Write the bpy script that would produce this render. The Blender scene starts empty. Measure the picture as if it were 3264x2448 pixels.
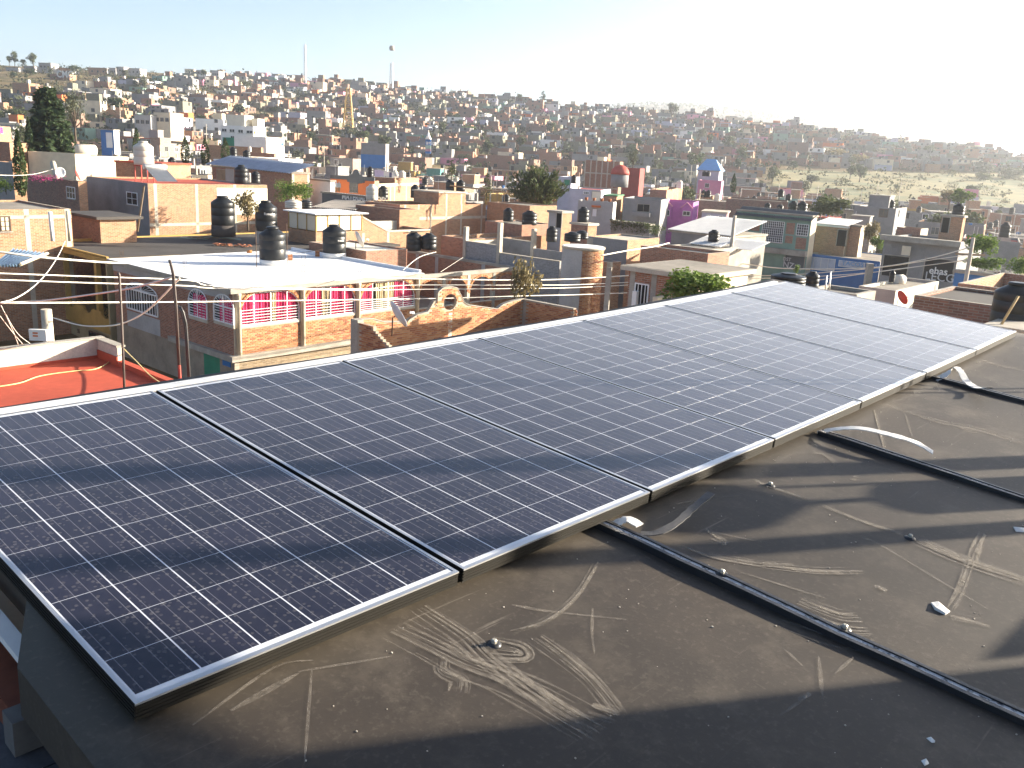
import bpy, math, random
from math import sin, cos, pi, radians, hypot, atan2, exp, sqrt
from mathutils import Vector, Matrix

# ---------------------------------------------------------------- camera, world, sun
SC = bpy.context.scene
COL = SC.collection
H = 12.3                                   # eye height over the street
FPX = 2832.9                               # focal length in pixels of the 3264 x 2448 photograph
W = Matrix(((0.9986417756, 0.0521018614, 0.0),
            (0.0129058851, -0.2473684360, 0.9688355356),
            (0.0504781348, -0.9675196396, -0.2477048748)))
EYE = Vector((0, 0, H))
SUN_AZ, SUN_EL = 72.0, 15.0
cd = bpy.data.cameras.new("camera")
cam = bpy.data.objects.new("camera", cd)
COL.objects.link(cam)
SC.camera = cam
cd.sensor_width = 36.0
cd.lens = 36.0 * FPX / 3264.0
cd.clip_start, cd.clip_end = 0.05, 12000
xr = W @ Vector((1, 0, 0)); yu = W @ Vector((0, -1, 0)); zb = W @ Vector((0, 0, -1))
cam.matrix_world = Matrix(((xr.x, yu.x, zb.x, 0), (xr.y, yu.y, zb.y, 0), (xr.z, yu.z, zb.z, H), (0, 0, 0, 1)))

wd = bpy.data.worlds.new("World"); SC.world = wd
wd.use_nodes = True
wn = wd.node_tree.nodes; wn.clear()
sky = wn.new("ShaderNodeTexSky"); sky.sky_type = 'NISHITA'; sky.sun_disc = False
sky.sun_elevation = radians(SUN_EL); sky.sun_rotation = radians(SUN_AZ)
sky.air_density = 0.85; sky.dust_density = 4.5; sky.ozone_density = 1.0; sky.altitude = 1900
bg = wn.new("ShaderNodeBackground"); bg.inputs[1].default_value = 0.06
wo = wn.new("ShaderNodeOutputWorld")
wd.node_tree.links.new(sky.outputs[0], bg.inputs[0]); wd.node_tree.links.new(bg.outputs[0], wo.inputs[0])

sd = bpy.data.lights.new("sun", 'SUN'); sd.energy = 5.0; sd.angle = radians(0.55); sd.color = (1.0, 0.89, 0.72)
sun = bpy.data.objects.new("sun", sd); COL.objects.link(sun)
sdir = Vector((sin(radians(SUN_AZ)) * cos(radians(SUN_EL)), cos(radians(SUN_AZ)) * cos(radians(SUN_EL)), sin(radians(SUN_EL))))
sun.rotation_euler = sdir.to_track_quat('Z', 'Y').to_euler()
sun.location = (30, 10, 40)
SC.view_settings.view_transform = 'Standard'; SC.view_settings.look = 'None'
SC.view_settings.gamma = 1.0; SC.view_settings.use_curve_mapping = False
SC.view_settings.exposure = 2.2
SC.cycles.volume_bounces = 1; SC.cycles.max_bounces = 6; SC.cycles.diffuse_bounces = 3; SC.cycles.transparent_max_bounces = 12

# ---------------------------------------------------------------- pixels of the photograph -> places
ZW = dict(S=(0, 0, 1), V=(0, 0, 1.47559), a=(0, 100, .3689), b=(700, 150, .3689), c=(1400, 200, .3689), d=(2100, 250, .27125),
          e=(2600, 250, .3014), A=(0, 500, .27125), B=(300, 700, .27125), C=(700, 700, .31646), D=(1300, 550, .31646),
          E=(1900, 500, .31646), F=(2500, 550, .34539), G=(0, 850, .30134), Z1=(1350, 500, .22604), Z2=(1800, 640, .22604),
          Z3=(900, 430, .22604), Z4=(1800, 450, .22604), Y1=(640, 370, .13562), Y2=(1040, 530, .13562), Y3=(2780, 820, .13562),
          Y4=(2450, 780, .18083), Y5=(1300, 380, .11754), Y6=(0, 400, .18083), P1=(0, 1600, .51125), P2=(900, 1700, .49729),
          P3=(1800, 1200, .42194), P4=(2500, 1000, .36174), P5=(2200, 1700, .48101), P6=(0, 1250, .40687), P7=(2000, 1350, .57143))


def src(p):
    o = ZW[p[0]]
    return o[0] + p[1] * o[2], o[1] + p[2] * o[2]


def ray(p):
    x, y = src(p)
    return W @ Vector(((x - 1632) / FPX, (y - 1224) / FPX, 1.0))


def at_z(p, z):
    v = ray(p)
    return EYE + v * ((z - H) / v.z)


def at_d(p, d):
    v = ray(p)
    return EYE + v * (d / hypot(v.x, v.y))


def to_px(P):
    c = W.transposed() @ (Vector(P) - EYE)
    if c.z < 0.1:
        return None
    return 1632 + FPX * c.x / c.z, 1224 + FPX * c.y / c.z


def azd(az):
    return Vector((sin(radians(az)), cos(radians(az)), 0))


# ---------------------------------------------------------------- object helpers
def tag(o, label=None, cat=None, group=None, kind=None):
    if label: o["label"] = label
    if cat: o["category"] = cat
    if group: o["group"] = group
    if kind: o["kind"] = kind
    return o


def empty(name, loc=(0, 0, 0), rz=0.0, label=None, cat=None, group=None):
    o = bpy.data.objects.new(name, None)
    COL.objects.link(o)
    o.location = loc; o.rotation_euler = (0, 0, rz)
    o.empty_display_size = 0.3
    return tag(o, label, cat, group)


class MB:
    """collects vertices and faces, builds one mesh object"""
    def __init__(s):
        s.v = []; s.f = []; s.m = []; s.s = []

    def quad(s, a, b, c, d, m=0):
        n = len(s.v); s.v += [tuple(a), tuple(b), tuple(c), tuple(d)]
        s.f.append((n, n + 1, n + 2, n + 3)); s.m.append(m); s.s.append(False)
        return s

    def poly(s, pts, m=0):
        n = len(s.v); s.v += [tuple(p) for p in pts]
        s.f.append(tuple(range(n, n + len(pts)))); s.m.append(m); s.s.append(False)
        return s

    def box(s, x0, x1, y0, y1, z0, z1, m=0, mt=None):
        n = len(s.v)
        s.v += [(x0, y0, z0), (x1, y0, z0), (x1, y1, z0), (x0, y1, z0), (x0, y0, z1), (x1, y0, z1), (x1, y1, z1), (x0, y1, z1)]
        fs = [(3, 2, 1, 0), (4, 5, 6, 7), (0, 1, 5, 4), (1, 2, 6, 5), (2, 3, 7, 6), (3, 0, 4, 7)]
        for i, q in enumerate(fs):
            s.f.append(tuple(n + k for k in q)); s.m.append(mt if (i == 1 and mt is not None) else m); s.s.append(False)
        return s

    def prism(s, pts, z0, z1, m=0, mt=None):
        """pts: counter-clockwise 2-D outline"""
        n = len(s.v); k = len(pts)
        s.v += [(p[0], p[1], z0) for p in pts] + [(p[0], p[1], z1) for p in pts]
        for i in range(k):
            j = (i + 1) % k
            s.f.append((n + i, n + j, n + k + j, n + k + i)); s.m.append(m); s.s.append(False)
        s.f.append(tuple(n + k + i for i in range(k))); s.m.append(m if mt is None else mt); s.s.append(False)
        s.f.append(tuple(n + k - 1 - i for i in range(k))); s.m.append(m); s.s.append(False)
        return s

    def tube(s, pts, r, n=6, m=0, caps=True, r1=None):
        pts = [Vector(p) for p in pts]
        base = len(s.v)
        K = len(pts)
        for i, p in enumerate(pts):
            t = (pts[min(i + 1, K - 1)] - pts[max(i - 1, 0)]).normalized()
            a = Vector((0, 0, 1)) if abs(t.z) < .9 else Vector((1, 0, 0))
            u = t.cross(a).normalized(); w = t.cross(u).normalized()
            rr = r if r1 is None else r + (r1 - r) * i / (K - 1)
            for k in range(n):
                q = p + (u * cos(2 * pi * k / n) + w * sin(2 * pi * k / n)) * rr
                s.v.append(tuple(q))
        for i in range(K - 1):
            for k in range(n):
                a0 = base + i * n + k; b0 = base + i * n + (k + 1) % n
                s.f.append((a0, a0 + n, b0 + n, b0)); s.m.append(m); s.s.append(n > 4)
        if caps:
            s.f.append(tuple(base + k for k in range(n))); s.m.append(m); s.s.append(False)
            s.f.append(tuple(base + (K - 1) * n + n - 1 - k for k in range(n))); s.m.append(m); s.s.append(False)
        return s

    def lathe(s, prof, n=20, cx=0, cy=0, m=0, smooth=True):
        base = len(s.v); K = len(prof)
        for r, z in prof:
            for k in range(n):
                s.v.append((cx + r * cos(2 * pi * k / n), cy + r * sin(2 * pi * k / n), z))
        for i in range(K - 1):
            for k in range(n):
                a0 = base + i * n + k; b0 = base + i * n + (k + 1) % n
                s.f.append((a0, b0, b0 + n, a0 + n)); s.m.append(m); s.s.append(smooth)
        s.f.append(tuple(base + (K - 1) * n + k for k in range(n))); s.m.append(m); s.s.append(False)
        s.f.append(tuple(base + n - 1 - k for k in range(n))); s.m.append(m); s.s.append(False)
        return s

    def mesh(s, name, mats):
        me = bpy.data.meshes.new(name)
        me.from_pydata(s.v, [], s.f)
        for mt in (mats if isinstance(mats, (list, tuple)) else [mats]):
            me.materials.append(mt)
        me.polygons.foreach_set("material_index", s.m)
        me.polygons.foreach_set("use_smooth", s.s)
        me.update()
        return me

    def build(s, name, mats, parent=None, loc=None, rz=None):
        return place(name, s.mesh(name, mats), parent, loc, rz)


def place(name, me, parent=None, loc=None, rz=None):
    o = bpy.data.objects.new(name, me)
    COL.objects.link(o)
    if parent is not None: o.parent = parent
    if loc is not None: o.location = loc
    if rz is not None: o.rotation_euler = (0, 0, rz)
    return o


# ---------------------------------------------------------------- materials
MATS = {}


def nodes(name):
    m = bpy.data.materials.new(name); m.use_nodes = True
    nt = m.node_tree; nt.nodes.clear()
    out = nt.nodes.new("ShaderNodeOutputMaterial"); p = nt.nodes.new("ShaderNodeBsdfPrincipled")
    nt.links.new(p.outputs[0], out.inputs[0])
    return m, nt, p


def N(nt, t, **kw):
    n = nt.nodes.new(t)
    for k, v in kw.items():
        if k.startswith('i_'):
            n.inputs[int(k[2:])].default_value = v
        else:
            setattr(n, k, v)
    return n


def noise_of(nt, vec, scale, detail=4.0, rough=.6):
    n = N(nt, "ShaderNodeTexNoise"); n.inputs["Scale"].default_value = scale
    n.inputs["Detail"].default_value = detail; n.inputs["Roughness"].default_value = rough
    if vec is not None: nt.links.new(vec, n.inputs["Vector"])
    return n.outputs[0]


def ramp(nt, fac, stops):
    r = N(nt, "ShaderNodeValToRGB")
    e = r.color_ramp.elements
    while len(e) < len(stops): e.new(.5)
    for k, (p, c) in enumerate(stops):
        e[k].position = p; e[k].color = (c[0], c[1], c[2], 1) if isinstance(c, (list, tuple)) else (c, c, c, 1)
    nt.links.new(fac, r.inputs[0])
    return r.outputs[0]


def mixc(nt, fac, a, b, mode='MIX'):
    m = N(nt, "ShaderNodeMix", data_type='RGBA', blend_type=mode)
    for sock, val in ((m.inputs[0], fac), (m.inputs[6], a), (m.inputs[7], b)):
        if hasattr(val, 'links') or isinstance(val, bpy.types.NodeSocket):
            nt.links.new(val, sock)
        else:
            sock.default_value = val if not isinstance(val, (list, tuple)) else (val[0], val[1], val[2], 1)
    return m.outputs[2]


def objvec(nt):
    return N(nt, "ShaderNodeTexCoord").outputs["Object"]


def bump(nt, p, h, strength=.3, dist=.02):
    b = N(nt, "ShaderNodeBump"); b.inputs["Strength"].default_value = strength; b.inputs["Distance"].default_value = dist
    nt.links.new(h, b.inputs["Height"]); nt.links.new(b.outputs[0], p.inputs["Normal"])


def plain(key, col, rough=.8, metal=0.0, var=.25, scale=3.0, bmp=.15, spec=.3):
    """painted or cast surface: its own colour with stains and fine grain"""
    if key in MATS: return MATS[key]
    m, nt, p = nodes(key)
    v = objvec(nt)
    n1 = noise_of(nt, v, scale * .35, 5, .65); n2 = noise_of(nt, v, scale * 6, 3, .6)
    dark = [c * (1 - var) for c in col]; lite = [min(1, c * (1 + var * .45)) for c in col]
    c1 = ramp(nt, n1, [(.32, dark), (.62, lite)])
    c2 = mixc(nt, .35, c1, ramp(nt, n2, [(.3, dark), (.7, lite)]))
    nt.links.new(c2, p.inputs["Base Color"])
    p.inputs["Roughness"].default_value = rough; p.inputs["Metallic"].default_value = metal
    p.inputs["Specular IOR Level"].default_value = spec
    if bmp: bump(nt, p, n2, bmp, .02)
    MATS[key] = m
    return m


def brickmat(key, col, mortar=(.42, .36, .28), bw=.29, bh=.085, ms=.012, var=.35, stain=.3):
    """running-bond masonry on walls that follow local x and y"""
    if key in MATS: return MATS[key]
    m, nt, p = nodes(key)
    v = objvec(nt)
    sx = N(nt, "ShaderNodeSeparateXYZ"); nt.links.new(v, sx.inputs[0])
    ad = N(nt, "ShaderNodeMath", operation='ADD'); nt.links.new(sx.outputs[0], ad.inputs[0]); nt.links.new(sx.outputs[1], ad.inputs[1])
    cb = N(nt, "ShaderNodeCombineXYZ"); nt.links.new(ad.outputs[0], cb.inputs[0]); nt.links.new(sx.outputs[2], cb.inputs[1])
    b = N(nt, "ShaderNodeTexBrick"); nt.links.new(cb.outputs[0], b.inputs["Vector"])
    b.inputs["Scale"].default_value = 1.0; b.inputs["Mortar Size"].default_value = ms
    b.inputs["Brick Width"].default_value = bw; b.inputs["Row Height"].default_value = bh
    b.inputs["Color1"].default_value = (col[0] * (1 - var), col[1] * (1 - var), col[2] * (1 - var), 1)
    b.inputs["Color2"].default_value = (min(1, col[0] * (1 + var * .5)), min(1, col[1] * (1 + var * .6)), min(1, col[2] * (1 + var * .6)), 1)
    b.inputs["Mortar"].default_value = (*mortar, 1)
    n1 = noise_of(nt, v, .8, 5, .7)
    c = mixc(nt, ramp(nt, n1, [(.42, 0.0), (.75, stain)]), b.outputs[0], [x * .9 for x in mortar])
    n3 = noise_of(nt, v, 5, 3, .6)
    c = mixc(nt, ramp(nt, n3, [(.3, .35), (.6, 0.0)]), c, [x * .45 for x in col])
    nt.links.new(c, p.inputs["Base Color"]); p.inputs["Roughness"].default_value = .9
    p.inputs["Specular IOR Level"].default_value = .15
    bump(nt, p, b.outputs[1], -.25, .02)
    MATS[key] = m
    return m


def foliage(key, c0, c1):
    if key in MATS: return MATS[key]
    m, nt, p = nodes(key)
    g = N(nt, "ShaderNodeNewGeometry")
    v = objvec(nt)
    n = noise_of(nt, v, 1.3, 2, .5)
    mx = N(nt, "ShaderNodeMath", operation='ADD'); nt.links.new(g.outputs["Random Per Island"], mx.inputs[0]); nt.links.new(n, mx.inputs[1])
    c = ramp(nt, mx.outputs[0], [(.45, c0), (1.0, c1)]) if False else mixc(nt, g.outputs["Random Per Island"], c0, c1)
    nt.links.new(c, p.inputs["Base Color"]); p.inputs["Roughness"].default_value = .75
    p.inputs["Specular IOR Level"].default_value = .2
    tr = N(nt, "ShaderNodeBsdfTranslucent"); nt.links.new(c, tr.inputs[0])
    ms = N(nt, "ShaderNodeMixShader"); ms.inputs[0].default_value = .3
    nt.links.new(p.outputs[0], ms.inputs[1]); nt.links.new(tr.outputs[0], ms.inputs[2])
    out = [x for x in nt.nodes if x.type == 'OUTPUT_MATERIAL'][0]
    nt.links.new(ms.outputs[0], out.inputs[0])
    MATS[key] = m
    return m


BRICK = brickmat("brick_orange", (.42, .185, .085))
BRICK2 = brickmat("brick_red", (.36, .14, .08), (.34, .29, .24))
BRICK3 = brickmat("brick_tan", (.36, .26, .16), (.38, .33, .26))
BLOCK = brickmat("grey_block", (.27, .26, .25), (.34, .33, .31), .42, .21, .012, .18, .25)
BLOCKB = brickmat("grey_brick", (.30, .29, .29), (.38, .37, .36), .30, .09, .012, .2, .25)
CONC = plain("concrete", (.36, .33, .28), .9, var=.35)
CONC2 = plain("concrete_pale", (.50, .44, .35), .9, var=.3)
GREYP = plain("grey_plaster", (.24, .235, .235), .9, var=.3, scale=1.5)
GREYL = plain("grey_light_plaster", (.40, .39, .38), .9, var=.25, scale=1.5)
CREAM = plain("cream_paint", (.68, .58, .42), .8, var=.18)
WHITE = plain("white_paint", (.78, .76, .72), .7, var=.12)
WROOF = plain("white_roof_coat", (.80, .80, .80), .75, var=.08, scale=1.2)
DROOF = plain("dark_roof_felt", (.075, .068, .062), .85, var=.4, scale=1.0)
CROOF = plain("weathered_roof_slab", (.27, .24, .20), .95, var=.45, scale=.8)
RROOF = plain("red_roof_coat", (.42, .075, .04), .85, var=.3, scale=1.0)
TANKB = plain("black_polyethylene", (.013, .015, .017), .42, var=.3, bmp=0, spec=.35)
TANKW = plain("pale_polyethylene", (.62, .56, .47), .45, var=.1, bmp=0, spec=.5)
GLASS = plain("window_glass_dark", (.03, .035, .04), .12, var=.3, bmp=0, spec=.5)
IRONW = plain("white_enamel", (.80, .80, .80), .5, var=.05, bmp=0)
IRON = plain("rusty_iron", (.10, .065, .045), .8, var=.4)
STEEL = plain("galvanised_steel", (.50, .50, .50), .4, .6, var=.2, bmp=0)
WOOD = plain("weathered_wood", (.30, .22, .14), .9, var=.4)
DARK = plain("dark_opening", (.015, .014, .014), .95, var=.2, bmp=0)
YELLOW = plain("mustard_paint", (.45, .29, .09), .85, var=.25)
GROUNDM = None
# ---------------------------------------------------------------- ground, hill, far ridge
def sstep(x, a, b):
    t = max(0.0, min(1.0, (x - a) / (b - a)))
    return t * t * (3 - 2 * t)


SKY_X = [-45, -30, -22, -13, 0, 6, 12, 18, 24, 30, 45]
SKY_H = [52, 54.5, 59, 58, 53, 50, 45.5, 40, 35, 28, 25]


def lerp_tab(x, xs, ys):
    if x <= xs[0]: return ys[0]
    for i in range(len(xs) - 1):
        if x <= xs[i + 1]:
            return ys[i] + (ys[i + 1] - ys[i]) * (x - xs[i]) / (xs[i + 1] - xs[i])
    return ys[-1]


def ground(x, y):
    d = hypot(x, y); az = math.degrees(atan2(x, y)) if d > .01 else 0
    if y < 0: return 0.0
    h = lerp_tab(az, SKY_X, SKY_H)
    d0 = 250 + 30 * sstep(az, -10, 25)
    t = max(0.0, (d - d0) / (720 - d0))
    z = h * (t ** (1.25 - .3 * sstep(-az, 12, 24))) if t <= 1 else h + (d - 720) * -.02
    z += 3.0 * sstep(-az, -2, 22) * sstep(d, 60, 110) * (1 - min(1, t))
    z += 1.2 * sin(x * .021 + 1.3) * sin(y * .017) * min(1, t * 3)
    return z


m, nt, p = nodes("earth")
v = objvec(nt)
n1 = noise_of(nt, v, .02, 6, .65); n2 = noise_of(nt, v, .35, 5, .7); n3 = noise_of(nt, v, .09, 4, .6)
c = ramp(nt, n1, [(.38, (.15, .105, .06)), (.62, (.27, .20, .105))])
c = mixc(nt, ramp(nt, n3, [(.45, 0.0), (.6, .75)]), c, (.085, .085, .038))
c = mixc(nt, ramp(nt, n2, [(.40, .6), (.55, 0.0)]), c, (.075, .068, .035))
nt.links.new(c, p.inputs["Base Color"]); p.inputs["Roughness"].default_value = 1.0; p.inputs["Specular IOR Level"].default_value = .1
EARTH = m
mb = MB(); NA = 130; ds = []
d = 8.0
while d < 1150: ds.append(d); d *= 1.045
rows = []
for d in ds:
    r_ = []
    for k in range(NA + 1):
        az = radians(-62 + 124 * k / NA)
        x, y = d * sin(az), d * cos(az)
        r_.append(len(mb.v)); mb.v.append((x, y, ground(x, y)))
    rows.append(r_)
for i in range(len(ds) - 1):
    for k in range(NA):
        mb.f.append((rows[i][k], rows[i][k + 1], rows[i + 1][k + 1], rows[i + 1][k])); mb.m.append(0); mb.s.append(True)
tag(mb.build("terrain", EARTH), "dry tan and olive ground rising to a long hill behind the town", kind="structure")
mb = MB(); mb.box(-6000, 6000, -6000, 7000, -6.0, -5.0)
tag(mb.build("plain", EARTH), "flat dry plain under and around the town", kind="structure")

# far hazy ridge on the right
m, nt, p = nodes("scrub_slope")
v = objvec(nt); n1 = noise_of(nt, v, .012, 6, .7)
nt.links.new(ramp(nt, n1, [(.4, (.11, .095, .055)), (.6, (.22, .17, .10))]), p.inputs["Base Color"]); p.inputs["Roughness"].default_value = 1
RX = [-10, -6.5, -4.5, -2.4, -0.2, 2.4, 4.9, 7.5, 10, 13, 16, 20, 26, 34]
ridge_px = [(1180, 265), (1240, 248), (1290, 238), (1330, 232), (1400, 226), (1500, 231), (1600, 243), (1700, 256), (1800, 276), (1900, 300), (2000, 318), (2212, 345), (2400, 368), (2700, 395)]
mb = MB(); rows = []
for j in range(15):
    t = j / 14.0
    r_ = []
    for i, (px, py) in enumerate(ridge_px):
        P = at_d(('V', px, py), 2300)
        hz = P.z * (1 - (2 * t - 1) ** 2) ** .8 if 0 < j < 14 else -5.5
        k = (1900 + 800 * t) / 2300
        hz += (3.0 * sin(i * 2.1 + j * 1.7)) * (0 < j < 14) * (1 if abs(t - .5) > .1 else .3)
        r_.append(len(mb.v)); mb.v.append((P.x * k, P.y * k, max(hz, -5.5)))
    rows.append(r_)
for j in range(14):
    for i in range(len(ridge_px) - 1):
        mb.f.append((rows[j][i], rows[j][i + 1], rows[j + 1][i + 1], rows[j + 1][i])); mb.m.append(0); mb.s.append(True)
tag(mb.build("far_hill", m), "pale scrub covered hill fading into the haze", kind="structure")

# ---------------------------------------------------------------- our own roof and the row of solar panels
PO = Vector((-.80430, 1.72126, H - 1.25067)); PU = Vector((.67288875, .73963784, .01251418)); PV = Vector((-.7384903, .67066813, .06954378))
PN = PU.cross(PV).normalized()
PITCH, PLEN, CURV = 1.00957, 1.9736, .0026


RO = -.064
def curve(a): return CURV * (a / PITCH - 3.5) ** 2 if -3 < a / PITCH < 10 else CURV * 42


def roof_pt(a, b, off=0.0): return PO + PU * a + PV * b + PN * (off + curve(a))


def on_roof(p, off=RO):
    """pixel -> local (a, b) on the roof sheet"""
    v = ray(p); a = b = 0.0; o = off
    for _ in range(6):
        Q = PO + PN * (off + curve(a))
        t = (Q - EYE).dot(PN) / v.dot(PN)
        D = EYE + v * t - PO
        a, b = D.dot(PU), D.dot(PV)
    return a, b


RMAT = Matrix((PU, PV, PN)).transposed().to_4x4(); RMAT.translation = PO

m, nt, p = nodes("brown_membrane")
v = objvec(nt)
n1 = noise_of(nt, v, .9, 6, .65); n2 = noise_of(nt, v, 9, 5, .7); n3 = noise_of(nt, v, 60, 3, .6)
c = ramp(nt, n1, [(.35, (.030, .024, .018)), (.65, (.054, .042, .031))])
c = mixc(nt, ramp(nt, n2, [(.35, .5), (.6, 0.0)]), c, (.034, .027, .021))
c = mixc(nt, ramp(nt, n3, [(.55, 0.0), (.78, .35)]), c, (.17, .145, .115))
# long scuffs: stretched noise in two directions
for rot, sc, lo, hi, amt in ((.6, (1.2, 26, 1), .63, .72, .5), (2.3, (.9, 34, 1), .645, .73, .45), (1.35, (1.6, 40, 1), .66, .75, .4)):
    mp = N(nt, "ShaderNodeMapping"); mp.inputs["Rotation"].default_value = (0, 0, rot); mp.inputs["Scale"].default_value = sc
    nt.links.new(v, mp.inputs["Vector"])
    s_ = noise_of(nt, mp.outputs[0], 1.0, 6, .72)
    gate = ramp(nt, noise_of(nt, v, 1.7, 3, .5), [(.45, 0.0), (.62, amt)])
    f = N(nt, "ShaderNodeMath", operation='MULTIPLY'); nt.links.new(ramp(nt, s_, [(lo, 0.0), (hi, 1.0)]), f.inputs[0]); nt.links.new(gate, f.inputs[1])
    c = mixc(nt, f.outputs[0], c, (.30, .26, .21))
sy = N(nt, "ShaderNodeSeparateXYZ"); nt.links.new(v, sy.inputs[0])
e_ = N(nt, "ShaderNodeMath", operation='ADD'); nt.links.new(sy.outputs[1], e_.inputs[0]); nz = N(nt, "ShaderNodeMath", operation='MULTIPLY'); nt.links.new(noise_of(nt, v, 3.2, 5, .7), nz.inputs[0]); nz.inputs[1].default_value = .5; nt.links.new(nz.outputs[0], e_.inputs[1])
c = mixc(nt, ramp(nt, e_.outputs[0], [(.06, 0.0), (.30, .30)]), c, (.10, .083, .060))        # dust washed down under the panels' edge
c = mixc(nt, ramp(nt, noise_of(nt, v, 2.3, 7, .75), [(.52, 0.0), (.66, .38)]), c, (.15, .125, .095))
c = mixc(nt, ramp(nt, noise_of(nt, v, .55, 4, .6), [(.45, 0.0), (.62, .45)]), c, (.026, .021, .017))
nt.links.new(c, p.inputs["Base Color"]); p.inputs["Roughness"].default_value = .62; p.inputs["Specular IOR Level"].default_value = .35
bump(nt, p, n3, .12, .004)
MEMB = m
mb = MB(); A0, A1, B0, B1 = -1.05, 7.36, -9.0, 2.25
na, nb = 44, 30
# left edge runs back at a slant where the slab ends
idx = {}
for i in range(na + 1):
    for j in range(nb + 1):
        b = B0 + (B1 - B0) * j / nb
        a_left = .05 if b > .385 else -.11
        a = a_left + (A1 - a_left) * i / na
        idx[i, j] = len(mb.v)
        mb.v.append((a, b, RO + curve(a) + .004 * sin(a * 3.1 + b * 1.7) + .003 * sin(b * 4.3)))
for i in range(na):
    for j in range(nb):
        mb.f.append((idx[i, j], idx[i + 1, j], idx[i + 1, j + 1], idx[i, j + 1])); mb.m.append(0); mb.s.append(True)
rim = [idx[i, 0] for i in range(na + 1)] + [idx[na, j] for j in range(1, nb + 1)] + [idx[i, nb] for i in range(na - 1, -1, -1)] + [idx[0, j] for j in range(nb - 1, 0, -1)]
n0 = len(mb.v)
for k in rim:
    q = mb.v[k]; mb.v.append((q[0], q[1], q[2] - .14))
for k in range(len(rim)):
    j = (k + 1) % len(rim)
    mb.f.append((rim[j], rim[k], n0 + k, n0 + j)); mb.m.append(0); mb.s.append(False)
rooftop = mb.build("rooftop", MEMB)
rooftop.matrix_world = RMAT
tag(rooftop, "scuffed brown membrane roof in the foreground under the solar panels", kind="structure")
# body of our own building below the sheet
mb = MB()
pts = [roof_pt(.1, 2.2), roof_pt(-.05, -6.0), roof_pt(7.3, -8.9), roof_pt(7.3, 2.2)]
mb.prism([(q.x, q.y) for q in (pts[1], pts[2], pts[3], pts[0])], 0, H - 1.72, 0)
own = mb.build("own_building", CREAM)
tag(own, "cream building under the brown membrane roof that carries the panels", "building")

# standing seams of the membrane
m, nt, p = nodes("seam_sealer")
v = objvec(nt); n1 = noise_of(nt, v, 40, 4, .7); n2 = noise_of(nt, v, 3, 3, .5)
f = N(nt, "ShaderNodeMath", operation='MULTIPLY'); nt.links.new(ramp(nt, n1, [(.36, 0.0), (.50, 1.0)]), f.inputs[0]); nt.links.new(ramp(nt, n2, [(.36, .1), (.46, .95)]), f.inputs[1])
nt.links.new(mixc(nt, f.outputs[0], (.028, .027, .03), (.62, .61, .60)), p.inputs["Base Color"]); p.inputs["Roughness"].default_value = .4
SEAM = m
BLK = plain("black_sealer", (.02, .02, .022), .4, bmp=.2, spec=.5)
seam_px = [(('V', 1312, 1141), ('V', 2212, 1559), "black standing seam nearest the camera crossing the brown roof"),
           (('P4', 400, 1080), ('P4', 2112, 1645), "black standing seam with a long lifted white strip at its top end"),
           (('P4', 1370, 585), ('P4', 2112, 782), "farthest black standing seam, with a curled strip at its top end")]
for q0, q1, lab in seam_px:
    a0, b0 = on_roof(q0); a1, b1 = on_roof(q1)
    L = hypot(a1 - a0, b1 - b0); ext = 3.0
    tx, ty = (a1 - a0) / L, (b1 - b0) / L
    root = empty("roof_seam", label=lab, cat="roof seam", group="standing seams of the brown roof")
    root.matrix_world = RMAT
    def strip(mb, s0, s1, w0, w1, z0, z1, mt=0, n=24):
        prev = None
        for i in range(n + 1):
            t = s0 + (s1 - s0) * i / n
            wob = .004 * sin(t * 5) + .003 * sin(t * 13)
            ca, cb = a0 + tx * t, b0 + ty * t
            row = []
            for w, z in ((w0, z0), (w0, z1), (w1, z1), (w1, z0)):
                row.append(len(mb.v)); mb.v.append((ca - ty * (w + wob), cb + tx * (w + wob), RO + curve(ca) + z))
            if prev:
                for k in range(3):
                    mb.f.append((prev[k], prev[k + 1], row[k + 1], row[k])); mb.m.append(mt); mb.s.append(False)
            prev = row
    mb = MB(); strip(mb, -.05, L + ext, -.030, -.014, -.01, .021); mb.build("seam_lip", BLK, root)
    mb = MB(); strip(mb, -.05, L + ext, .014, .028, -.01, .018); mb.build("seam_lip", BLK, root)
    mb = MB(); strip(mb, -.05, L + ext, -.014, .014, -.01, .013); mb.build("seam_channel", SEAM, root)

# ---- panels
m, nt, p = nodes("solar_cell")
v = objvec(nt)
sx = N(nt, "ShaderNodeSeparateXYZ"); nt.links.new(v, sx.inputs[0])
w_ = N(nt, "ShaderNodeMath", operation='MULTIPLY'); w_.inputs[1].default_value = 1 / .039; nt.links.new(sx.outputs[0], w_.inputs[0])
fr = N(nt, "ShaderNodeMath", operation='FRACT'); nt.links.new(w_.outputs[0], fr.inputs[0])
ab = N(nt, "ShaderNodeMath", operation='SUBTRACT'); ab.inputs[1].default_value = .5; nt.links.new(fr.outputs[0], ab.inputs[0])
ab2 = N(nt, "ShaderNodeMath", operation='ABSOLUTE'); nt.links.new(ab.outputs[0], ab2.inputs[0])
bus = ramp(nt, ab2.outputs[0], [(.020, 1.0), (.034, 0.0)])
oi = N(nt, "ShaderNodeObjectInfo")
wv = N(nt, "ShaderNodeNewGeometry").outputs["Position"]
n1 = noise_of(nt, wv, 26, 4, .7); n2 = noise_of(nt, wv, 2.2, 4, .6)
vo = N(nt, "ShaderNodeTexVoronoi"); vo.inputs["Scale"].default_value = 62; vo.inputs["Randomness"].default_value = 1
nt.links.new(wv, vo.inputs["Vector"])
spot = ramp(nt, vo.outputs["Distance"], [(.26, 1.0), (.40, 0.0)])
vsel = N(nt, "ShaderNodeSeparateColor"); nt.links.new(vo.outputs["Color"], vsel.inputs[0])
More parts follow.
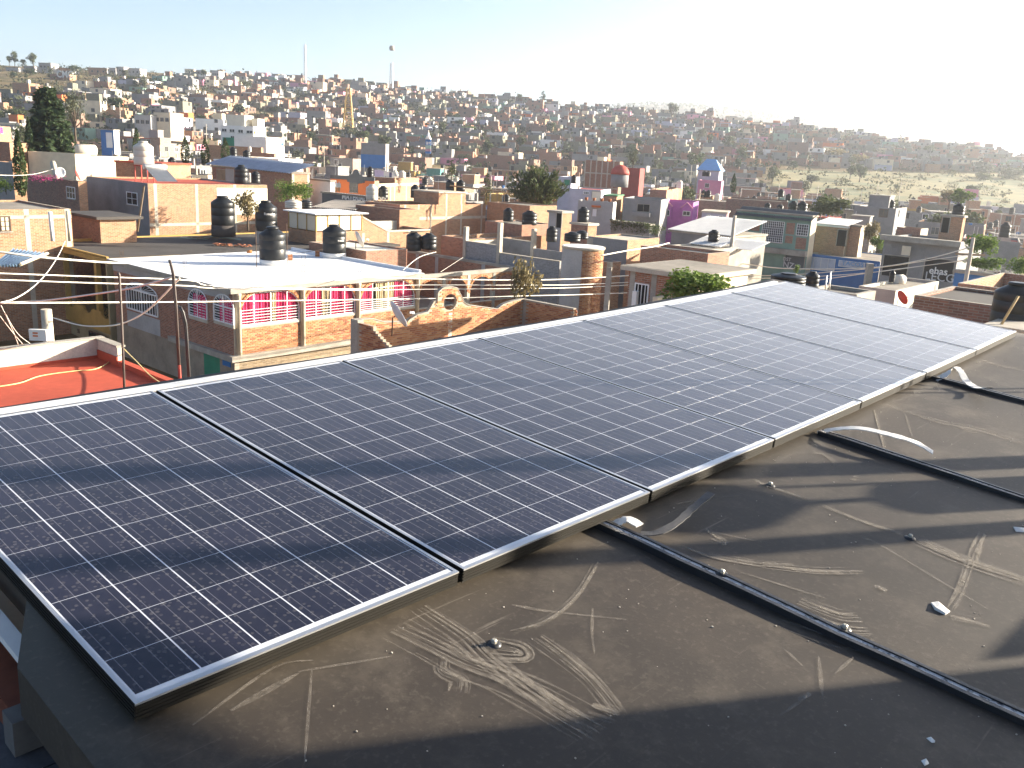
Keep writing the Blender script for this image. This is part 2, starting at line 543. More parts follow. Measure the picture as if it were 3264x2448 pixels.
sel = ramp(nt, vsel.outputs[0], [(.35, 0.0), (.55, .30)])
sp = N(nt, "ShaderNodeMath", operation='MULTIPLY'); nt.links.new(spot, sp.inputs[0]); nt.links.new(sel, sp.inputs[1])
c = mixc(nt, oi.outputs["Random"], (.006, .007, .017), (.012, .012, .026))
c = mixc(nt, ramp(nt, n1, [(.35, .03), (.7, .11)]), c, (.105, .095, .108))
c = mixc(nt, sp.outputs[0], c, (.145, .135, .13))
bm = N(nt, "ShaderNodeMath", operation='MULTIPLY'); bm.inputs[1].default_value = .16; nt.links.new(bus, bm.inputs[0])
c = mixc(nt, bm.outputs[0], c, (.55, .55, .58))
nt.links.new(c, p.inputs["Base Color"])
p.inputs["Roughness"].default_value = .5; p.inputs["Specular IOR Level"].default_value = 0.0
p.inputs["Coat Weight"].default_value = 1.0; p.inputs["Coat IOR"].default_value = 1.5
p.inputs["Sheen Weight"].default_value = .5; p.inputs["Sheen Roughness"].default_value = .2; p.inputs["Sheen Tint"].default_value = (1, .96, .92, 1)
nt.links.new(ramp(nt, n1, [(.3, .10), (.7, .22)]), p.inputs["Coat Roughness"])
CELL = m
m, nt, p = nodes("panel_backsheet")
p.inputs["Base Color"].default_value = (.60, .62, .66, 1); p.inputs["Roughness"].default_value = .6
p.inputs["Coat Weight"].default_value = 1.0; p.inputs["Coat Roughness"].default_value = .14; p.inputs["Coat IOR"].default_value = 1.42
BACKS = m
m, nt, p = nodes("anodised_frame")
v = objvec(nt)
p.inputs["Base Color"].default_value = (.62, .62, .62, 1); p.inputs["Metallic"].default_value = .85; p.inputs["Roughness"].default_value = .38
FRAME = m
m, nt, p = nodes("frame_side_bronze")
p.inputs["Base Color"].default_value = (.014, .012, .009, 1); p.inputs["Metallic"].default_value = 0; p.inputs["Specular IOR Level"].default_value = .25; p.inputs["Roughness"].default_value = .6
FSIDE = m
PW = .992
cell_me = MB().box(-.0781, .0781, -.0787, .0787, 0, .00016).mesh("solar_cell", CELL)
def frame_mesh():
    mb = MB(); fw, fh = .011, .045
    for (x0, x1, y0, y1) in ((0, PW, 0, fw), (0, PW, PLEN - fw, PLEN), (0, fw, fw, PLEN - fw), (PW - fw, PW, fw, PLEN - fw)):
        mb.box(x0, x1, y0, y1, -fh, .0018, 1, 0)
    for k in range(4):                        # extrusion ribs along the near and left sides
        z = -.038 + k * .0095
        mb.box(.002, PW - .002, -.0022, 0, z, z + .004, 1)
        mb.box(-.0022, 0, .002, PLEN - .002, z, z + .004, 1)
    mb.box(.0, PW, -.0024, 0, -.0035, .0018, 0)
    return mb.mesh("frame", [FRAME, FSIDE])
frame_me = frame_mesh()
back_me = MB().box(.011, PW - .011, .011, PLEN - .011, -.006, -.0001).mesh("backsheet", BACKS)
plab = ["solar panel nearest the camera, at the lower left end of the row", "second solar panel from the camera, crossed by two dark shadow bands",
        "third solar panel from the camera, with one shadow band along its lower side", "fourth solar panel from the camera, middle of the row, greyish sheen",
        "fifth solar panel from the camera, pale sky sheen", "sixth solar panel, next to last in the row, nearly white sheen",
        "farthest solar panel in the row, white with reflected sky"]
for i in range(7):
    a0 = i * PITCH; z0 = curve(a0); z1 = curve(a0 + PITCH)
    root = empty("solar_module", label=plab[i], cat="solar panel", group="row of seven solar panels")
    ua = (PU + PN * ((z1 - z0) / PITCH)).normalized(); na_ = ua.cross(PV).normalized()
    M = Matrix((ua, PV, na_)).transposed().to_4x4(); M.translation = PO + PU * (a0 + (PITCH - PW) / 2 if i else 0) + PN * z0
    if i == 0: M.translation = PO + PU * .006 + PN * z0
    root.matrix_world = M
    place("frame", frame_me, root); place("backsheet", back_me, root)
    cx0 = (PW - 5 * .1605) / 2; cy0 = (PLEN - 11 * .1592) / 2
    for r_ in range(12):
        for q in range(6):
            o = place("solar_cell", cell_me, root, (cx0 + q * .1605, cy0 + r_ * .1592, -.00016))
# bright rail along the far edge, and support feet
rail = empty("mounting_rail", label="long bright aluminium rail behind the far edge of the solar panels", cat="mounting rail")
rail.matrix_world = RMAT
mb = MB(); n = 30; prev = None
for i in range(n + 1):
    a = -.4 + 7.35 * i / n; row = []
    for b, z in ((PLEN + .022, -.03), (PLEN + .022, .004), (PLEN + .062, .004), (PLEN + .062, -.03)):
        row.append(len(mb.v)); mb.v.append((a, b, z + curve(a)))
    if prev:
        for k in range(3):
            mb.f.append((prev[k], prev[k + 1], row[k + 1], row[k])); mb.m.append(0); mb.s.append(False)
    prev = row
mb.build("rail_profile", plain("white_aluminium", (.80, .78, .74), .4, .3, var=.08, bmp=0), rail)
for i in range(8):
    a = max(.05, i * PITCH)
    for b in (.06, PLEN - .10):
        MB().box(a - .02, a + .02, b, b + .05, RO - .02 + curve(a), -.046 + curve(a)).build("support_foot", BLK, rail)

# ---- debris, bolts, peeling strips on the roof
PEEL = plain("white_membrane_back", (.72, .70, .66), .6, var=.25, scale=8)
def ribbon(name, label, cat, pts, width, mats, thick=.004, group=None):
    """pts: (pixel, height above the roof)"""
    mb = MB(); P = []
    for p_, h_ in pts:
        a, b = on_roof(p_); P.append(Vector((a, b, RO + curve(a) + h_)))
    Q = []
    for i in range(len(P) - 1):
        p0, p1, p2, p3 = P[max(0, i - 1)], P[i], P[i + 1], P[min(len(P) - 1, i + 2)]
        for k in range(5):
            t = k / 5.0; Q.append(.5 * ((2 * p1) + (p2 - p0) * t + (2 * p0 - 5 * p1 + 4 * p2 - p3) * t * t + (3 * p1 - p0 - 3 * p2 + p3) * t ** 3))
    Q.append(P[-1]); P = Q; rr_ = random.Random(len(label))
    prev = None
    for i, q in enumerate(P):
        t = (P[min(i + 1, len(P) - 1)] - P[max(0, i - 1)]); t.z = 0; t.normalize()
        sd_ = Vector((-t.y, t.x, 0)) * (width * rr_.uniform(.36, .52))
        row = []
        for w in (q - sd_, q + sd_, q + sd_ + Vector((0, 0, -thick)), q - sd_ + Vector((0, 0, -thick))):
            row.append(len(mb.v)); mb.v.append(tuple(w))
        if prev:
            for k in range(4):
                mb.f.append((prev[k], row[k], row[(k + 1) % 4], prev[(k + 1) % 4])); mb.m.append(0); mb.s.append(False)
        prev = row
    o = mb.build(name, mats); o.matrix_world = RMAT
    return tag(o, label, cat, group)
ribbon("peeling_strip", "short white curl of membrane at the top of the nearest seam", "peeling strip",
       [(('P3', 330, 1130), .004), (('P3', 400, 1135), .02), (('P3', 470, 1140), .035), (('P3', 560, 1178), .03)], .05, PEEL, group="peeling strips on the roof")
ribbon("peeling_strip", "long white lifted strip lying along the middle seam", "peeling strip",
       [(('P4', 290, 1050), .004), (('P4', 440, 1078), .04), (('P4', 640, 1130), .075), (('P4', 900, 1205), .085), (('P4', 1120, 1265), .08), (('P4', 1290, 1305), .05)], .06, PEEL, group="peeling strips on the roof")
ribbon("peeling_strip", "arched white strip curling up from the farthest seam", "peeling strip",
       [(('P4', 1330, 585), .004), (('P4', 1420, 590), .05), (('P4', 1470, 600), .10), (('P4', 1530, 625), .085), (('P4', 1590, 660), .05), (('P4', 1690, 705), .04), (('P4', 1785, 748), .07)], .06, PEEL, group="peeling strips on the roof")
ribbon("torn_strip", "dark torn membrane strip standing up beside the nearest seam", "torn strip",
       [(('P3', 570, 1200), .01), (('P3', 690, 1215), .02), (('P3', 830, 1170), .035), (('P3', 950, 1085), .05), (('P3', 1085, 1000), .07)], .035, plain("dusty_black_sheet", (.10, .095, .09), .6, var=.5, scale=10))
def bolt(p_, lab, h0=0):
    a, b = on_roof(p_)
    r_ = empty("roof_bolt", label=lab, cat="bolt", group="bolt heads on the brown roof"); r_.matrix_world = RMAT @ Matrix.Translation((a, b, RO + curve(a) + h0))
    MB().lathe([(.022, 0), (.022, .004), (.010, .008)], 12).build("washer", BLK, r_)
    MB().lathe([(.009, .007), (.009, .016), (.006, .019)], 6, smooth=False).build("bolt_head", plain("bolt_zinc", (.42, .40, .34), .45, .4, var=.3, bmp=0), r_)
bolt(('P2', 1355, 716), "bolt head below the joint of the first two panels")
bolt(('P3', 1550, 828), "bolt head beside the panel edge, near the shadow band")
bolt(('P7', 1575, 643), "bolt head in the middle of the roof, at the end of a pale streak")
bolt(('P5', 205, 292), "upper bolt head sitting in the nearest seam", .011)
bolt(('P5', 1015, 660), "lower bolt head sitting in the nearest seam", .011)
def scrap(name, lab, cat, pts, mat, z=.004):
    rnd_ = random.Random(len(lab)); mb = MB(); P = []
    for p_ in pts:
        a, b = on_roof(p_); P.append((a, b, RO + curve(a) + z + rnd_.uniform(-.002, .006)))
    cx = sum(q[0] for q in P) / len(P); cy = sum(q[1] for q in P) / len(P); cz = sum(q[2] for q in P) / len(P) + .006
    for k in range(len(P)):
        mb.poly([P[k], P[(k + 1) % len(P)], (cx, cy, cz)])
        q0, q1 = P[k], P[(k + 1) % len(P)]
        mb.quad(q0, (q0[0], q0[1], q0[2] - .012), (q1[0], q1[1], q1[2] - .012), q1)
    o = mb.build(name, mat); o.matrix_world = RMAT
    return tag(o, lab, cat)
scrap("paper_scrap", "crumpled white paper scrap on the sunlit part of the roof", "paper scrap", [('P5', 1595, 462), ('P5', 1640, 462), ('P5', 1722, 520), ('P5', 1690, 540), ('P5', 1620, 505)], PEEL)
scrap("plaster_flake", "small curled plaster flake in the shaded corner of the roof", "flake", [('P5', 1560, 1366), ('P5', 1590, 1368), ('P5', 1618, 1396), ('P5', 1595, 1398)], PEEL, .004)
scrap("plaster_flake", "pale ring-like flake at the very bottom of the roof", "flake", [('P5', 1525, 1515), ('P5', 1560, 1505), ('P5', 1585, 1535), ('P5', 1550, 1552)], PEEL, .004)
scrap("plaster_flake", "white flake at the right rim of the photo, in the shadow", "flake", [('P7', 2150, 590), ('P7', 2212, 592), ('P7', 2212, 615), ('P7', 2165, 612)], PEEL, .006)
# pale scuff marks of their own shape, flush on the membrane
m, nt, p = nodes("scuff")
v = objvec(nt); n1 = noise_of(nt, v, 22, 6, .8); n2 = noise_of(nt, v, 160, 4, .8)
f = N(nt, "ShaderNodeMath", operation='MULTIPLY'); nt.links.new(ramp(nt, n1, [(.30, 0.0), (.78, .8)]), f.inputs[0]); nt.links.new(ramp(nt, n2, [(.25, .1), (.75, 1.0)]), f.inputs[1])
p.inputs["Base Color"].default_value = (.34, .30, .25, 1); p.inputs["Roughness"].default_value = .8
nt.links.new(f.outputs[0], p.inputs["Alpha"])
SCUFF = m
mb = MB()
scuffs = [([('P2', 900, 480), ('P2', 1180, 660), ('P2', 1330, 800), ('P2', 1560, 980), ('P2', 1800, 1150), ('P2', 2050, 1290)], .07),
          ([('P2', 700, 640), ('P2', 960, 760), ('P2', 1160, 860), ('P2', 1400, 950), ('P2', 1640, 1080), ('P2', 1980, 1290)], .09),
          ([('P2', 1460, 630), ('P2', 1680, 560), ('P2', 1880, 400), ('P2', 2020, 170)], .022), ([('P2', 1470, 460), ('P2', 1700, 500), ('P2', 2212, 552)], .018),
          ([('P2', 1640, 670), ('P2', 1800, 790), ('P2', 1980, 950), ('P2', 2170, 1190)], .045), ([('P2', 1330, 790), ('P2', 1540, 800), ('P2', 1520, 740), ('P2', 1350, 700)], .07),
          ([('P2', 1030, 810), ('P2', 1030, 890), ('P2', 1140, 950), ('P2', 1140, 1030)], .03), ([('P2', 1990, 480), ('P2', 1985, 640), ('P2', 2000, 770)], .012),
          ([('P2', 1980, 1120), ('P2', 2150, 1180)], .06), ([('P2', 190, 880), ('P2', 140, 1500)], .008), ([('P2', 100, 900), ('P2', 700, 800)], .01),
          ([('P5', 60, 130), ('P5', 470, 205), ('P5', 700, 215)], .035), ([('P5', 480, 205), ('P5', 830, 245), ('P5', 1140, 250)], .05),
          ([('P5', 1930, 10), ('P5', 1880, 100), ('P5', 1850, 180)], .05), ([('P5', 1860, 190), ('P5', 1790, 380), ('P5', 1720, 500)], .025),
          ([('P5', 1500, 50), ('P5', 1820, 190), ('P5', 2212, 320)], .05), ([('P5', 1140, 30), ('P5', 1290, 100), ('P5', 1620, 300), ('P5', 1980, 510)], .012),
          ([('P5', 1220, 345), ('P5', 1300, 385)], .035), ([('P5', 700, 470), ('P5', 980, 580), ('P5', 1150, 600)], .14), ([('P5', 330, 250), ('P5', 900, 430)], .012),
          ([('P5', 620, 770), ('P5', 745, 890)], .01), ([('P5', 850, 830), ('P5', 875, 1120)], .012), ([('P5', 710, 1120), ('P5', 790, 1080), ('P5', 590, 1230)], .02),
          ([('P5', 1720, 550), ('P5', 1980, 610)], .03), ([('P5', 1080, 830), ('P5', 960, 940)], .012),
          ([('P4', 860, 805), ('P4', 1120, 880), ('P4', 1380, 960), ('P4', 1640, 1010), ('P4', 1820, 1060), ('P4', 2112, 1150)], .06), ([('P4', 1530, 1000), ('P4', 1700, 1030)], .09),
          ([('P4', 790, 850), ('P4', 890, 1190)], .022), ([('P4', 1065, 890), ('P4', 1130, 1080)], .016), ([('P4', 1130, 1100), ('P4', 1480, 1260), ('P4', 1660, 1190)], .012),
          ([('P4', 250, 1230), ('P4', 340, 1235), ('P4', 430, 1300), ('P4', 440, 1350)], .022), ([('P4', 1700, 400), ('P4', 1880, 450), ('P4', 2112, 500)], .07), ([('P4', 590, 1450), ('P4', 640, 1465)], .05),
          ([('P7', 700, 320), ('P7', 800, 360), ('P7', 1010, 430)], .035), ([('P7', 1080, 460), ('P7', 1300, 545), ('P7', 1540, 630)], .035), ([('P7', 330, 690), ('P7', 480, 745), ('P7', 760, 800)], .025),
          ([('P7', 1600, 650), ('P7', 1880, 770), ('P7', 2212, 880)], .06), ([('P7', 130, 470), ('P7', 420, 430), ('P7', 640, 400)], .01), ([('P7', 460, 600), ('P7', 780, 665)], .012),
          ([('P7', 420, 580), ('P7', 540, 660), ('P7', 470, 640)], .03), ([('P1', 1200, 1400), ('P1', 1700, 1050), ('P1', 1950, 1000)], .012), ([('P1', 1440, 1310), ('P1', 1860, 1080)], .02)]
rs0 = random.Random(19); bundle = []
for pts, wdt in scuffs:
    if wdt <= .02: bundle.append((pts, wdt * .8, 0, 0)); continue
    for k in range(int(4 + wdt * 150)): bundle.append((pts, rs0.uniform(.003, .011), rs0.gauss(0, wdt * .36), rs0.uniform(-.25, .25)))
for pts, wdt, lat, cut in bundle:
    P = []
    for p_ in pts:
        a, b = on_roof(p_); P.append(Vector((a, b)))
    Q = []
    for i in range(len(P) - 1):               # smooth the line
        p0, p1, p2, p3 = P[max(0, i - 1)], P[i], P[i + 1], P[min(len(P) - 1, i + 2)]
        for k in range(5):
            t = k / 5.0
            Q.append(.5 * ((2 * p1) + (p2 - p0) * t + (2 * p0 - 5 * p1 + 4 * p2 - p3) * t * t + (3 * p1 - p0 - 3 * p2 + p3) * t ** 3))
    Q.append(P[-1]); prev = None
    if cut > .05: Q = Q[int(len(Q) * cut):]
    elif cut < -.05: Q = Q[:len(Q) - int(len(Q) * -cut)]
    if len(Q) < 3: continue
    for i, q in enumerate(Q):
        t = (Q[min(i + 1, len(Q) - 1)] - Q[max(0, i - 1)])
        t = t.normalized() if t.length > 1e-6 else Vector((1, 0))
        ww = wdt * .5 * (.35 + .65 * sin(pi * min(.97, max(.06, i / (len(Q) - 1.0))))) * (1 + .3 * sin(i * .7 + lat * 200))
        row = []
        for s_ in (-1, 1):
            w = q + Vector((-t.y, t.x)) * (ww * s_ + lat * (1 + .2 * sin(i * .22 + lat * 300)))
            row.append(len(mb.v)); mb.v.append((w.x, w.y, RO + curve(w.x) + .004 * sin(w.x * 3.1 + w.y * 1.7) + .003 * sin(w.y * 4.3) + .0035))
        if prev: mb.f.append((prev[0], row[0], row[1], prev[1])); mb.m.append(0); mb.s.append(False)
        prev = row
o = mb.build("scuff_mark", SCUFF, rooftop); o["kind"] = "stuff"
# small grit on the membrane
rg = random.Random(4); mb = MB()
for k in range(420):
    a = rg.uniform(.2, 6.8); b = -rg.random() ** 1.5 * 3.2 - .05; s_ = rg.uniform(.0012, .003) * (2 if rg.random() < .03 else 1)
    z = RO + curve(a) + .004 * sin(a * 3.1 + b * 1.7) + .003 * sin(b * 4.3)
    an = rg.uniform(0, 3); mb.prism([(a + s_ * cos(an + i * 1.57) * rg.uniform(.6, 1.2), b + s_ * sin(an + i * 1.57)) for i in range(4)], z, z + s_, 0)
o = mb.build("grit", plain("grit", (.42, .38, .32), .9), rooftop); o["kind"] = "stuff"

# ---- lower left: edge of the slab, beam, white strip, cracked paving
def lbox(name, mat, par, a0, a1, b0, b1, z0, z1):
    mb = MB(); mb.box(a0, a1, b0, b1, z0, z1); return mb.build(name, mat, par)
root = empty("wooden_beam", label="reddish wooden beam under the white strip, lower left corner", cat="beam"); root.matrix_world = RMAT
lbox("beam_body", plain("red_brown_wood", (.20, .06, .03), .8, var=.4), root, -.105, -.02, .44, 2.6, -.30, -.215)
root = empty("edge_flashing", label="white painted flashing strip beside the nearest panel, lower left", cat="flashing"); root.matrix_world = RMAT
lbox("strip", WHITE, root, -.052, -.008, .37, 2.6, -.145, -.125)
lower = tag(empty("lower_ledge"), "cracked grey paving of the lower ledge, bottom left corner", "ledge"); lower.matrix_world = RMAT
rg = random.Random(8)
PAVE = plain("grey_paving", (.10, .10, .11), .95, var=.45, scale=7)
for i in range(5):
    for j in range(11):
        a1_, b0_ = -.035 - .20 * i, -.75 + .27 * j
        pts = [(a1_ - .193 + rg.uniform(-.006, .006), b0_ + rg.uniform(-.01, .01)), (a1_ + rg.uniform(-.006, .006), b0_ + rg.uniform(-.01, .01)), (a1_ + rg.uniform(-.006, .006), b0_ + .262 + rg.uniform(-.006, .006)), (a1_ - .193, b0_ + .262)]
        mb = MB(); mb.prism(pts, -.36, -.305 + rg.uniform(-.006, .006)); mb.build("paving_slab", PAVE, lower)
lbox("ledge_base", plain("ledge_mortar", (.04, .04, .04), .95), lower, -1.2, -.005, -1.2, 2.6, -1.6, -.325)
lbox("ledge_stone", plain("grey_stone", (.16, .15, .14), .95, var=.4), lower, -.125, -.005, .40, .47, -.30, -.20)

# ---- things just outside the frame to the right: posts, an added vent, and a stair head shaped to throw the roof shadows
SH = azd(SUN_AZ); ST = Vector((cos(radians(SUN_AZ)), -sin(radians(SUN_AZ)), 0)); TE = math.tan(radians(SUN_EL))
def sil(s_, a_): return ST * s_ + SH * a_
def post(s_, a_, wdt, top, lab, name="steel_post", mat=IRON):
    q = sil(s_, a_); mb = MB(); mb.box(-wdt / 2, wdt / 2, -wdt / 2, wdt / 2, H - 2.0, top)
    o = mb.build(name, mat, None, (q.x, q.y, 0), radians(90 - SUN_AZ)); return tag(o, lab, "post")
post(-3.18, 6.6, .150, H + 1.9, "thick square post standing right of the panels, outside the view")
post(-2.545, 6.3, .115, H + 1.6, "thinner square post nearer the camera, outside the view")
for k, s_ in enumerate((-4.19, -4.26)):
    q = sil(s_, 6.6); MB_ = MB(); MB_.tube([(q.x, q.y, H - 1.6), (q.x, q.y, H + 1.6)], .012, 6)
    tag(MB_.build("antenna_rod", STEEL), ["thin steel rod farther from the camera, outside the view", "thin steel rod nearer the posts, outside the view"][k], "rod")
caster = empty("bulb_shadow_caster", label="added bulb-headed shadow vent between the two posts, outside the view", cat="roof vent")  # unseen shape added to throw the bulb-shaped shadow on the roof
q = sil(-2.86, 6.0); dz = (7 - 6.0) * TE
mb = MB(); mb.lathe([(.05, H - 1.6), (.16, H - 1.5), (.165, H - .17 - dz), (.12, H - .145 - dz)], 18, q.x, q.y); mb.build("caster_base", STEEL, caster)
mb = MB(); mb.lathe([(.022, H - .16 - dz), (.022, H - .03 - dz), (.06, H - .01 - dz), (.19, H + .06 - dz), (.215, H + .11 - dz), (.19, H + .16 - dz), (.06, H + .2 - dz)], 18, q.x, q.y); mb.build("caster_bulb", STEEL, caster)
mb = MB(); q2 = sil(-3.01, 6.0); mb.tube([(q2.x, q2.y, H - 1.5), (q2.x, q2.y, H + .02 - dz)], .014, 6); mb.build("caster_stay", STEEL, caster)
hut = empty("stair_hut", label="unseen stair head right of the camera, shaped to throw the bottom shadow", cat="stair head")  # unseen block shaped so its edge throws the bottom roof shadow
mb = MB(); a_ = 5.2; dz = (7 - a_) * TE
pts = [sil(-1.76, a_), sil(1.6, a_), sil(1.6, a_ + 1.8), sil(-1.76, a_ + 1.8)]
mb.prism([(w.x, w.y) for w in pts], H - 2.2, H + .9 - dz); mb.build("wall", CREAM, hut)
el_ = [(-1.72, .58), (-2.0, .68), (-2.25, .80), (-2.4, 1.7), (.2, 1.7), (.2, .58)]
mb = MB(); f_ = [sil(s_, a_) + Vector((0, 0, H + h_ - dz)) for s_, h_ in el_]; b_ = [q + SH * .14 for q in f_]
mb.poly(f_); mb.poly(b_[::-1])
for k in range(6): mb.quad(f_[k], b_[k], b_[(k + 1) % 6], f_[(k + 1) % 6])
mb.build("shadow_board", WOOD, hut)  # added board cut to the flare of the lower left shadow
pts = [sil(-2.06, a_ - .02), sil(-1.80, a_ - .02), sil(-1.80, a_ + .3), sil(-2.06, a_ + .3)]
mb = MB(); n_ = [(-2.35, -.45), (-2.06, -.19), (-1.80, -.05)]
for k in range(2):
    (s0, h0), (s1, h1) = n_[k], n_[k + 1]
    A_, B_, C_, D_ = sil(s0, a_), sil(s1, a_), sil(s1, a_ + .2), sil(s0, a_ + .2)
    z0, z1 = H + h0 - dz, H + h1 - dz
    mb.quad((A_.x, A_.y, H - 2), (B_.x, B_.y, H - 2), (B_.x, B_.y, z1), (A_.x, A_.y, z0)); mb.quad((D_.x, D_.y, z0), (C_.x, C_.y, z1), (C_.x, C_.y, H - 2), (D_.x, D_.y, H - 2))
    mb.quad((A_.x, A_.y, z0), (B_.x, B_.y, z1), (C_.x, C_.y, z1), (D_.x, D_.y, z0))
    mb.quad((D_.x, D_.y, H - 2), (A_.x, A_.y, H - 2), (A_.x, A_.y, z0), (D_.x, D_.y, z0))
mb.build("side_wall", CREAM, hut)  # added wedge cut to the slanted foot of the same shadow
# ---------------------------------------------------------------- building kit
GRID = 41.0
LAND = []                                    # screen rectangles of hand-placed things, kept clear by the hillside filler


def cross2(a, b): return a.x * b.y - a.y * b.x


class House:
    """local x runs back to the right (street bearing az), local y runs back to the left; F is the near corner"""
    def __init__(s, name, label, cat, F, az, a, b, h, z0=None, group=None):
        s.az = az; s.B = azd(az); s.A = azd(az - 90); s.a = a; s.b = b; s.h = h
        s.F = Vector((F.x, F.y, 0))
        mid = s.F + s.A * a * .5 + s.B * b * .5
        s.z0 = (min(ground(mid.x, mid.y), ground(F.x, F.y)) - .6) if z0 is None else z0
        s.root = empty(name, (F.x, F.y, 0), radians(90 - az), label, cat, group)
        LAND.append((s, ))

    def loc(s, P):
        d = Vector((P.x, P.y, 0)) - s.F
        return Vector((d.dot(s.B), d.dot(s.A), P.z))

    def wor(s, x, y, z): return s.F + s.B * x + s.A * y + Vector((0, 0, z))

    def uv(s, face, p, off=0.0):
        v = ray(p)
        n = s.A if face == 'R' else s.B
        t = (s.F + n * off - EYE).dot(n) / v.dot(n)
        q = s.loc(EYE + v * t)
        return (q.x if face == 'R' else q.y), q.z

    def pt(s, face, u, out, z):
        return (u, -out, z) if face == 'R' else (-out, u, z)

    def fbox(s, mb, face, u0, u1, o0, o1, z0, z1, m=0):
        if face == 'R': mb.box(u0, u1, -o1, -o0, z0, z1, m)
        else: mb.box(-o1, -o0, u0, u1, z0, z1, m)

    def part(s, name, mb, mat, parent=None, label=None):
        o = mb.build(name, mat, parent or s.root)
        if label: o["label"] = label
        return o

    def shell(s, mR, mL=None, roof=CROOF, par=.35, cap=None, th=.15, slab=None):
        mL = mL or mR; cap = cap or CONC
        a, b, h, z0 = s.a, s.b, s.h, s.z0
        mb = MB()
        mb.quad((0, 0, z0), (b, 0, z0), (b, 0, h), (0, 0, h), 0)
        mb.quad((0, a, z0), (0, 0, z0), (0, 0, h), (0, a, h), 1)
        mb.quad((b, 0, z0), (b, a, z0), (b, a, h), (b, 0, h), 1)
        mb.quad((b, a, z0), (0, a, z0), (0, a, h), (b, a, h), 0)
        if par:
            t = th; zr = h - par
            for q in (((0, 0), (b, 0), (b - t, t), (t, t)), ((b, 0), (b, a), (b - t, a - t), (b - t, t)), ((b, a), (0, a), (t, a - t), (b - t, a - t)), ((0, a), (0, 0), (t, t), (t, a - t))):
                mb.quad(*[(x, y, h) for x, y in q], 2)
            ins = [(t, t), (b - t, t), (b - t, a - t), (t, a - t)]
            for k in range(4):
                p0, p1 = ins[k], ins[(k + 1) % 4]
                mb.quad((p1[0], p1[1], zr), (p0[0], p0[1], zr), (p0[0], p0[1], h), (p1[0], p1[1], h), 1 if k in (1, 3) else 0)
        s.wall = s.part("wall", mb, [mR, mL, cap])
        r = MB()
        if par: r.box(th, b - th, th, a - th, h - par - .12, h - par)
        else:
            o = slab if slab is not None else .12
            r.box(-o, b + o, -o, a + o, h - .16, h + .02)
        s.roof = s.part("roof", r, roof)
        s.rz = h - par if par else h + .02
        return s

    def win(s, face, u0, u1, z0, z1, frame=IRONW, pane=GLASS, nx=2, ny=1, t=.06, name="window", sill=True):
        if u1 < u0: u0, u1 = u1, u0
        mb = MB()
        for (x0, x1, w0, w1) in ((u0, u1, z0, z0 + t), (u0, u1, z1 - t, z1), (u0, u0 + t, z0 + t, z1 - t), (u1 - t, u1, z0 + t, z1 - t)):
            s.fbox(mb, face, x0, x1, -.05, .05, w0, w1)
        for k in range(1, nx):
            x = u0 + (u1 - u0) * k / nx; s.fbox(mb, face, x - t * .3, x + t * .3, -.05, .042, z0 + t, z1 - t)
        for k in range(1, ny):
            z = z0 + (z1 - z0) * k / ny; s.fbox(mb, face, u0 + t, u1 - t, -.05, .04, z - t * .28, z + t * .28)
        w = s.part(name, mb, frame)
        g = MB(); s.fbox(g, face, u0 + t * .5, u1 - t * .5, -.03, .015, z0 + t * .5, z1 - t * .5)
        s.part("pane", g, pane, w)
        if sill:
            g = MB(); s.fbox(g, face, u0 - .06, u1 + .06, -.02, .10, z0 - .07, z0 - .004); s.part("sill", g, CONC, w)
        return w

    def winp(s, face, p, **k):
        z, x0, y0, x1, y1 = p
        ym, xm = (y0 + y1) / 2, (x0 + x1) / 2
        u0 = s.uv(face, (z, x0, ym))[0]; u1 = s.uv(face, (z, x1, ym))[0]
        w0 = s.uv(face, (z, xm, y1))[1]; w1 = s.uv(face, (z, xm, y0))[1]
        return s.win(face, u0, u1, w0, w1, **k)

    def door(s, face, u0, u1, z0, z1, mat=IRON, frame=CONC, name="door"):
        if u1 < u0: u0, u1 = u1, u0
        mb = MB(); s.fbox(mb, face, u0, u1, -.05, .025, z0, z1)
        d = s.part(name, mb, mat)
        g = MB()
        for (x0, x1, w0, w1) in ((u0 - .08, u0, z0, z1 + .08), (u1, u1 + .08, z0, z1 + .08), (u0, u1, z1, z1 + .08)):
            s.fbox(g, face, x0, x1, -.02, .05, w0, w1)
        s.part("door_frame", g, frame, d)
        return d

    def doorp(s, face, p, **k):
        z, x0, y0, x1, y1 = p
        ym, xm = (y0 + y1) / 2, (x0 + x1) / 2
        return s.door(face, s.uv(face, (z, x0, ym))[0], s.uv(face, (z, x1, ym))[0], s.uv(face, (z, xm, y1))[1], s.uv(face, (z, xm, y0))[1], **k)

    def strip(s, face, u0, u1, z0, z1, mat=CONC2, out=.012, name="concrete_band", back=-.02):
        mb = MB(); s.fbox(mb, face, min(u0, u1), max(u0, u1), back, out, min(z0, z1), max(z0, z1)); return s.part(name, mb, mat)

    def cols(s, face, us, w=.2, mat=CONC2, z0=None, z1=None, out=.012):
        for u in us:
            s.strip(face, u - w / 2, u + w / 2, s.z0 if z0 is None else z0, s.h - .002 if z1 is None else z1, mat, out, "concrete_column")

    def colsp(s, face, pts, w=.2, **k): s.cols(face, [s.uv(face, p)[0] for p in pts], w, **k)

    def block(s, x0, x1, y0, y1, z0, z1, mat, name="upper_room", roof=None):
        mb = MB(); mb.box(x0, x1, y0, y1, z0, z1); o = s.part(name, mb, mat)
        if roof: s.part("room_roof", MB().box(x0 - .12, x1 + .12, y0 - .12, y1 + .12, z1 + .002, z1 + .12), roof, o)
        return o


def solve(F, d, p):
    r = ray(p); return -cross2(F, r) / cross2(d, r)


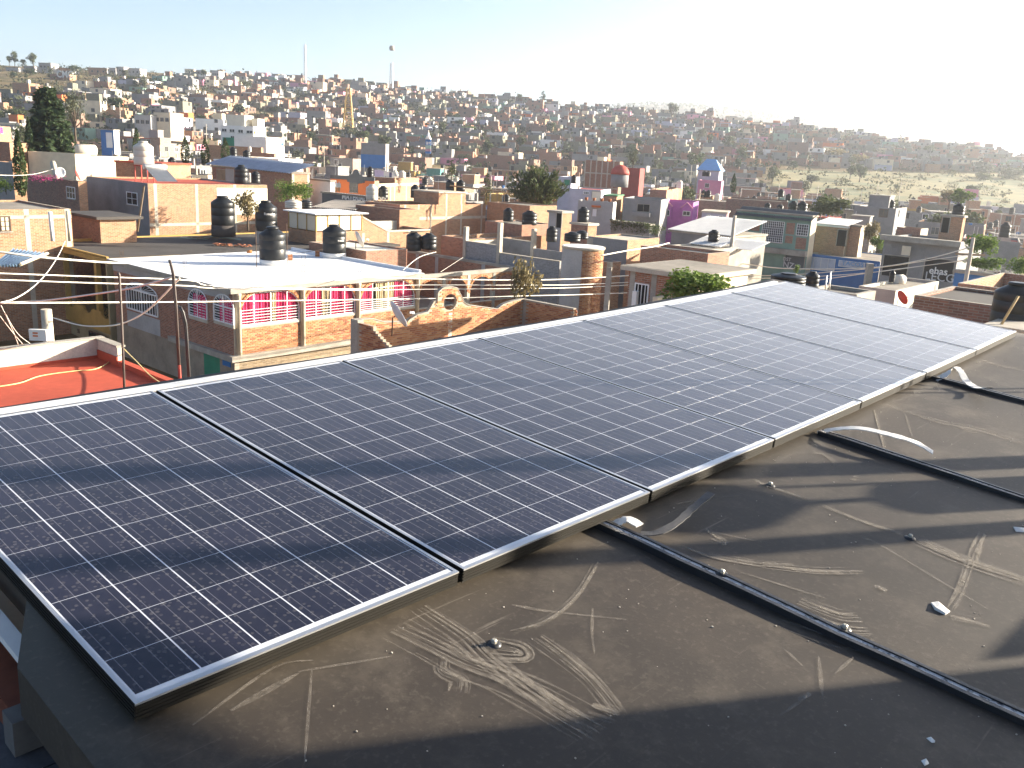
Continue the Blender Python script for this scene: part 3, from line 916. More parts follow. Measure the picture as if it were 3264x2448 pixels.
def mk(name, label, F, L=None, R=None, D=None, h=None, a=8.0, b=8.0, az=None, cat="house", z0=None, group=None, anchor='F'):
    if az is None: az = GRID if (D or 50) < 102 else GRID - 25
    A, B = azd(az - 90), azd(az)
    if anchor == 'R':
        P = at_d(R, D) if D else at_z(R, h)
        if F is not None: b = solve(P, -B, F)
        Fw = P - B * b; hh = P.z
    elif anchor == 'L':
        P = at_d(L, D) if D else at_z(L, h)
        if F is not None: a = solve(P, -A, F)
        Fw = P - A * a; hh = P.z
    else:
        Fw = at_d(F, D) if D else at_z(F, h); hh = Fw.z
    if L is not None and anchor != 'L': a = solve(Fw, A, L)
    if R is not None and anchor != 'R': b = solve(Fw, B, R)
    return House(name, label, cat, Fw, az, max(.6, a), max(.6, b), hh, z0, group)


# ---- water tanks
TANK_ME = {}
def tank_mesh(kind):
    if kind in TANK_ME: return TANK_ME[kind]
    mt = TANKB if kind == 'black' else TANKW
    prof = [(.485, 0), (.5, .03), (.5, .42), (.494, .43), (.494, .45), (.5, .46), (.5, .76), (.494, .77), (.494, .79), (.5, .80), (.5, 1.0), (.485, 1.035), (.26, 1.20), (.22, 1.235)]
    mb = MB().lathe(prof, 22)
    lid = MB().lathe([(.23, 1.235), (.24, 1.25), (.24, 1.29), (.20, 1.32)], 18)
    TANK_ME[kind] = (mb.mesh("tank_body", mt), lid.mesh("tank_lid", mt))
    return TANK_ME[kind]


def tank(P, dia, hgt, kind, label, group="water tanks on the roofs", parts=True):
    """P: point under the middle of the tank"""
    o = empty("water_tank", P, random.Random(label).uniform(0, 6), label, "water tank", group)
    o.scale = (dia, dia, hgt / 1.32)
    b, l = tank_mesh(kind)
    place("tank_body", b, o); place("tank_lid", l, o)
    return o


def tankp(p, wpx, hpx, D, kind, label, zbase=None, base=None):
    """p: bottom middle of the tank in the photograph, wpx/hpx its size in zoom pixels"""
    k = ZW[p[0]][2]
    P = at_d(p, D) if zbase is None else at_z(p, zbase)
    dd = (P - EYE).length
    dia = wpx * k * dd / FPX; hg = hpx * k * dd / FPX * 1.03
    v = ray(p); v.z = 0; v.normalize()
    P = P + v * dia * .42
    o = tank(P, dia, hg, kind, label)
    if base:
        zb = base if isinstance(base, float) else P.z - .5
        MB().lathe([(dia * .5, zb), (dia * .5, P.z - .002)], 18, P.x, P.y).build("tank_plinth", CONC2, None)
        q = bpy.data.objects[-1] if False else None
    return o


def plinth(o, depth, mat=WHITE, grow=1.02):
    """round masonry foot under a tank, a part of the tank"""
    d = o.scale.x; k = o.scale.z
    MB().lathe([(.5 * grow, -depth / k), (.5 * grow, -.002)], 20).build("tank_plinth", mat, o)


# ---- flat lettering
def letters(txt, size, mat, name="lettering", parent=None, mapf=None, bold=0.0, thick=.004):
    cu = bpy.data.curves.new("txt", 'FONT'); cu.body = txt; cu.size = size; cu.extrude = thick; cu.offset = bold; cu.resolution_u = 3
    ob = bpy.data.objects.new("txt", cu); COL.objects.link(ob)
    dg = bpy.context.evaluated_depsgraph_get()
    me = bpy.data.meshes.new_from_object(ob.evaluated_get(dg))
    COL.objects.unlink(ob); bpy.data.objects.remove(ob); bpy.data.curves.remove(cu)
    if mapf:
        for v in me.vertices: v.co = mapf(v.co)
    me.materials.clear(); me.materials.append(mat); me.name = name
    return place(name, me, parent)


def face_text(hs, face, txt, p, height, mat, parent=None, bold=.0, width=None, out=.03, slant=0.0):
    """text whose lower left corner sits at pixel p on a face of a house (reads left to right for the viewer)"""
    u, z = hs.uv(face, p)
    w0 = 1.0
    if width:
        n = max(1, len(txt)); w0 = width / (n * height * .58)
    def mp(c):
        x = c.x * w0
        return Vector(hs.pt(face, (u + x) if face == 'R' else (u - x), out + c.z, z + c.y + slant * x))
    return letters(txt, height * 1.38, mat, "lettering", parent or hs.root, mp, bold)


# ---- foliage
def card(mb, c, s_, rng, flat=.0, elong=1.0):
    a = Vector((rng.gauss(0, 1), rng.gauss(0, 1), rng.gauss(0, 1) * (1 - flat))).normalized()
    b = a.cross(Vector((rng.gauss(0, 1), rng.gauss(0, 1), rng.gauss(0, 1)))).normalized()
    a = a * s_ * elong; b = b * s_ * .62
    mb.quad(c - a, c - b * .9, c + a * 1.05, c + b)


CROWNS = {}
def crown_mesh(kind, mat, n, seed, size=None):
    key = (kind, mat.name, n, seed)
    if key in CROWNS: return CROWNS[key]
    r = random.Random(seed); mb = MB(); tr = MB()
    if kind == 'broad':
        tr.tube([(0, 0, -.05), (.01, .0, .2), (0, .02, .45)], .035, 6, r1=.02)
        blobs = []
        for k in range(13):
            an = r.uniform(0, 2 * pi); rr = r.uniform(0, .30); z = r.uniform(.34, .86)
            rr *= 1.0 - .6 * abs(z - .55)
            blobs.append((Vector((rr * cos(an), rr * sin(an), z)), r.uniform(.11, .20)))
            tr.tube([(0, 0, .3), (rr * cos(an) * .6, rr * sin(an) * .6, z * .8), (rr * cos(an), rr * sin(an), z)], .014, 4, r1=.004)
        for k in range(n):
            c, R_ = r.choice(blobs); d = Vector((r.gauss(0, 1), r.gauss(0, 1), r.gauss(0, .8))).normalized() * R_ * r.uniform(.45, 1.06)
            card(mb, c + d, r.uniform(.016, .036) * (size or 1), r)
    elif kind == 'conifer':
        tr.tube([(0, 0, -.04), (0, 0, .5), (.01, 0, .99)], .028, 7, r1=.004)
        for k in range(n // 11):
            z = .06 + .92 * (r.random() ** 1.15); an = r.uniform(0, 2 * pi)
            L = (.05 + .30 * (1 - z) ** .75) * r.uniform(.7, 1.12)
            for q in range(11):
                t = .18 + .82 * (q + r.random()) / 11
                c = Vector((cos(an) * L * t + r.gauss(0, .012), sin(an) * L * t + r.gauss(0, .012), z - .10 * L * t + .06 * L * t * t + r.gauss(0, .008)))
                card(mb, c, r.uniform(.014, .030) * (size or 1), r, .5, 1.3)
    elif kind == 'cypress':
        tr.tube([(0, 0, -.03), (0, 0, .5)], .02, 6, r1=.01)
        for k in range(n):
            z = r.random(); an = r.uniform(0, 2 * pi)
            R_ = .115 * (sin(pi * min(1, (z * .93 + .09))) ** .75) * (1.1 - .5 * z) * r.uniform(.72, 1.08)
            card(mb, Vector((R_ * cos(an), R_ * sin(an), z)), r.uniform(.014, .03) * (size or 1), r, -.4, 1.3)
    elif kind == 'pine':
        tr.tube([(0, 0, -.05), (.0, .0, .25)], .05, 7, r1=.04)
        for k in range(n // 60):
            an = r.uniform(0, 2 * pi); el = radians(r.uniform(12, 88)); L = r.uniform(.45, .85) * (.75 + .25 * sin(el))
            d = Vector((cos(an) * cos(el), sin(an) * cos(el), sin(el)))
            pts = [Vector((0, 0, .14)) + d * L * t + Vector((0, 0, .16 * t * t * cos(el))) for t in (0, .35, .7, 1)]
            tr.tube(pts, .016, 5, r1=.005)
            for q in range(60):
                t = .25 + .78 * r.random() ** .8
                i = min(2, int(t * 3)); c = Vector((0, 0, .14)) + d * L * t + Vector((0, 0, .16 * t * t * cos(el)))
                sp_ = .075 * (1.15 - .55 * t)
                c += Vector((r.gauss(0, sp_), r.gauss(0, sp_), r.gauss(0, sp_ * .75)))
                a = (d + Vector((r.gauss(0, .5), r.gauss(0, .5), r.gauss(0, .5) + .25))).normalized() * r.uniform(.02, .042) * (size or 1)
                b = a.cross(Vector((r.gauss(0, 1), r.gauss(0, 1), r.gauss(0, 1)))).normalized() * a.length * .4
                mb.quad(c - a, c - b, c + a, c + b)
    else:                                     # bush
        tr.tube([(0, 0, -.05), (0, 0, .2)], .02, 5)
        blobs = [(Vector((r.uniform(-.34, .34), r.uniform(-.34, .34), r.uniform(.08, .68))), r.uniform(.18, .30)) for k in range(14)]
        for k in range(n):
            c, R_ = r.choice(blobs); d = Vector((r.gauss(0, 1), r.gauss(0, 1), r.gauss(0, .8))).normalized() * R_ * r.uniform(.5, 1.08)
            q = c + d
            if q.z > -.02: card(mb, q, r.uniform(.022, .048) * (size or 1), r)
    CROWNS[key] = (mb.mesh("crown", mat), tr.mesh("trunk", BARK))
    return CROWNS[key]


BARK = plain("bark", (.10, .075, .055), .95, var=.4)
FG_DARK = foliage("leaf_dark_conifer", (.022, .04, .018), (.055, .085, .035))
FG_CYP = foliage("leaf_cypress", (.03, .05, .018), (.075, .105, .035))
FG_PINE = foliage("leaf_olive_pine", (.032, .05, .02), (.095, .115, .042))
FG_MID = foliage("leaf_mid_green", (.045, .065, .025), (.11, .125, .05))
FG_BRIGHT = foliage("leaf_bright_green", (.06, .11, .02), (.17, .24, .05))
FG_GREY = foliage("leaf_grey_green", (.07, .08, .05), (.14, .15, .09))
FG_DRY = foliage("leaf_dry", (.12, .10, .05), (.26, .21, .10))
FG_PINK = foliage("petal_magenta", (.45, .03, .16), (.62, .10, .32))


def tree(P, h, w, kind, mat, n, seed, name, label, cat="tree", group=None, size=None, rz=None):
    o = empty(name, P, (seed * 1.7) % 6.28 if rz is None else rz, label, cat, group)
    base_w = dict(broad=.86, conifer=.66, cypress=.23, pine=1.5, bush=1.1)[kind]
    o.scale = (w / base_w, w / base_w, h)
    cr, tr = crown_mesh(kind, mat, n, seed % 7 + (0 if n < 2500 else seed), size)
    place("crown", cr, o); place("trunk", tr, o)
    return o


def treep(p, hpx, wpx, D, kind, mat, n, seed, name, label, cat="tree", group=None, size=None, rz=None):
    """p: foot of the tree in the photograph; heights and widths in zoom pixels"""
    k = ZW[p[0]][2]; P = at_d(p, D); dd = (P - EYE).length
    return tree(P, hpx * k * dd / FPX, wpx * k * dd / FPX, kind, mat, n, seed, name, label, cat, group, size, rz)
# ---------------------------------------------------------------- red-roofed neighbour, lower left
KW = at_d(('G', 1062, 748), 24.0)
a_, b_ = 9.0, 16.0
RH = House("red_roof_house", "house with a flat bright red roof and stained white parapet, just behind the panels", "house",
           KW - azd(GRID - 90) * a_ - azd(GRID) * b_, GRID, a_, b_, KW.z)
hh = KW.z; zr = hh - .47
mb = MB(); mb.box(0, b_ - .16, 0, a_ - .16, RH.z0, zr); RH.part("roof", mb, RROOF)
PARW = plain("stained_white_parapet", (.58, .52, .44), .95, var=.4, scale=4)
RH.part("parapet", MB().box(0, b_, a_ - .16, a_, RH.z0, hh), [PARW])
RH.part("parapet", MB().box(b_ - .16, b_, a_ - 1.25, a_ - .162, RH.z0, hh - .02), [PARW])
RH.part("parapet", MB().box(b_ - .18, b_, 0, a_ - 1.252, RH.z0, hh - .34), [RROOF])
RH.part("parapet_skirting", MB().box(0, b_ - .162, a_ - .19, a_ - .162, zr, zr + .07), RROOF)
RH.part("parapet_skirting", MB().box(b_ - .19, b_ - .162, a_ - 1.25, a_ - .19, zr, zr + .22), RROOF)
RH.part("coping", MB().box(0, b_ + .03, a_ - .18, a_ + .03, hh, hh + .04), CONC)
RH.part("coping", MB().box(b_ - .19, b_ + .03, a_ - 1.27, a_ - .182, hh - .018, hh + .03), CONC)
def cable(name, label, cat, pts, r, mat, group=None, sub=5):
    P = [Vector(q) for q in pts]; Q = []
    for i in range(len(P) - 1):
        p0, p1, p2, p3 = P[max(0, i - 1)], P[i], P[i + 1], P[min(len(P) - 1, i + 2)]
        for k in range(sub):
            t = k / sub
            Q.append(.5 * ((2 * p1) + (p2 - p0) * t + (2 * p0 - 5 * p1 + 4 * p2 - p3) * t * t + (3 * p1 - p0 - 3 * p2 + p3) * t ** 3))
    Q.append(P[-1])
    o = MB().tube(Q, r, 5).build(name, mat); return tag(o, label, cat, group)
YEL = plain("yellow_cable", (.62, .50, .22), .6, var=.1, bmp=0)
P0 = at_d(('G', 1228, 880), 23.9)
cable("yellow_cable", "pale yellow cable trailing across the red roof", "cable",
      [P0] + [at_z(('G', x, y), zr + .02) for x, y in ((1150, 1010), (1000, 1085), (780, 1105), (430, 1155), (210, 1230), (-60, 1275))], .014, YEL)
cable("yellow_cable", "pale yellow cable hanging down outside the red roof's parapet", "cable",
      [at_d(('G', x, y), d) for x, y, d in ((1308, 866, 23.6), (1370, 930, 22.6), (1450, 1010, 21.8), (1610, 1170, 20), (1860, 1318, 18))], .013, YEL)
ROD = plain("galvanised_pipe", (.12, .10, .09), .5, .1, var=.3)
o = MB().tube([at_d(('G', 1250, 62), 15), at_d(('G', 1262, 90), 15), at_d(('G', 1290, 640), 15), at_d(('G', 1322, 1440), 15)], .02, 7).build("steel_rod", ROD)
tag(o, "single thin steel rod standing in front of the white arched window", "rod", "rods and conduits behind the panels")
RPAINT = plain("red_paint", (.40, .07, .05), .7)
cn = empty("conduit_pipe", label="tall bent double conduit, its foot painted red, rising above the white roof's edge", cat="conduit", group="rods and conduits behind the panels")
for dx in (0, 10):
    MB().tube([at_d(('B', 880 + dx * .6, 472), 17), at_d(('B', 900 + dx, 540), 17), at_d(('B', 922 + dx * 1.3, 640), 17), at_d(('B', 950 + dx * 1.6, 1000), 17), at_d(('G', 1889 + dx, 1040), 17)], .019, 7).build("pipe", ROD, cn)
    MB().tube([at_d(('G', 1889 + dx, 1040), 17), at_d(('G', 1910 + dx, 1420), 17)], .021, 7).build("painted_foot", RPAINT, cn)
cn = empty("conduit_pipe", label="shorter dark double conduit with a curved top beside the tall bent one", cat="conduit", group="rods and conduits behind the panels")
for dx in (0, 20):
    MB().tube([at_d(('G', 1886 + dx, 412 + dx * .4), 17.5), at_d(('G', 1918 + dx, 480), 17.5), at_d(('G', 1950 + dx * .9, 600), 17.5), at_d(('G', 1968 + dx * .6, 760), 17.5), at_d(('G', 2010 + dx * .5, 1400), 17.5)], .022, 7).build("pipe", plain("black_conduit", (.05, .05, .05), .4, bmp=0, spec=.5), cn)

# ---------------------------------------------------------------- bricks as geometry
BR_MATS = [plain("fired_brick_a", (.44, .20, .09), .9, var=.3, scale=12), plain("fired_brick_b", (.38, .15, .07), .9, var=.3, scale=12),
           plain("fired_brick_c", (.50, .26, .13), .9, var=.3, scale=12), plain("fired_brick_d", (.31, .115, .06), .9, var=.35, scale=12)]
MORTAR = plain("lime_mortar", (.40, .33, .25), .95, var=.3, scale=6)
BR_ME = {}
def brick_mesh(face, k):
    if (face, k) not in BR_ME:
        mb = MB(); l, h_ = .132, .032
        if face == 'R': mb.box(-l, l, -.016, .02, -h_, h_)
        else: mb.box(-.016, .02, -l, l, -h_, h_)
        BR_ME[face, k] = mb.mesh("brick", BR_MATS[k])
    return BR_ME[face, k]
def lay_bricks(hs, parent, face, off, u0, u1, z0, z1, ok=None, budget=300, seed=1, side=1):
    """running bond; the ones nearest the camera become parts, the rest one joined mesh"""
    r = random.Random(seed); L = []
    row = 0; z = z0 + .045
    while z < z1 - .02:
        u = u0 + (.14 if row % 2 else .0) + .14
        while u < u1 - .10:
            if ok is None or ok(u, z): L.append((u, z))
            u += .282
        z += .083; row += 1
    def P(u, z): return hs.wor(u, off, z) if face == 'R' else hs.wor(off, u, z)
    L.sort(key=lambda q: (P(*q) - EYE).length)
    rest = MB()
    for i, (u, z) in enumerate(L):
        k = r.choice((0, 0, 1, 2, 2, 3)); ju = r.uniform(-.006, .006); jo = r.uniform(-.006, .006); jz = r.uniform(-.004, .004)
        loc = (u + ju, off + jo, z + jz) if face == 'R' else (off + jo, u + ju, z + jz)
        if i < budget:
            place("brick", brick_mesh(face, k), parent, loc)
        else:
            l, h_ = .132, .032
            if face == 'R': rest.box(loc[0] - l, loc[0] + l, loc[1] - .016, loc[1] + .02, loc[2] - h_, loc[2] + h_, k)
            else: rest.box(loc[0] - .016, loc[0] + .02, loc[1] - l, loc[1] + l, loc[2] - h_, loc[2] + h_, k)
    if rest.v:
        o = rest.build("brick", BR_MATS, parent); o["kind"] = "stuff"
    return len(L)


def arc_ring(hs, parent, face, off, uc, zs, ru, rz, t0, t1, n, depth=.13, out=.05, mat=None):
    """voussoir bricks round an arch"""
    for k in range(n):
        t = t0 + (t1 - t0) * (k + .5) / n
        dt = (t1 - t0) / n * .42
        pts = []
        for tt, e in ((t - dt, 0), (t + dt, 0), (t + dt, depth), (t - dt, depth)):
            pts.append((uc + (ru + e) * cos(tt), zs + (rz + e) * sin(tt)))
        mb = MB()
        f = [hs.pt(face, u, out - off, z) for u, z in pts]; b = [hs.pt(face, u, -.05 - off, z) for u, z in pts]
        mb.poly(f); mb.poly(b[::-1])
        for i in range(4): mb.quad(f[i], b[i], b[(i + 1) % 4], f[(i + 1) % 4])
        o = mb.build("arch_brick", mat or BR_MATS[k % 3], parent)


def slab_cols(hs, face, off, th, u0, u1, step, zlo, zhi, hole=None):
    """wall built of vertical slices: zlo/zhi functions of u, hole(u) -> (z0, z1) or None"""
    mb = MB(); n = max(1, int(round((u1 - u0) / step)))
    for i in range(n):
        a0 = u0 + (u1 - u0) * i / n; a1 = u0 + (u1 - u0) * (i + 1) / n; um = (a0 + a1) / 2
        segs = [(zlo(um), zhi(um))]
        hz = hole(um) if hole else None
        if hz: segs = [(zlo(um), min(hz[0], zhi(um))), (hz[1], zhi(um))]
        for z0, z1 in segs:
            if z1 - z0 > .004: hs.fbox(mb, face, a0, a1, -off - th, -off, z0, z1)
    return mb


# ---------------------------------------------------------------- the arched house with the white roof
AH = mk("arched_house", "two-storey brick house with a white flat roof, arched windows and pink curtains", ('B', 1605, 820), ('B', 145, 450), ('C', 2065, 540), D=44)
ZT = AH.h; ST_ = .22                           # slab top, wall set back under the slab edge
X2 = AH.b; Y2 = AH.a
colu = [AH.uv('R', ('C', x, y), ST_)[0] for x, y in ((185, 1000), (832, 960), (1390, 850), (1985, 800))]
XE = AH.uv('R', ('D', 1105, 1100), ST_)[0]
zcor = AH.uv('R', ('C', 500, 1330), .0)[1]     # cornice (first floor slab) top
zsil = AH.uv('R', ('C', 510, 1040), ST_)[1]
mb = MB(); mb.box(0, X2, 0, Y2, ZT - .24, ZT - .006); AH.part("roof_slab", mb, CONC)
mb = MB(); mb.box(.02, X2 - .02, .02, Y2 - .02, ZT - .004, ZT + .006); AH.part("roof_coat", mb, WROOF)
# rear curb of the white roof
AH.part("roof_curb", MB().box(X2 - .14, X2, .3, Y2, ZT + .006, ZT + .16), WROOF)
# lower storey and left wall
LOW = plain("lower_plaster", (.30, .25, .19), .95, var=.35)
mb = MB(); mb.quad((ST_, Y2 - .3, AH.z0), (ST_, ST_, AH.z0), (ST_, ST_, ZT - .24), (ST_, Y2 - .3, ZT - .24))
AH.part("side_wall", mb, BRICK2)
mb = MB(); mb.quad((ST_ - .02, Y2 - .3, AH.z0), (ST_ - .02, ST_, AH.z0), (ST_ - .02, ST_, zcor - .3), (ST_ - .02, Y2 - .3, zcor - .3)); AH.part("lower_side_wall", mb, LOW)
mb = MB(); mb.quad((ST_, ST_, AH.z0), (XE, ST_, AH.z0), (XE, ST_, zcor - .28), (ST_, ST_, zcor - .28)); AH.part("lower_wall", mb, BRICK3)
mb = MB(); mb.box(ST_, ST_ + .25, ST_ - .014, ST_ + .1, AH.z0, zcor - .3); AH.part("lower_corner_column", mb, CONC2)
mb = MB(); mb.box(-.05, XE, -.05, ST_ - .004, zcor - .28, zcor); mb.box(-.05, ST_ - .006, ST_ - .002, Y2 * .48, zcor - .28, zcor - .002); AH.part("cornice_slab", mb, CONC)
mb = MB(); mb.box(ST_ - .03, ST_ + .06, ST_ + .3, Y2 - .3, ZT - .62, ZT - .244); AH.part("edge_beam", mb, GREYL)
mb = MB(); mb.box(ST_ + .01, XE - .01, ST_ + .2, 9.5, zcor - .25, zcor - .02); AH.part("patio_floor", mb, CROOF)
mb = MB(); mb.quad((ST_ + .05, 2.2, zcor), (X2, 2.2, zcor), (X2, 2.2, ZT - .25), (ST_ + .05, 2.2, ZT - .25)); mb.quad((X2 - .05, ST_ + .1, zcor), (X2 - .05, Y2 - .2, zcor), (X2 - .05, Y2 - .2, ZT - .25), (X2 - .05, ST_ + .1, ZT - .25)); AH.part("room_wall", mb, GREYP)
# bays with windows
PINK = plain("pink_curtain", (.62, .05, .15), .85, var=.15, scale=9, bmp=0)
CREAMC = plain("cream_curtain", (.55, .45, .28), .85, var=.12, scale=9, bmp=0)
m, nt, p = nodes("clear_glass"); p.inputs["Base Color"].default_value = (.9, .95, .95, 1); p.inputs["Roughness"].default_value = .03
tr = N(nt, "ShaderNodeBsdfTransparent"); ms = N(nt, "ShaderNodeMixShader"); gl = N(nt, "ShaderNodeBsdfGlossy"); gl.inputs["Roughness"].default_value = .03
ms.inputs[0].default_value = .05
nt.links.new(tr.outputs[0], ms.inputs[1]); nt.links.new(gl.outputs[0], ms.inputs[2])
nt.links.new(ms.outputs[0], [x for x in nt.nodes if x.type == 'OUTPUT_MATERIAL'][0].inputs[0])
CGLASS = m
def curtain(hs, parent, face, off, u0, u1, z0, z1, mat, ph=0.0, gather=0.0):
    mb = MB(); n = max(10, int(abs(u1 - u0) / .035)); top = []; bot = []
    for i in range(n + 1):
        t = i / n; u = u0 + (u1 - u0) * t
        w = .035 * sin(u * 38 + ph) + .02 * sin(u * 17 + ph * 2)
        ub = u + gather * (0.5 - t)
        top.append(hs.pt(face, u, -off + w * .6, z1 + .02 * sin(u * 9))); bot.append(hs.pt(face, ub, -off + w, z0))
    for i in range(n):
        mb.quad(bot[i], bot[i + 1], top[i + 1], top[i]); mb.s[-1] = True
    return hs.part("curtain", mb, mat, parent)
ztop = ZT - .30
bay_curt = [[(.02, .50, PINK), (.50, .62, CREAMC), (.62, .98, PINK)], [(.02, .34, PINK), (.34, .50, CREAMC), (.52, .98, PINK)], [(.02, .24, PINK), (.30, .52, CREAMC), (.52, .64, CREAMC), (.64, .98, PINK)]]
for bi in range(3):
    u0, u1 = colu[bi] + .15, colu[bi + 1] - .15
    wd_ = u1 - u0; r_ = wd_ * .30; zs = ztop - r_ * .95
    def ztopf(u, u0=u0, u1=u1, r_=r_, zs=zs):
        e = min(u - u0, u1 - u)
        if e >= r_: return ztop
        return zs + (ztop - zs) * sqrt(max(0, 1 - ((r_ - e) / r_) ** 2))
    sp = AH.part("spandrel_wall", slab_cols(AH, 'R', ST_, .16, u0, u1, .06, lambda u: ztopf(u) - .001, lambda u: ZT - .242), BRICK)
    arc_ring(AH, sp, 'R', ST_, u0 + r_, zs, r_, ztop - zs, pi, pi / 2, 9)
    arc_ring(AH, sp, 'R', ST_, u1 - r_, zs, r_, ztop - zs, 0, pi / 2, 9)
    sw = AH.part("sill_wall", MB().box(u0 - .1, u1 + .1, ST_, ST_ + .16, zcor, zsil - .12), MORTAR)
    lay_bricks(AH, sw, 'R', ST_ - .004, u0 - .08, u1 + .08, zcor, zsil - .12, budget=100, seed=bi + 3)
    AH.part("window_sill", MB().box(u0 - .05, u1 + .05, ST_ - .05, ST_ + .2, zsil - .12, zsil), CONC2)
    mb = MB(); e = .022
    for k in range(6):
        z = zsil + .03 + k * (zs + .25 - zsil) / 6
        AH.fbox(mb, 'R', u0, u1, -ST_ - .03, -ST_ + .0, z - .013, z + .013)
    for t in (0.008, .22, .5, .78, .992):
        u = u0 + wd_ * t; AH.fbox(mb, 'R', u - e, u + e, -ST_ - .05, -ST_ + .004, zsil, ztopf(min(u1 - .05, max(u0 + .05, u))))
    AH.fbox(mb, 'R', u0, u1, -ST_ - .05, -ST_ + .002, zsil, zsil + .06); AH.fbox(mb, 'R', u0 + r_, u1 - r_, -ST_ - .05, -ST_ + .002, ztop - .05, ztop)
    for side, cc, t0, t1 in ((0, u0 + r_, pi, pi / 2), (1, u1 - r_, 0, pi / 2)):
        for k in range(8):
            ta = t0 + (t1 - t0) * k / 8; tb = t0 + (t1 - t0) * (k + 1) / 8
            A_ = Vector(AH.pt('R', cc + (r_ - .02) * cos(ta), -ST_ - .02, zs + (ztop - zs - .02) * sin(ta))); B_ = Vector(AH.pt('R', cc + (r_ - .02) * cos(tb), -ST_ - .02, zs + (ztop - zs - .02) * sin(tb)))
            mb.tube([A_, B_], .026, 4)
    w = AH.part("window", mb, IRONW)
    g = MB(); pts = [AH.pt('R', u, -ST_ - .07, zsil) for u in (u0, u1)] + [AH.pt('R', u1 - (u1 - u0) * k / 24, -ST_ - .07, ztopf(min(u1 - .001, max(u0 + .001, u1 - (u1 - u0) * k / 24)))) for k in range(25)]
    g.poly(pts); AH.part("pane", g, CGLASS, w)
    for t0, t1, mt in bay_curt[bi]:
        curtain(AH, w, 'R', ST_ + .15, u0 + wd_ * t0, u0 + wd_ * t1, zsil + .02, ztop - .02, mt, t0 * 9 + bi, .12 if mt is CREAMC else .03)
# round columns of the front
def column(hs, u, off, z0, z1, r=.13):
    mb = MB(); mb.lathe([(r, z0), (r, z1 - .14), (r * 1.25, z1 - .12), (r * 1.25, z1)], 14, u, off)
    return hs.part("column", mb, plain("cream_column", (.62, .54, .42), .8, var=.2))
for u in colu: column(AH, u, ST_ - .05, zcor, ZT - .24)
AH.part("corner_pier", MB().box(ST_ + .01, colu[0] + .16, ST_ + .012, ST_ + .2, zcor, ZT - .242), CONC2)
# arcade on the right
au = [AH.uv('R', ('D', x, y), ST_)[0] for x, y in ((95, 1200), (365, 1100), (610, 1150), (868, 1090), (1105, 1100))]
zbeam = AH.uv('R', ('D', 1110, 985), ST_)[1]; zbt = AH.uv('R', ('D', 1110, 950), ST_)[1]
zpar = AH.uv('R', ('D', 850, 1290), ST_)[1]
for k in range(4):
    u0, u1 = au[k] + .12, au[k + 1] - .12; uc = (u0 + u1) / 2; ru = (u1 - u0) / 2
    zt_ = zbeam - .17; zs = zt_ - ru * .95
    sp = AH.part("spandrel_wall", slab_cols(AH, 'R', ST_, .16, u0, u1, .05, lambda u: zs + (zt_ - zs) * sqrt(max(0, 1 - ((u - uc) / ru) ** 2)), lambda u: zbeam), BRICK)
    arc_ring(AH, sp, 'R', ST_, uc, zs, ru, zt_ - zs, pi, 0, 17, .12)
    sw = AH.part("low_wall", MB().box(u0 - .12, u1 + .12, ST_ + .01, ST_ + .17, zcor, zpar), MORTAR)
    lay_bricks(AH, sw, 'R', ST_ + .006, u0 - .1, u1 + .1, zcor, zpar, budget=0, seed=20 + k)
    AH.part("parapet_cap", MB().box(u0 - .12, u1 + .12, ST_ - .02, ST_ + .2, zpar, zpar + .05), CONC2)
for k, u in enumerate(au):
    AH.part("column", MB().box(u - .12, u + .12, ST_ - .03, ST_ + .2, zcor, zbeam), CONC2 if k % 2 == 0 else CONC)
mb = MB(); mb.box(X2 + .002, XE + .14, ST_ - .05, ST_ + .22, zbeam, zbt); AH.part("arcade_beam", mb, CONC)
# long side wall of the patio
zpw = AH.uv('L', ('D', 700, 890), XE)[1]
mb = MB(); mb.box(XE - .0, XE + .15, ST_ + .25, 13.5, AH.z0, zpw - .18); pw = AH.part("patio_wall", mb, BRICK2)
AH.part("wall_cap", MB().box(XE - .04, XE + .2, ST_ + .24, 13.5, zpw - .18, zpw), CONC)
for x, y in ((95, 900), (290, 930), (760, 960)):
    yv = AH.uv('L', ('D', x, y), XE)[0]; AH.part("concrete_column", MB().box(XE - .014, XE + .1, yv - .16, yv + .16, zcor - .2, zpw - .182), GREYL)
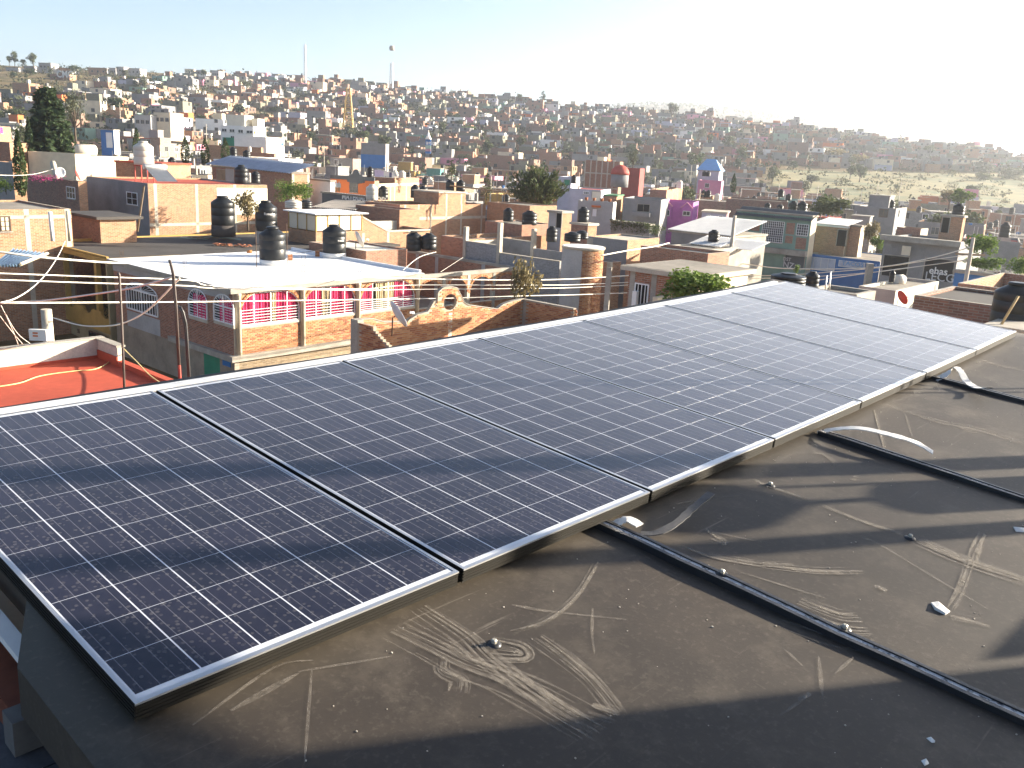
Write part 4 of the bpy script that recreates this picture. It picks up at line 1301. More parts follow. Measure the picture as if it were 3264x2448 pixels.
# left face: arched windows
def arch_window(hs, face, off, u0, u1, z0, zs, ru_top, pane, nb=8, hor=0, two=True, name="window", label=None):
    uc = (u0 + u1) / 2; ru = abs(u1 - u0) / 2; t = .035; mb = MB()
    a, b = min(u0, u1), max(u0, u1)
    for x0, x1, w0, w1 in ((a, b, z0, z0 + .07), (a, b, zs - .04, zs + .03), (a, a + .06, z0, zs), (b - .06, b, z0, zs)):
        hs.fbox(mb, face, x0, x1, -off - .02, -off + .07, w0, w1)
    if two: hs.fbox(mb, face, uc - .035, uc + .035, -off - .02, -off + .065, z0, zs + ru_top * .98)
    for k in range(1, nb + 1):
        x = a + (b - a) * k / (nb + 1)
        if not hor: hs.fbox(mb, face, x - .012, x + .012, -off, -off + .055, z0, zs)
    for k in range(1, hor + 1):
        z = z0 + (zs - z0) * k / (hor + 1); hs.fbox(mb, face, a, b, -off, -off + .055, z - .014, z + .014)
    for k in range(16):
        ta, tb = pi * k / 16, pi * (k + 1) / 16
        mb.tube([hs.pt(face, uc + ru * .97 * cos(q), -off + .03, zs + ru_top * .97 * sin(q)) for q in (ta, tb)], .034, 4)
        mb.tube([hs.pt(face, uc + ru * .16 * cos(q), -off + .03, zs + ru_top * .16 * sin(q)) for q in (ta, tb)], .02, 4)
    for k in range(1, 10):
        q = pi * k / 10
        mb.tube([hs.pt(face, uc + ru * e * cos(q), -off + .03, zs + ru_top * e * sin(q)) for e in (.16, .95)], .014, 4)
    w = hs.part(name, mb, IRONW, None, label)
    g = MB(); g.poly([hs.pt(face, a + .02, -off + .012, z0), hs.pt(face, b - .02, -off + .012, z0)] + [hs.pt(face, uc + ru * .96 * cos(pi * k / 16), -off + .012, zs + ru_top * .96 * sin(pi * k / 16)) for k in range(17)])
    if isinstance(pane, list):
        g2 = MB()
        hs.part("pane", g, GLASS, w)
        for t0, t1, mt in pane: curtain(hs, w, face, off - .035, a + (b - a) * t0, a + (b - a) * t1, z0 + .03, zs + ru_top * .55, mt, t0 * 5)
    else: hs.part("pane", g, pane, w)
    return w
def lp(x, y): return AH.uv('L', ('B', x, y), ST_)
u0, _ = lp(390, 950); u1, _ = lp(752, 1010)
arch_window(AH, 'L', ST_, u1, u0, lp(575, 1095)[1], lp(575, 850)[1], lp(575, 755)[1] - lp(575, 850)[1], GLASS, 11, label="white arched window with vertical grille bars")
for xa, xb, ys, yt, yb in ((1120, 1338, 955, 818, 1150), (1412, 1648, 1020, 880, 1210)):
    xm = (xa + xb) / 2
    u0, _ = lp(xa, 1050); u1, _ = lp(xb, 1080)
    arch_window(AH, 'L', ST_, u1, u0, lp(xm, yb)[1], lp(xm, ys)[1], lp(xm, yt)[1] - lp(xm, ys)[1], [(.03, .55, PINK), (.55, .72, PINK)], 0, 5)
    AH.strip('L', u1, u0, lp(xm, yb)[1] - .16, lp(xm, yb)[1] - .01, CONC2, .06 - ST_, "window_sill", -ST_ - .02)
ub, ua = lp(775, 1250)[0], lp(395, 1200)[0]
AH.strip('L', ub, ua, lp(580, 1360)[1], lp(580, 1120)[1], GREYL, .01 - ST_, "plaster_patch", -ST_ - .02)
u_, z_ = lp(1340, 1590)
dg = AH.door('L', AH.uv('L', ('B', 1480, 1640), ST_)[0], AH.uv('L', ('B', 1295, 1640), ST_)[0], AH.z0 + .4, AH.uv('L', ('B', 1390, 1575), ST_)[1], mat=plain("green_enamel", (.03, .22, .13), .5), frame=CONC)
for ch in [dg] + list(dg.children): ch.location.x += ST_
sgn = AH.strip('L', AH.uv('L', ('C', 38, 1450), ST_)[0], AH.uv('L', ('C', 118, 1460), ST_)[0], AH.uv('L', ('C', 78, 1475), ST_)[1], AH.uv('L', ('C', 78, 1425), ST_)[1], plain("blue_enamel", (.03, .16, .42), .5, bmp=0), .03 - ST_ + .02, "street_plate", -ST_)
# stubs of reinforcing bars and scattered bits on the white roof
def rebar(P, n, hgt, label):
    o = empty("rebar_stub", P, 0, label, "rebar", "rebar stubs on the roofs")
    mb = MB()
    for k in range(n):
        mb.tube([((k % 2) * .16, (k // 2) * .16, 0), ((k % 2) * .16 + .01, (k // 2) * .16, hgt * (1 - .12 * (k % 3)))], .008, 4)
    for z in (.35, .6): mb.tube([(0, 0, hgt * z), (.16, 0, hgt * z), (.16, .16, hgt * z)], .005, 4)
    mb.build("bars", IRON, o)
for p_, n_, hg, lab in ((('B', 300, 430), 4, .35, "rebar stub at the left tip of the white roof"), (('B', 1050, 660), 3, 1.0, "tall rebar stub on the near edge of the white roof"),
                        (('C', 825, 605), 4, 1.25, "rebar cage in the middle of the white roof's front edge"), (('C', 1395, 580), 2, .6, "rebar pair toward the right end of the white roof"),
                        (('B', 1600, 345), 4, .3, "rebar stub beside the pile of planks")):
    rebar(at_z(p_, ZT), n_, hg, lab)
P = at_z(('B', 1825, 378), ZT + .08)
o = MB().lathe([(.10, -.16), (.11, .16)], 12).build("clay_pot", plain("terracotta", (.40, .16, .05), .8), None, P); o.rotation_euler = (0, pi / 2, .3); tag(o, "orange clay pot lying on the white roof left of the tank", "pot")
for q, lab in ((('C', 712, 410), "stack of red bricks right of the left tank"), (('C', 985, 372), "stack of red bricks left of the right tank")):
    o = empty("brick_stack", at_z(q, ZT + .01), .4, lab, "bricks", "small brick stacks on the white roof")
    for k in range(5):
        for e in (0, 1): place("brick", brick_mesh('R', (k + e) % 4), o, (0, -.06 + .12 * e, .035 + .07 * k), .05 * k)
# tanks on the white roof
t1 = tankp(('C', 535, 412), 250, 305, 0, 'black', "matt black water tank on a white foot, left one on the white roof", ZT + .30); plinth(t1, .30)
t2 = tankp(('C', 1155, 342), 228, 265, 0, 'black', "black water tank with a white label, right one on the white roof", ZT + .32); plinth(t2, .32)
t3 = tankp(('Y1', 0, 0), 1, 1, 60, 'black', "x") if False else None
t3 = tankp(('S', 849, 738), 65, 88, 61, 'black', "black water tank with white lettering, just behind the white roof", ZT + .9)
plinth(t3, 1.4, CONC)
t4 = tankp(('S', 712, 719), 69, 83, 66, 'black', "squat black water tank beside the yellowing shrub")
plinth(t4, .8, plain("dark_plinth", (.08, .07, .065), .9))
def tank_text(t, txt, hgt, ang, zf, w):
    r = t.scale.x * .503
    base = Vector(t.location)
    v = ray(('S', *to_px(base))); a0 = atan2(-v.y, -v.x) + ang
    def mp(c):
        th = a0 + (c.x - w / 2) / r
        return Vector(((r + .006 + c.z) * cos(th), (r + .006 + c.z) * sin(th), t.scale.z * 1.32 * zf + c.y))
    rot = Matrix.Rotation(-t.rotation_euler.z, 4, 'Z')
    o = letters(txt, hgt, WHITE, "lettering", t, mp, .004)
    for q in o.data.vertices:
        c = rot @ q.co; q.co = Vector((c.x / t.scale.x, c.y / t.scale.y, c.z / t.scale.z))
    return o
tank_text(t3, "Rotoplas", .22, .35, .55, .80)
tank_text(t2, "Rotoplas", .13, .62, .44, .48)
# pipes and rods by the tanks
for p_, q_, lab in ((('C', 372, 480), ('C', 375, 110), "thin rusty rod left of the matt black tank"), (('C', 680, 450), ('C', 675, 62), "rusty rod right of the matt black tank")):
    A_ = at_z(p_, ZT); B_ = A_ + Vector((0, 0, (src(p_)[1] - src(q_)[1]) / FPX * (A_ - EYE).length))
    tag(MB().tube([A_, B_], .022, 5).build("iron_rod", IRON), lab, "rod", "rods on the white roof")
A_, B_ = at_z(('C', 720, 350), ZT + .35), at_z(('C', 1040, 300), ZT + .75)
tag(MB().tube([A_, B_], .014, 5).build("water_pipe", IRON), "thin water pipe running to the right tank of the white roof", "pipe")

# ---------------------------------------------------------------- mustard house with the dark roof
MH = mk("mustard_house", "mustard yellow house with a dark flat roof and a scalloped balcony", ('A', 1250, 1185), ('A', 500, 1008), None, h=ZT, b=14.0)
a2 = MH.a; zt = MH.h
MH.part("roof_slab", MB().box(0, 4.6, 0, a2, zt - .34, zt - .06), YELLOW)
MH.part("roof", MB().box(.12, 4.6, .12, a2 - .1, zt - .058, zt - .03), DROOF)
MH.part("roof", MB().box(4.602, 22, -.3, a2 + 1.2, zt - .20, zt - .034), DROOF)
MH.part("body", MB().box(4.7, 21.5, .0, a2 + .9, MH.z0, zt - .21), GREYP)
for x0, x1, y0, y1, z1 in ((0, 4.6, a2 - .16, a2, .14), (0, .14, 0, a2 - .162, .05), (4.602, 22, a2 + 1.04, a2 + 1.2, .06), (4.602, 4.76, a2, a2 + 1.03, .08)):
    w = MH.part("roof_curb", MB().box(x0, x1, y0, y1, zt - .03, zt + z1), [YELLOW])
def mp_(face, x, y, off=0.0): return MH.uv(face, ('A', x, y), off)
zfl = MH.uv('L', ('G', 600, 420))[1] - .35
MH.part("floor_slab", MB().box(.0, 4.6, 0, a2 + 4.6, zfl - .25, zfl), YELLOW)
MH.part("side_wall", MB().box(0, 4.4, -.002, .18, MH.z0, zt - .342), plain("tan_plaster", (.42, .34, .20), .9))
MH.part("ground_floor_wall", MB().box(.25, .45, 0, a2 + 4.5, MH.z0, zfl - .252), plain("tan_plaster", (.42, .34, .20), .9))
for x in (785, 1150):
    u, z = mp_('L', x, 1400, .2)
    MH.part("pillar", MB().box(.06, .34, u - .16, u + .16, zfl, zt - .342), YELLOW)
# scalloped balcony wall
zb_ = zfl + .95
def bt(u): return zb_ - .34 * max(0.0, sin(u * 2.6)) ** .6 if u < a2 * .8 else zb_ + .1
MH.part("balcony_wall", slab_cols(MH, 'L', 0, .14, .18, a2 + 4.5, .07, lambda u: zfl, bt), YELLOW)
pl = tree(MH.wor(1.0, 2.2, zfl + .02), 1.9, 1.7, 'bush', FG_MID, 420, 5, "potted_plant", "dark leafy plant on the mustard balcony", "plant")
MH.win('L', MH.uv('L', ('G', 1060, 680), -.25)[0], MH.uv('L', ('G', 900, 690), -.25)[0], zfl - 1.3, zfl - .45, frame=IRON, nx=2)
face_text(MH, 'L', "55", ('G', 782, 700), .26, IRON, None, .006, None, -.215)
MH.door('L', a2 + .1, a2 + 1.0, MH.z0, zfl - .35, mat=plain("teal_metal", (.05, .16, .15), .6))
# planks and rubble on the dark roof
pile = empty("plank_pile", at_z(('B', 1400, 230), zt), .3, "pile of old planks and boards lying on the dark roof", "plank pile")
rg = random.Random(5)
for k in range(16):
    L_ = rg.uniform(.9, 2.6); w_ = rg.uniform(.08, .3)
    o = MB().box(-L_ / 2, L_ / 2, -w_ / 2, w_ / 2, 0, .035).build("plank", [WOOD, CONC2, plain("green_board", (.28, .36, .32), .8)][k % 3], pile, (rg.uniform(-1.3, 1.0), rg.uniform(-.5, .8), .02 + .045 * (k // 3)))
    o.rotation_euler = (rg.uniform(-.06, .06), rg.uniform(-.08, .08), rg.uniform(-.4, .4))
pile = empty("tile_heap", at_z(('B', 1650, 310), zt), .2, "low heap of broken roof tiles and a batten beside the planks", "tile heap")
for k in range(26):
    o = MB().box(-.16, .16, -.09, .09, 0, .025).build("tile", BR_MATS[3 if k % 2 else 1], pile, (rg.uniform(-1.5, 1.1), rg.uniform(-.4, .5), .01 + .03 * (k % 4)))
    o.rotation_euler = (rg.uniform(-.25, .25), rg.uniform(-.3, .3), rg.uniform(0, 3))
tree(at_d(('b', 245, 1570), 62), 2.6, 2.0, 'broad', FG_DRY, 700, 3, "shrub", "yellowing shrub between the black tanks", "shrub", size=1.5)

# ---------------------------------------------------------------- near terrace with the curved gable wall
TW = mk("gable_wall_house", "brick terrace house with a curved gable wall pierced by an arch", ('C', 1350, 1010), None, ('D', 1165, 1275), D=35, a=.3)
L_ = TW.b
def tuv(z, x, y): return TW.uv('R', (z, x, y))
zf = tuv('D', 700, 1600)[1]; 
zfl_ = tuv('C', 1990, 1235)[1]
prof = sorted([tuv(*q) for q in (('C', 1350, 1010), ('C', 1540, 1000), ('C', 1660, 1030), ('C', 1880, 1030), ('C', 1990, 960), ('C', 2100, 930), ('C', 2190, 890), ('D', 270, 1290), ('D', 310, 1200), ('D', 360, 1160), ('D', 430, 1148), ('D', 500, 1165), ('D', 530, 1230), ('D', 570, 1310), ('D', 610, 1335), ('D', 900, 1375), ('D', 960, 1330), ('D', 1040, 1300), ('D', 1165, 1272))])
def tprof(u):
    return lerp_tab(u, [q[0] for q in prof], [q[1] for q in prof])
hl, hr = tuv('D', 358, 1320)[0], tuv('D', 492, 1320)[0]; hc = (hl + hr) / 2; hrr = (hr - hl) / 2
hz0, hz1 = tuv('D', 430, 1385)[1], tuv('D', 430, 1222)[1]
zsp = hz1 - (hz1 - hz0) * .5
def thole(u):
    if abs(u - hc) >= hrr: return None
    e = sqrt(1 - ((u - hc) / hrr) ** 2)
    return zsp - (zsp - hz0) * e, zsp + (hz1 - zsp) * e
gw = TW.part("gable_wall", slab_cols(TW, 'R', 0, .15, 0, L_, .05, lambda u: zfl_ - 1.2, lambda u: tprof(u) - .01, thole), MORTAR)
def okb(u, z):
    for du in (-.11, .11):
        if z > tprof(u + du) - .035: return False
        h_ = thole(u + du)
        if h_ and h_[0] - .03 < z < h_[1] + .03: return False
    return True
lay_bricks(TW, gw, 'R', -.004, .15, L_ - .05, zfl_, max(q[1] for q in prof), okb, 300, 11)
arc_ring(TW, gw, 'R', 0, hc, zsp, hrr, hz1 - zsp, pi, 0, 15, .10, .02)
arc_ring(TW, gw, 'R', 0, hc, zsp, hrr, -(zsp - hz0), pi, 0, 15, -.10, .02) if False else None
mb = slab_cols(TW, 'R', -.03, .21, 0, L_, .05, lambda u: tprof(u) - .008, lambda u: tprof(u) + .025); _o = TW.part("wall_coping", mb, CONC); _o["kind"] = "stuff"
for x in (200, 425):
    u = tuv('D', x, 1500)[0]
    TW.strip('R', u - .11, u + .11, zfl_ - .2, min(tprof(u), hz0 if x == 425 else 9) - .12, CONC2, .02, "concrete_column") if x == 425 else None
# terrace floor, left and right flank walls (towards the camera)
fl = MB(); fl.box(0, L_, -9.0, -.002, zfl_ - .25, zfl_ - .04); TW.part("terrace_floor", fl, DROOF)
TW.part("lower_wall", MB().box(.03, L_, -8.9, -.1, TW.z0, zfl_ - .252), CONC)
def fuv(z, x, y, off): return TW.uv('L', (z, x, y), off)
pts = [fuv(*q, 0.0) for q in (('C', 1352, 1012), ('C', 1540, 1060), ('C', 1560, 1110), ('C', 1610, 1170), ('C', 1700, 1260), ('C', 1745, 1310), ('C', 1790, 1400))]
pts = sorted([(q[0], q[1]) for q in pts])
lo = pts[0][0]
def lprof(u): return lerp_tab(u, [q[0] for q in pts], [q[1] for q in pts])
fw = TW.part("flank_wall", slab_cols(TW, 'L', 0, .15, lo, -.01, .07, lambda u: zfl_ - 1.6, lambda u: math.floor((lprof(u) - zfl_) / .083) * .083 + zfl_ - .01), MORTAR)
lay_bricks(TW, fw, 'L', -.004, lo, -.28, zfl_ - 1.5, pts[-1][1], lambda u, z: z < lprof(u) - .09, 150, 12)
TW.part("corner_column", MB().box(-.02, .28, -.28, .16, zfl_ - 1.7, pts[-1][1] + .03), CONC)
ztr = TW.uv('L', ('D', 1300, 1305), L_)[1]; yend = TW.uv('L', ('D', 1668, 1385), L_)[0]
fw2 = TW.part("flank_wall", MB().box(L_, L_ + .15, yend, .15, zfl_ - .3, ztr), MORTAR)
lay_bricks(TW, fw2, 'L', L_ - .004, yend, -.16, zfl_ - .04, ztr, None, 150, 13)
TW.part("concrete_column", MB().box(L_ - .012, L_ + .1, -.18, .0, zfl_ - .04, ztr - .01), CONC)
TW.part("wall_coping", MB().box(L_ - .03, L_ + .18, yend - .02, .16, ztr, ztr + .03), CONC)
for k in range(9):
    place("brick", brick_mesh('L', k % 3), TW.root, (L_ + .05 + (.05 if k % 2 else 0), yend - .02, ztr - .06 - k * .083))
def dish(P, dia, face_az, face_el, mat, label, group="satellite dishes", mast=.5, arm=True):
    o = empty("satellite_dish", P, 0, label, "satellite dish", group)
    d = Vector((sin(radians(face_az)) * cos(radians(face_el)), cos(radians(face_az)) * cos(radians(face_el)), sin(radians(face_el))))
    rot = d.to_track_quat('Z', 'Y').to_matrix().to_4x4()
    mb = MB(); prof = [(dia / 2 * k / 6, dia * .11 * (k / 6) ** 2) for k in range(7)]
    n = 22
    for r_, z in prof:
        for k in range(n): mb.v.append((max(r_, .003) * cos(2 * pi * k / n), max(r_, .003) * sin(2 * pi * k / n) * 1.08, z))
    for i in range(6):
        for k in range(n):
            a0 = i * n + k; b0 = i * n + (k + 1) % n; mb.f.append((a0, b0, b0 + n, a0 + n)); mb.m.append(0); mb.s.append(True)
    nb_ = len(mb.v)
    for r_, z in prof:
        for k in range(n): mb.v.append((max(r_, .003) * cos(2 * pi * k / n), max(r_, .003) * sin(2 * pi * k / n) * 1.08, z - .018))
    for i in range(6):
        for k in range(n):
            a0 = nb_ + i * n + k; b0 = nb_ + i * n + (k + 1) % n; mb.f.append((a0 + n, b0 + n, b0, a0)); mb.m.append(0); mb.s.append(True)
    for k in range(n):
        mb.f.append((6 * n + k, 6 * n + (k + 1) % n, nb_ + 6 * n + (k + 1) % n, nb_ + 6 * n + k)); mb.m.append(0); mb.s.append(False)
    for i, v in enumerate(mb.v): mb.v[i] = tuple(rot @ Vector(v))
    mb.build("reflector", mat, o)
    if arm:
        q0 = rot @ Vector((0, -dia * .5, .06)); q1 = rot @ Vector((0, -dia * .28, dia * .62))
        MB().tube([q0, q1], dia * .018, 5).build("feed_arm", IRON, o)
        MB().tube([q1, q1 + (rot @ Vector((0, .1, -.12)))], dia * .045, 8).build("feed_horn", IRONW, o)
    back = rot @ Vector((0, 0, -.05))
    MB().tube([back, back + rot @ Vector((0, 0, -.12)), back + rot @ Vector((0, 0, -.14)) + Vector((0, 0, -mast))], dia * .025, 6).build("mast", IRON, o)
    return o
dish(at_d(('C', 1780, 965), 33.4), 1.05, 62, 30, plain("dish_white", (.62, .66, .72), .5, bmp=0), "white satellite dish on the corner of the gable wall, seen almost edge-on", mast=.7)
# rubble at the terrace corner
o = empty("rubble_pile", TW.wor(1.3, -1.6, zfl_ - .02), .5, "small pile of broken bricks and boards in the terrace corner", "rubble pile")
rg = random.Random(21)
for k in range(14):
    q = place("brick", brick_mesh('R', k % 4), o, (rg.uniform(-.8, .8), rg.uniform(-.5, .4), .04 + .05 * (k % 3))); q.rotation_euler = (rg.uniform(-.5, .5), rg.uniform(-.5, .5), rg.uniform(0, 3))
o2 = MB().box(-.6, .6, -.06, .06, 0, .03).build("board", WOOD, o, (.3, .1, .2)); o2.rotation_euler = (.1, -.35, .8)

# ---------------------------------------------------------------- long grey wall house with posts, and the round tower
GW = mk("grey_wall_house", "unfinished grey block house, roofless on top with three concrete posts", ('D', 1530, 900), ('D', 560, 690), None, D=57, b=4.8)
z1 = GW.h; z2 = GW.uv('L', ('D', 740, 715))[1]; y2 = GW.uv('L', ('D', 925, 800))[0]
mb = MB(); mb.box(0, .16, 0, y2, GW.z0, z1); mb.box(0, .16, y2 + .001, GW.a, GW.z0, z2); GW.part("front_wall", mb, BLOCKB)
GW.part("wall_coping", MB().box(-.03, .19, -.02, y2, z1, z1 + .05), CONC2); GW.part("wall_coping", MB().box(-.03, .19, y2 + .01, GW.a, z2, z2 + .05), CONC2)
zb2 = GW.uv('L', ('D', 1100, 680), 3.6)[1]; zb3 = GW.uv('L', ('D', 1400, 780), 3.6)[1]; yb = GW.uv('L', ('D', 1262, 700), 3.6)[0]
mb = MB(); mb.box(3.6, 3.76, -1.5, yb, GW.z0, zb3); mb.box(3.6, 3.76, yb + .001, GW.a, GW.z0, zb2); GW.part("rear_wall", mb, GREYP)
GW.part("wall_coping", MB().box(3.57, 3.79, yb + .01, GW.a, zb2, zb2 + .04), CONC2)
GW.part("end_wall", MB().box(.162, 3.598, GW.a - .16, GW.a, GW.z0, z2), CONC2)
GW.part("floor", MB().box(.162, 3.598, .002, GW.a - .162, z1 - 1.6, z1 - 1.4), CONC)
for (x, yt), off in (((580, 545), 0.0), ((925, 505), .0), ((1265, 565), 3.6)):
    yv, zt_ = GW.uv('L', ('D', x, yt), off)
    GW.part("concrete_post", MB().box(off - .05, off + .24, yv - .14, yv + .14, z1 - 1.2, zt_), CONC2)
TWR = at_d(('D', 1752, 1000), 55.0); ztw = EYE.z + ray(('D', 1752, 740)).z * 55.0 / hypot(*ray(('D', 1752, 740)).xy)
rt = 206 * .31646 * 55 / FPX
tw = empty("round_tower", (TWR.x, TWR.y, 0), 0, "round brick stair tower, its left part plastered grey, with a flat concrete cap", "tower")
MB().lathe([(rt - .02, -.6), (rt - .02, ztw - .02)], 40).build("core", MORTAR, tw)
rest = MB(); nb = int(2 * pi * rt / .285); row = 0; z = 1.5
tb_parts = []
camdir = atan2(-TWR.y, -TWR.x)
while z < ztw - .16:
    for k in range(nb):
        th = 2 * pi * (k + (row % 2) * .5) / nb
        dd = (th - camdir + pi) % (2 * pi) - pi
        if abs(dd) < 1.75: tb_parts.append((th, z, dd))
    z += .083; row += 1
rg = random.Random(31)
def tb(th, z, k, mb):
    w = .132 / rt; pts = []
    for t in (th - w, th + w): pts += [(rt * cos(t), rt * sin(t)), ((rt - .04) * cos(t), (rt - .04) * sin(t))]
    q = [pts[0], pts[2], pts[3], pts[1]]; n0 = len(mb.v); j = rg.uniform(-.006, .01)
    for zz in (z - .032, z + .032):
        for x, y in q: mb.v.append((x * (1 + j), y * (1 + j), zz))
    for f in ((0, 1, 5, 4), (1, 2, 6, 5), (3, 0, 4, 7), (4, 5, 6, 7), (3, 2, 1, 0)): mb.f.append(tuple(n0 + i for i in f)); mb.m.append(k); mb.s.append(False)
tb_parts.sort(key=lambda q: -q[1] + (0 if q[2] > -.2 else 100))
for i, (th, z, dd) in enumerate(tb_parts):
    k = rg.choice((0, 0, 1, 2, 3))
    if i < 200:
        mb = MB(); tb(th, z, 0, mb); mb.build("brick", BR_MATS[k], tw)
    else: tb(th, z, k, rest)
o = rest.build("brick", BR_MATS, tw); o["kind"] = "stuff"
mb = MB(); n0 = 0; prev = None                # grey plaster on the left part
for i in range(19):
    th = camdir - 1.75 + 1.72 * i / 18 + 0.0
    row = []
    for z in (3.2 + .3 * sin(i * 1.3), ztw - .16):
        row.append(len(mb.v)); mb.v.append(((rt + .03) * cos(th), (rt + .03) * sin(th), z))
    if prev: mb.f.append((prev[0], row[0], row[1], prev[1])); mb.m.append(0); mb.s.append(True)
    prev = row
mb.build("plaster_coat", GREYL, tw)
MB().lathe([(rt + .05, ztw - .15), (rt + .08, ztw)], 40).build("cap_slab", CONC2, tw)
MB().lathe([(rt - .02, ztw + .002), (rt - .02, ztw + .006)], 30).build("cap_coat", WROOF, tw)
tankp(('D', 1655, 700), 165, 92, 55.5, 'black', "front black water tank on the round brick tower", ztw + .01)
tankp(('D', 1752, 672), 130, 80, 56.5, 'black', "rear black water tank on the round brick tower", ztw + .01)
tree(at_d(('D', 1180, 1290), 43.5), 2.7, 1.5, 'bush', FG_DRY, 700, 9, "shrub", "reddish shrub at the end of the arcade beside the grey wall", "shrub", size=1.5)

# ---------------------------------------------------------------- brick house with the open white-barred window, right of the tower
BH = mk("barred_window_house", "brick house with a long pale roof edge and an open white barred window", ('Z2', 1905, 1062), ('Z2', 790, 892), None, D=37, b=5.0)
BH.part("wall", MB().box(.25, .4, .2, BH.a - .3, BH.z0, BH.h - .2), BRICK2)
BH.part("end_wall", MB().box(.41, 4.6, .2, .35, BH.z0, BH.h - .2), CREAM)
BH.part("roof_slab", MB().box(0, BH.b, 0, BH.a, BH.h - .2, BH.h - .004), CONC2)
BH.part("roof", MB().box(.1, BH.b - .1, .1, BH.a - .1, BH.h - .002, BH.h + .01), CROOF)
def bu(x, y): return BH.uv('L', ('Z2', x, y), .25)
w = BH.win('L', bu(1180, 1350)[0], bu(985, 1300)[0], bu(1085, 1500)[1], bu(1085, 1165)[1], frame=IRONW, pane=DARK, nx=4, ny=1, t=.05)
for ch in [w] + list(w.children): ch.location.x = .25
for ch in w.children: ch.location.x = 0
BH.part("open_shutter", MB().box(.05, .24, bu(1050, 1300)[0], bu(990, 1300)[0], bu(1020, 1480)[1], bu(1020, 1270)[1]), WHITE)
for x in (600, 940, 1245): BH.part("concrete_column", MB().box(.235, .3, bu(x, 1300)[0] - .13, bu(x, 1300)[0] + .13, BH.z0, BH.h - .21), CONC)
for x0, x1, y in ((1430, 1000, 1),): pass
BH.part("buttress", MB().box(-.9, .23, bu(1500, 1200)[0] - .12, bu(1500, 1200)[0] + .12, BH.z0, BH.h - 1.0), CREAM)
BH.part("buttress", MB().box(-.5, .23, bu(1345, 1300)[0] - .12, bu(1345, 1300)[0] + .12, BH.z0, BH.h - 1.9), CREAM)
BH.part("pillar", MB().box(.0, .24, bu(1715, 1300)[0] - .12, bu(1715, 1300)[0] + .14, BH.z0, BH.h - .21), CONC)
BH2 = mk("brick_annex", "small brick annex with a raw parapet between the round tower and the barred window house", ('Z2', 645, 870), None, ('Z2', 798, 838), D=58, a=3.0)
BH2.shell(BRICK, BRICK2, CROOF, .45, CONC2); BH2.cols('R', [.12], .26); BH2.cols('L', [.12], .26, CONC)
tree(at_d(('Z2', 1790, 1430), 31), 1.3, 2.4, 'bush', FG_BRIGHT, 2200, 13, "shrub", "bright green shrub under the long pale roof edge", "shrub", size=1.3)
mb = MB()
def corr(name, label, pts, n, mat, amp=.03, cat="roof sheet", parent=None):
    """corrugated sheet over four corners (p0 p1 along the ridge direction of the waves)"""
    p0, p1, p2, p3 = [Vector(q) for q in pts]; mb = MB(); prev = None
    nn = (p1 - p0).cross(p3 - p0).normalized()
    if nn.z < 0: nn = -nn
    for i in range(n * 4 + 1):
        t = i / (n * 4); off = nn * amp * sin(t * n * 2 * pi)
        a = p0.lerp(p1, t) + off; b = p3.lerp(p2, t) + off
        row = (len(mb.v), len(mb.v) + 1); mb.v += [tuple(a), tuple(b)]
        if prev: mb.f.append((prev[0], row[0], row[1], prev[1])); mb.m.append(0); mb.s.append(True)
        prev = row
    o = mb.build(name, mat, parent)
    if label: tag(o, label, cat)
    return o
GALV = plain("galvanised_sheet", (.52, .52, .50), .5, .25, var=.3)
WSHEET = plain("white_sheet_roof", (.74, .72, .68), .6, var=.12)
shed = empty("sheet_roof_shed", label="low shed with a striped corrugated roof beside the bright green shrub", cat="shed")
corr("roof_sheet", None, [at_z(q, 6.3) for q in (('Z2', 1850, 1440), ('Z2', 2212, 1330), ('Z2', 2212, 1200), ('Z2', 1790, 1190))], 26, GALV, .05, parent=shed)
q = at_z(('Z2', 2000, 1300), 6.2); MB().box(-1.6, 1.6, -1, 1, 0, 6.0).build("wall", BLOCK, shed, (q.x, q.y, 0), radians(50))
bs = at_z(('Z2', 1550, 960), 6.6)
corr("roof_sheet", "pale blue corrugated sheet on the roof behind the barred window house", [at_z(q, 6.9) for q in (('Z2', 1285, 945), ('Z2', 1780, 1020), ('Z2', 1840, 990), ('Z2', 1350, 915))], 18, plain("pale_blue_sheet", (.40, .55, .66), .5), .03)

# shaded yard with a blue tarp at the left rim, below the long brick house
q_ = MH.wor(4.75, a2 + 1.0, 0); yd = House("dark_yard_roof", "dark stained flat roof beside the mustard terrace, under the blue tarp", "house", q_, GRID, 15.0, 13.0, 2.9); yd.shell(GREYP, GREYP, DROOF, .12, CONC)
P_ = [at_d(('A', x, y), d) for x, y, d in ((-80, 1280, 46), (240, 1275, 47), (545, 1140, 55), (150, 1085, 56))]
corr("blue_tarp", "wrinkled blue and white tarp at the left rim below the long brick house", P_, 9, plain("blue_tarp", (.30, .45, .62), .6, var=.5, scale=1.2), .10, "tarp")
tag(MB().tube([at_d(('A', 240, 1265), 46.9), at_d(('A', 560, 1135), 55)], .08, 4).build("cream_pole", CREAM), "cream pole along the edge of the blue tarp", "pole")
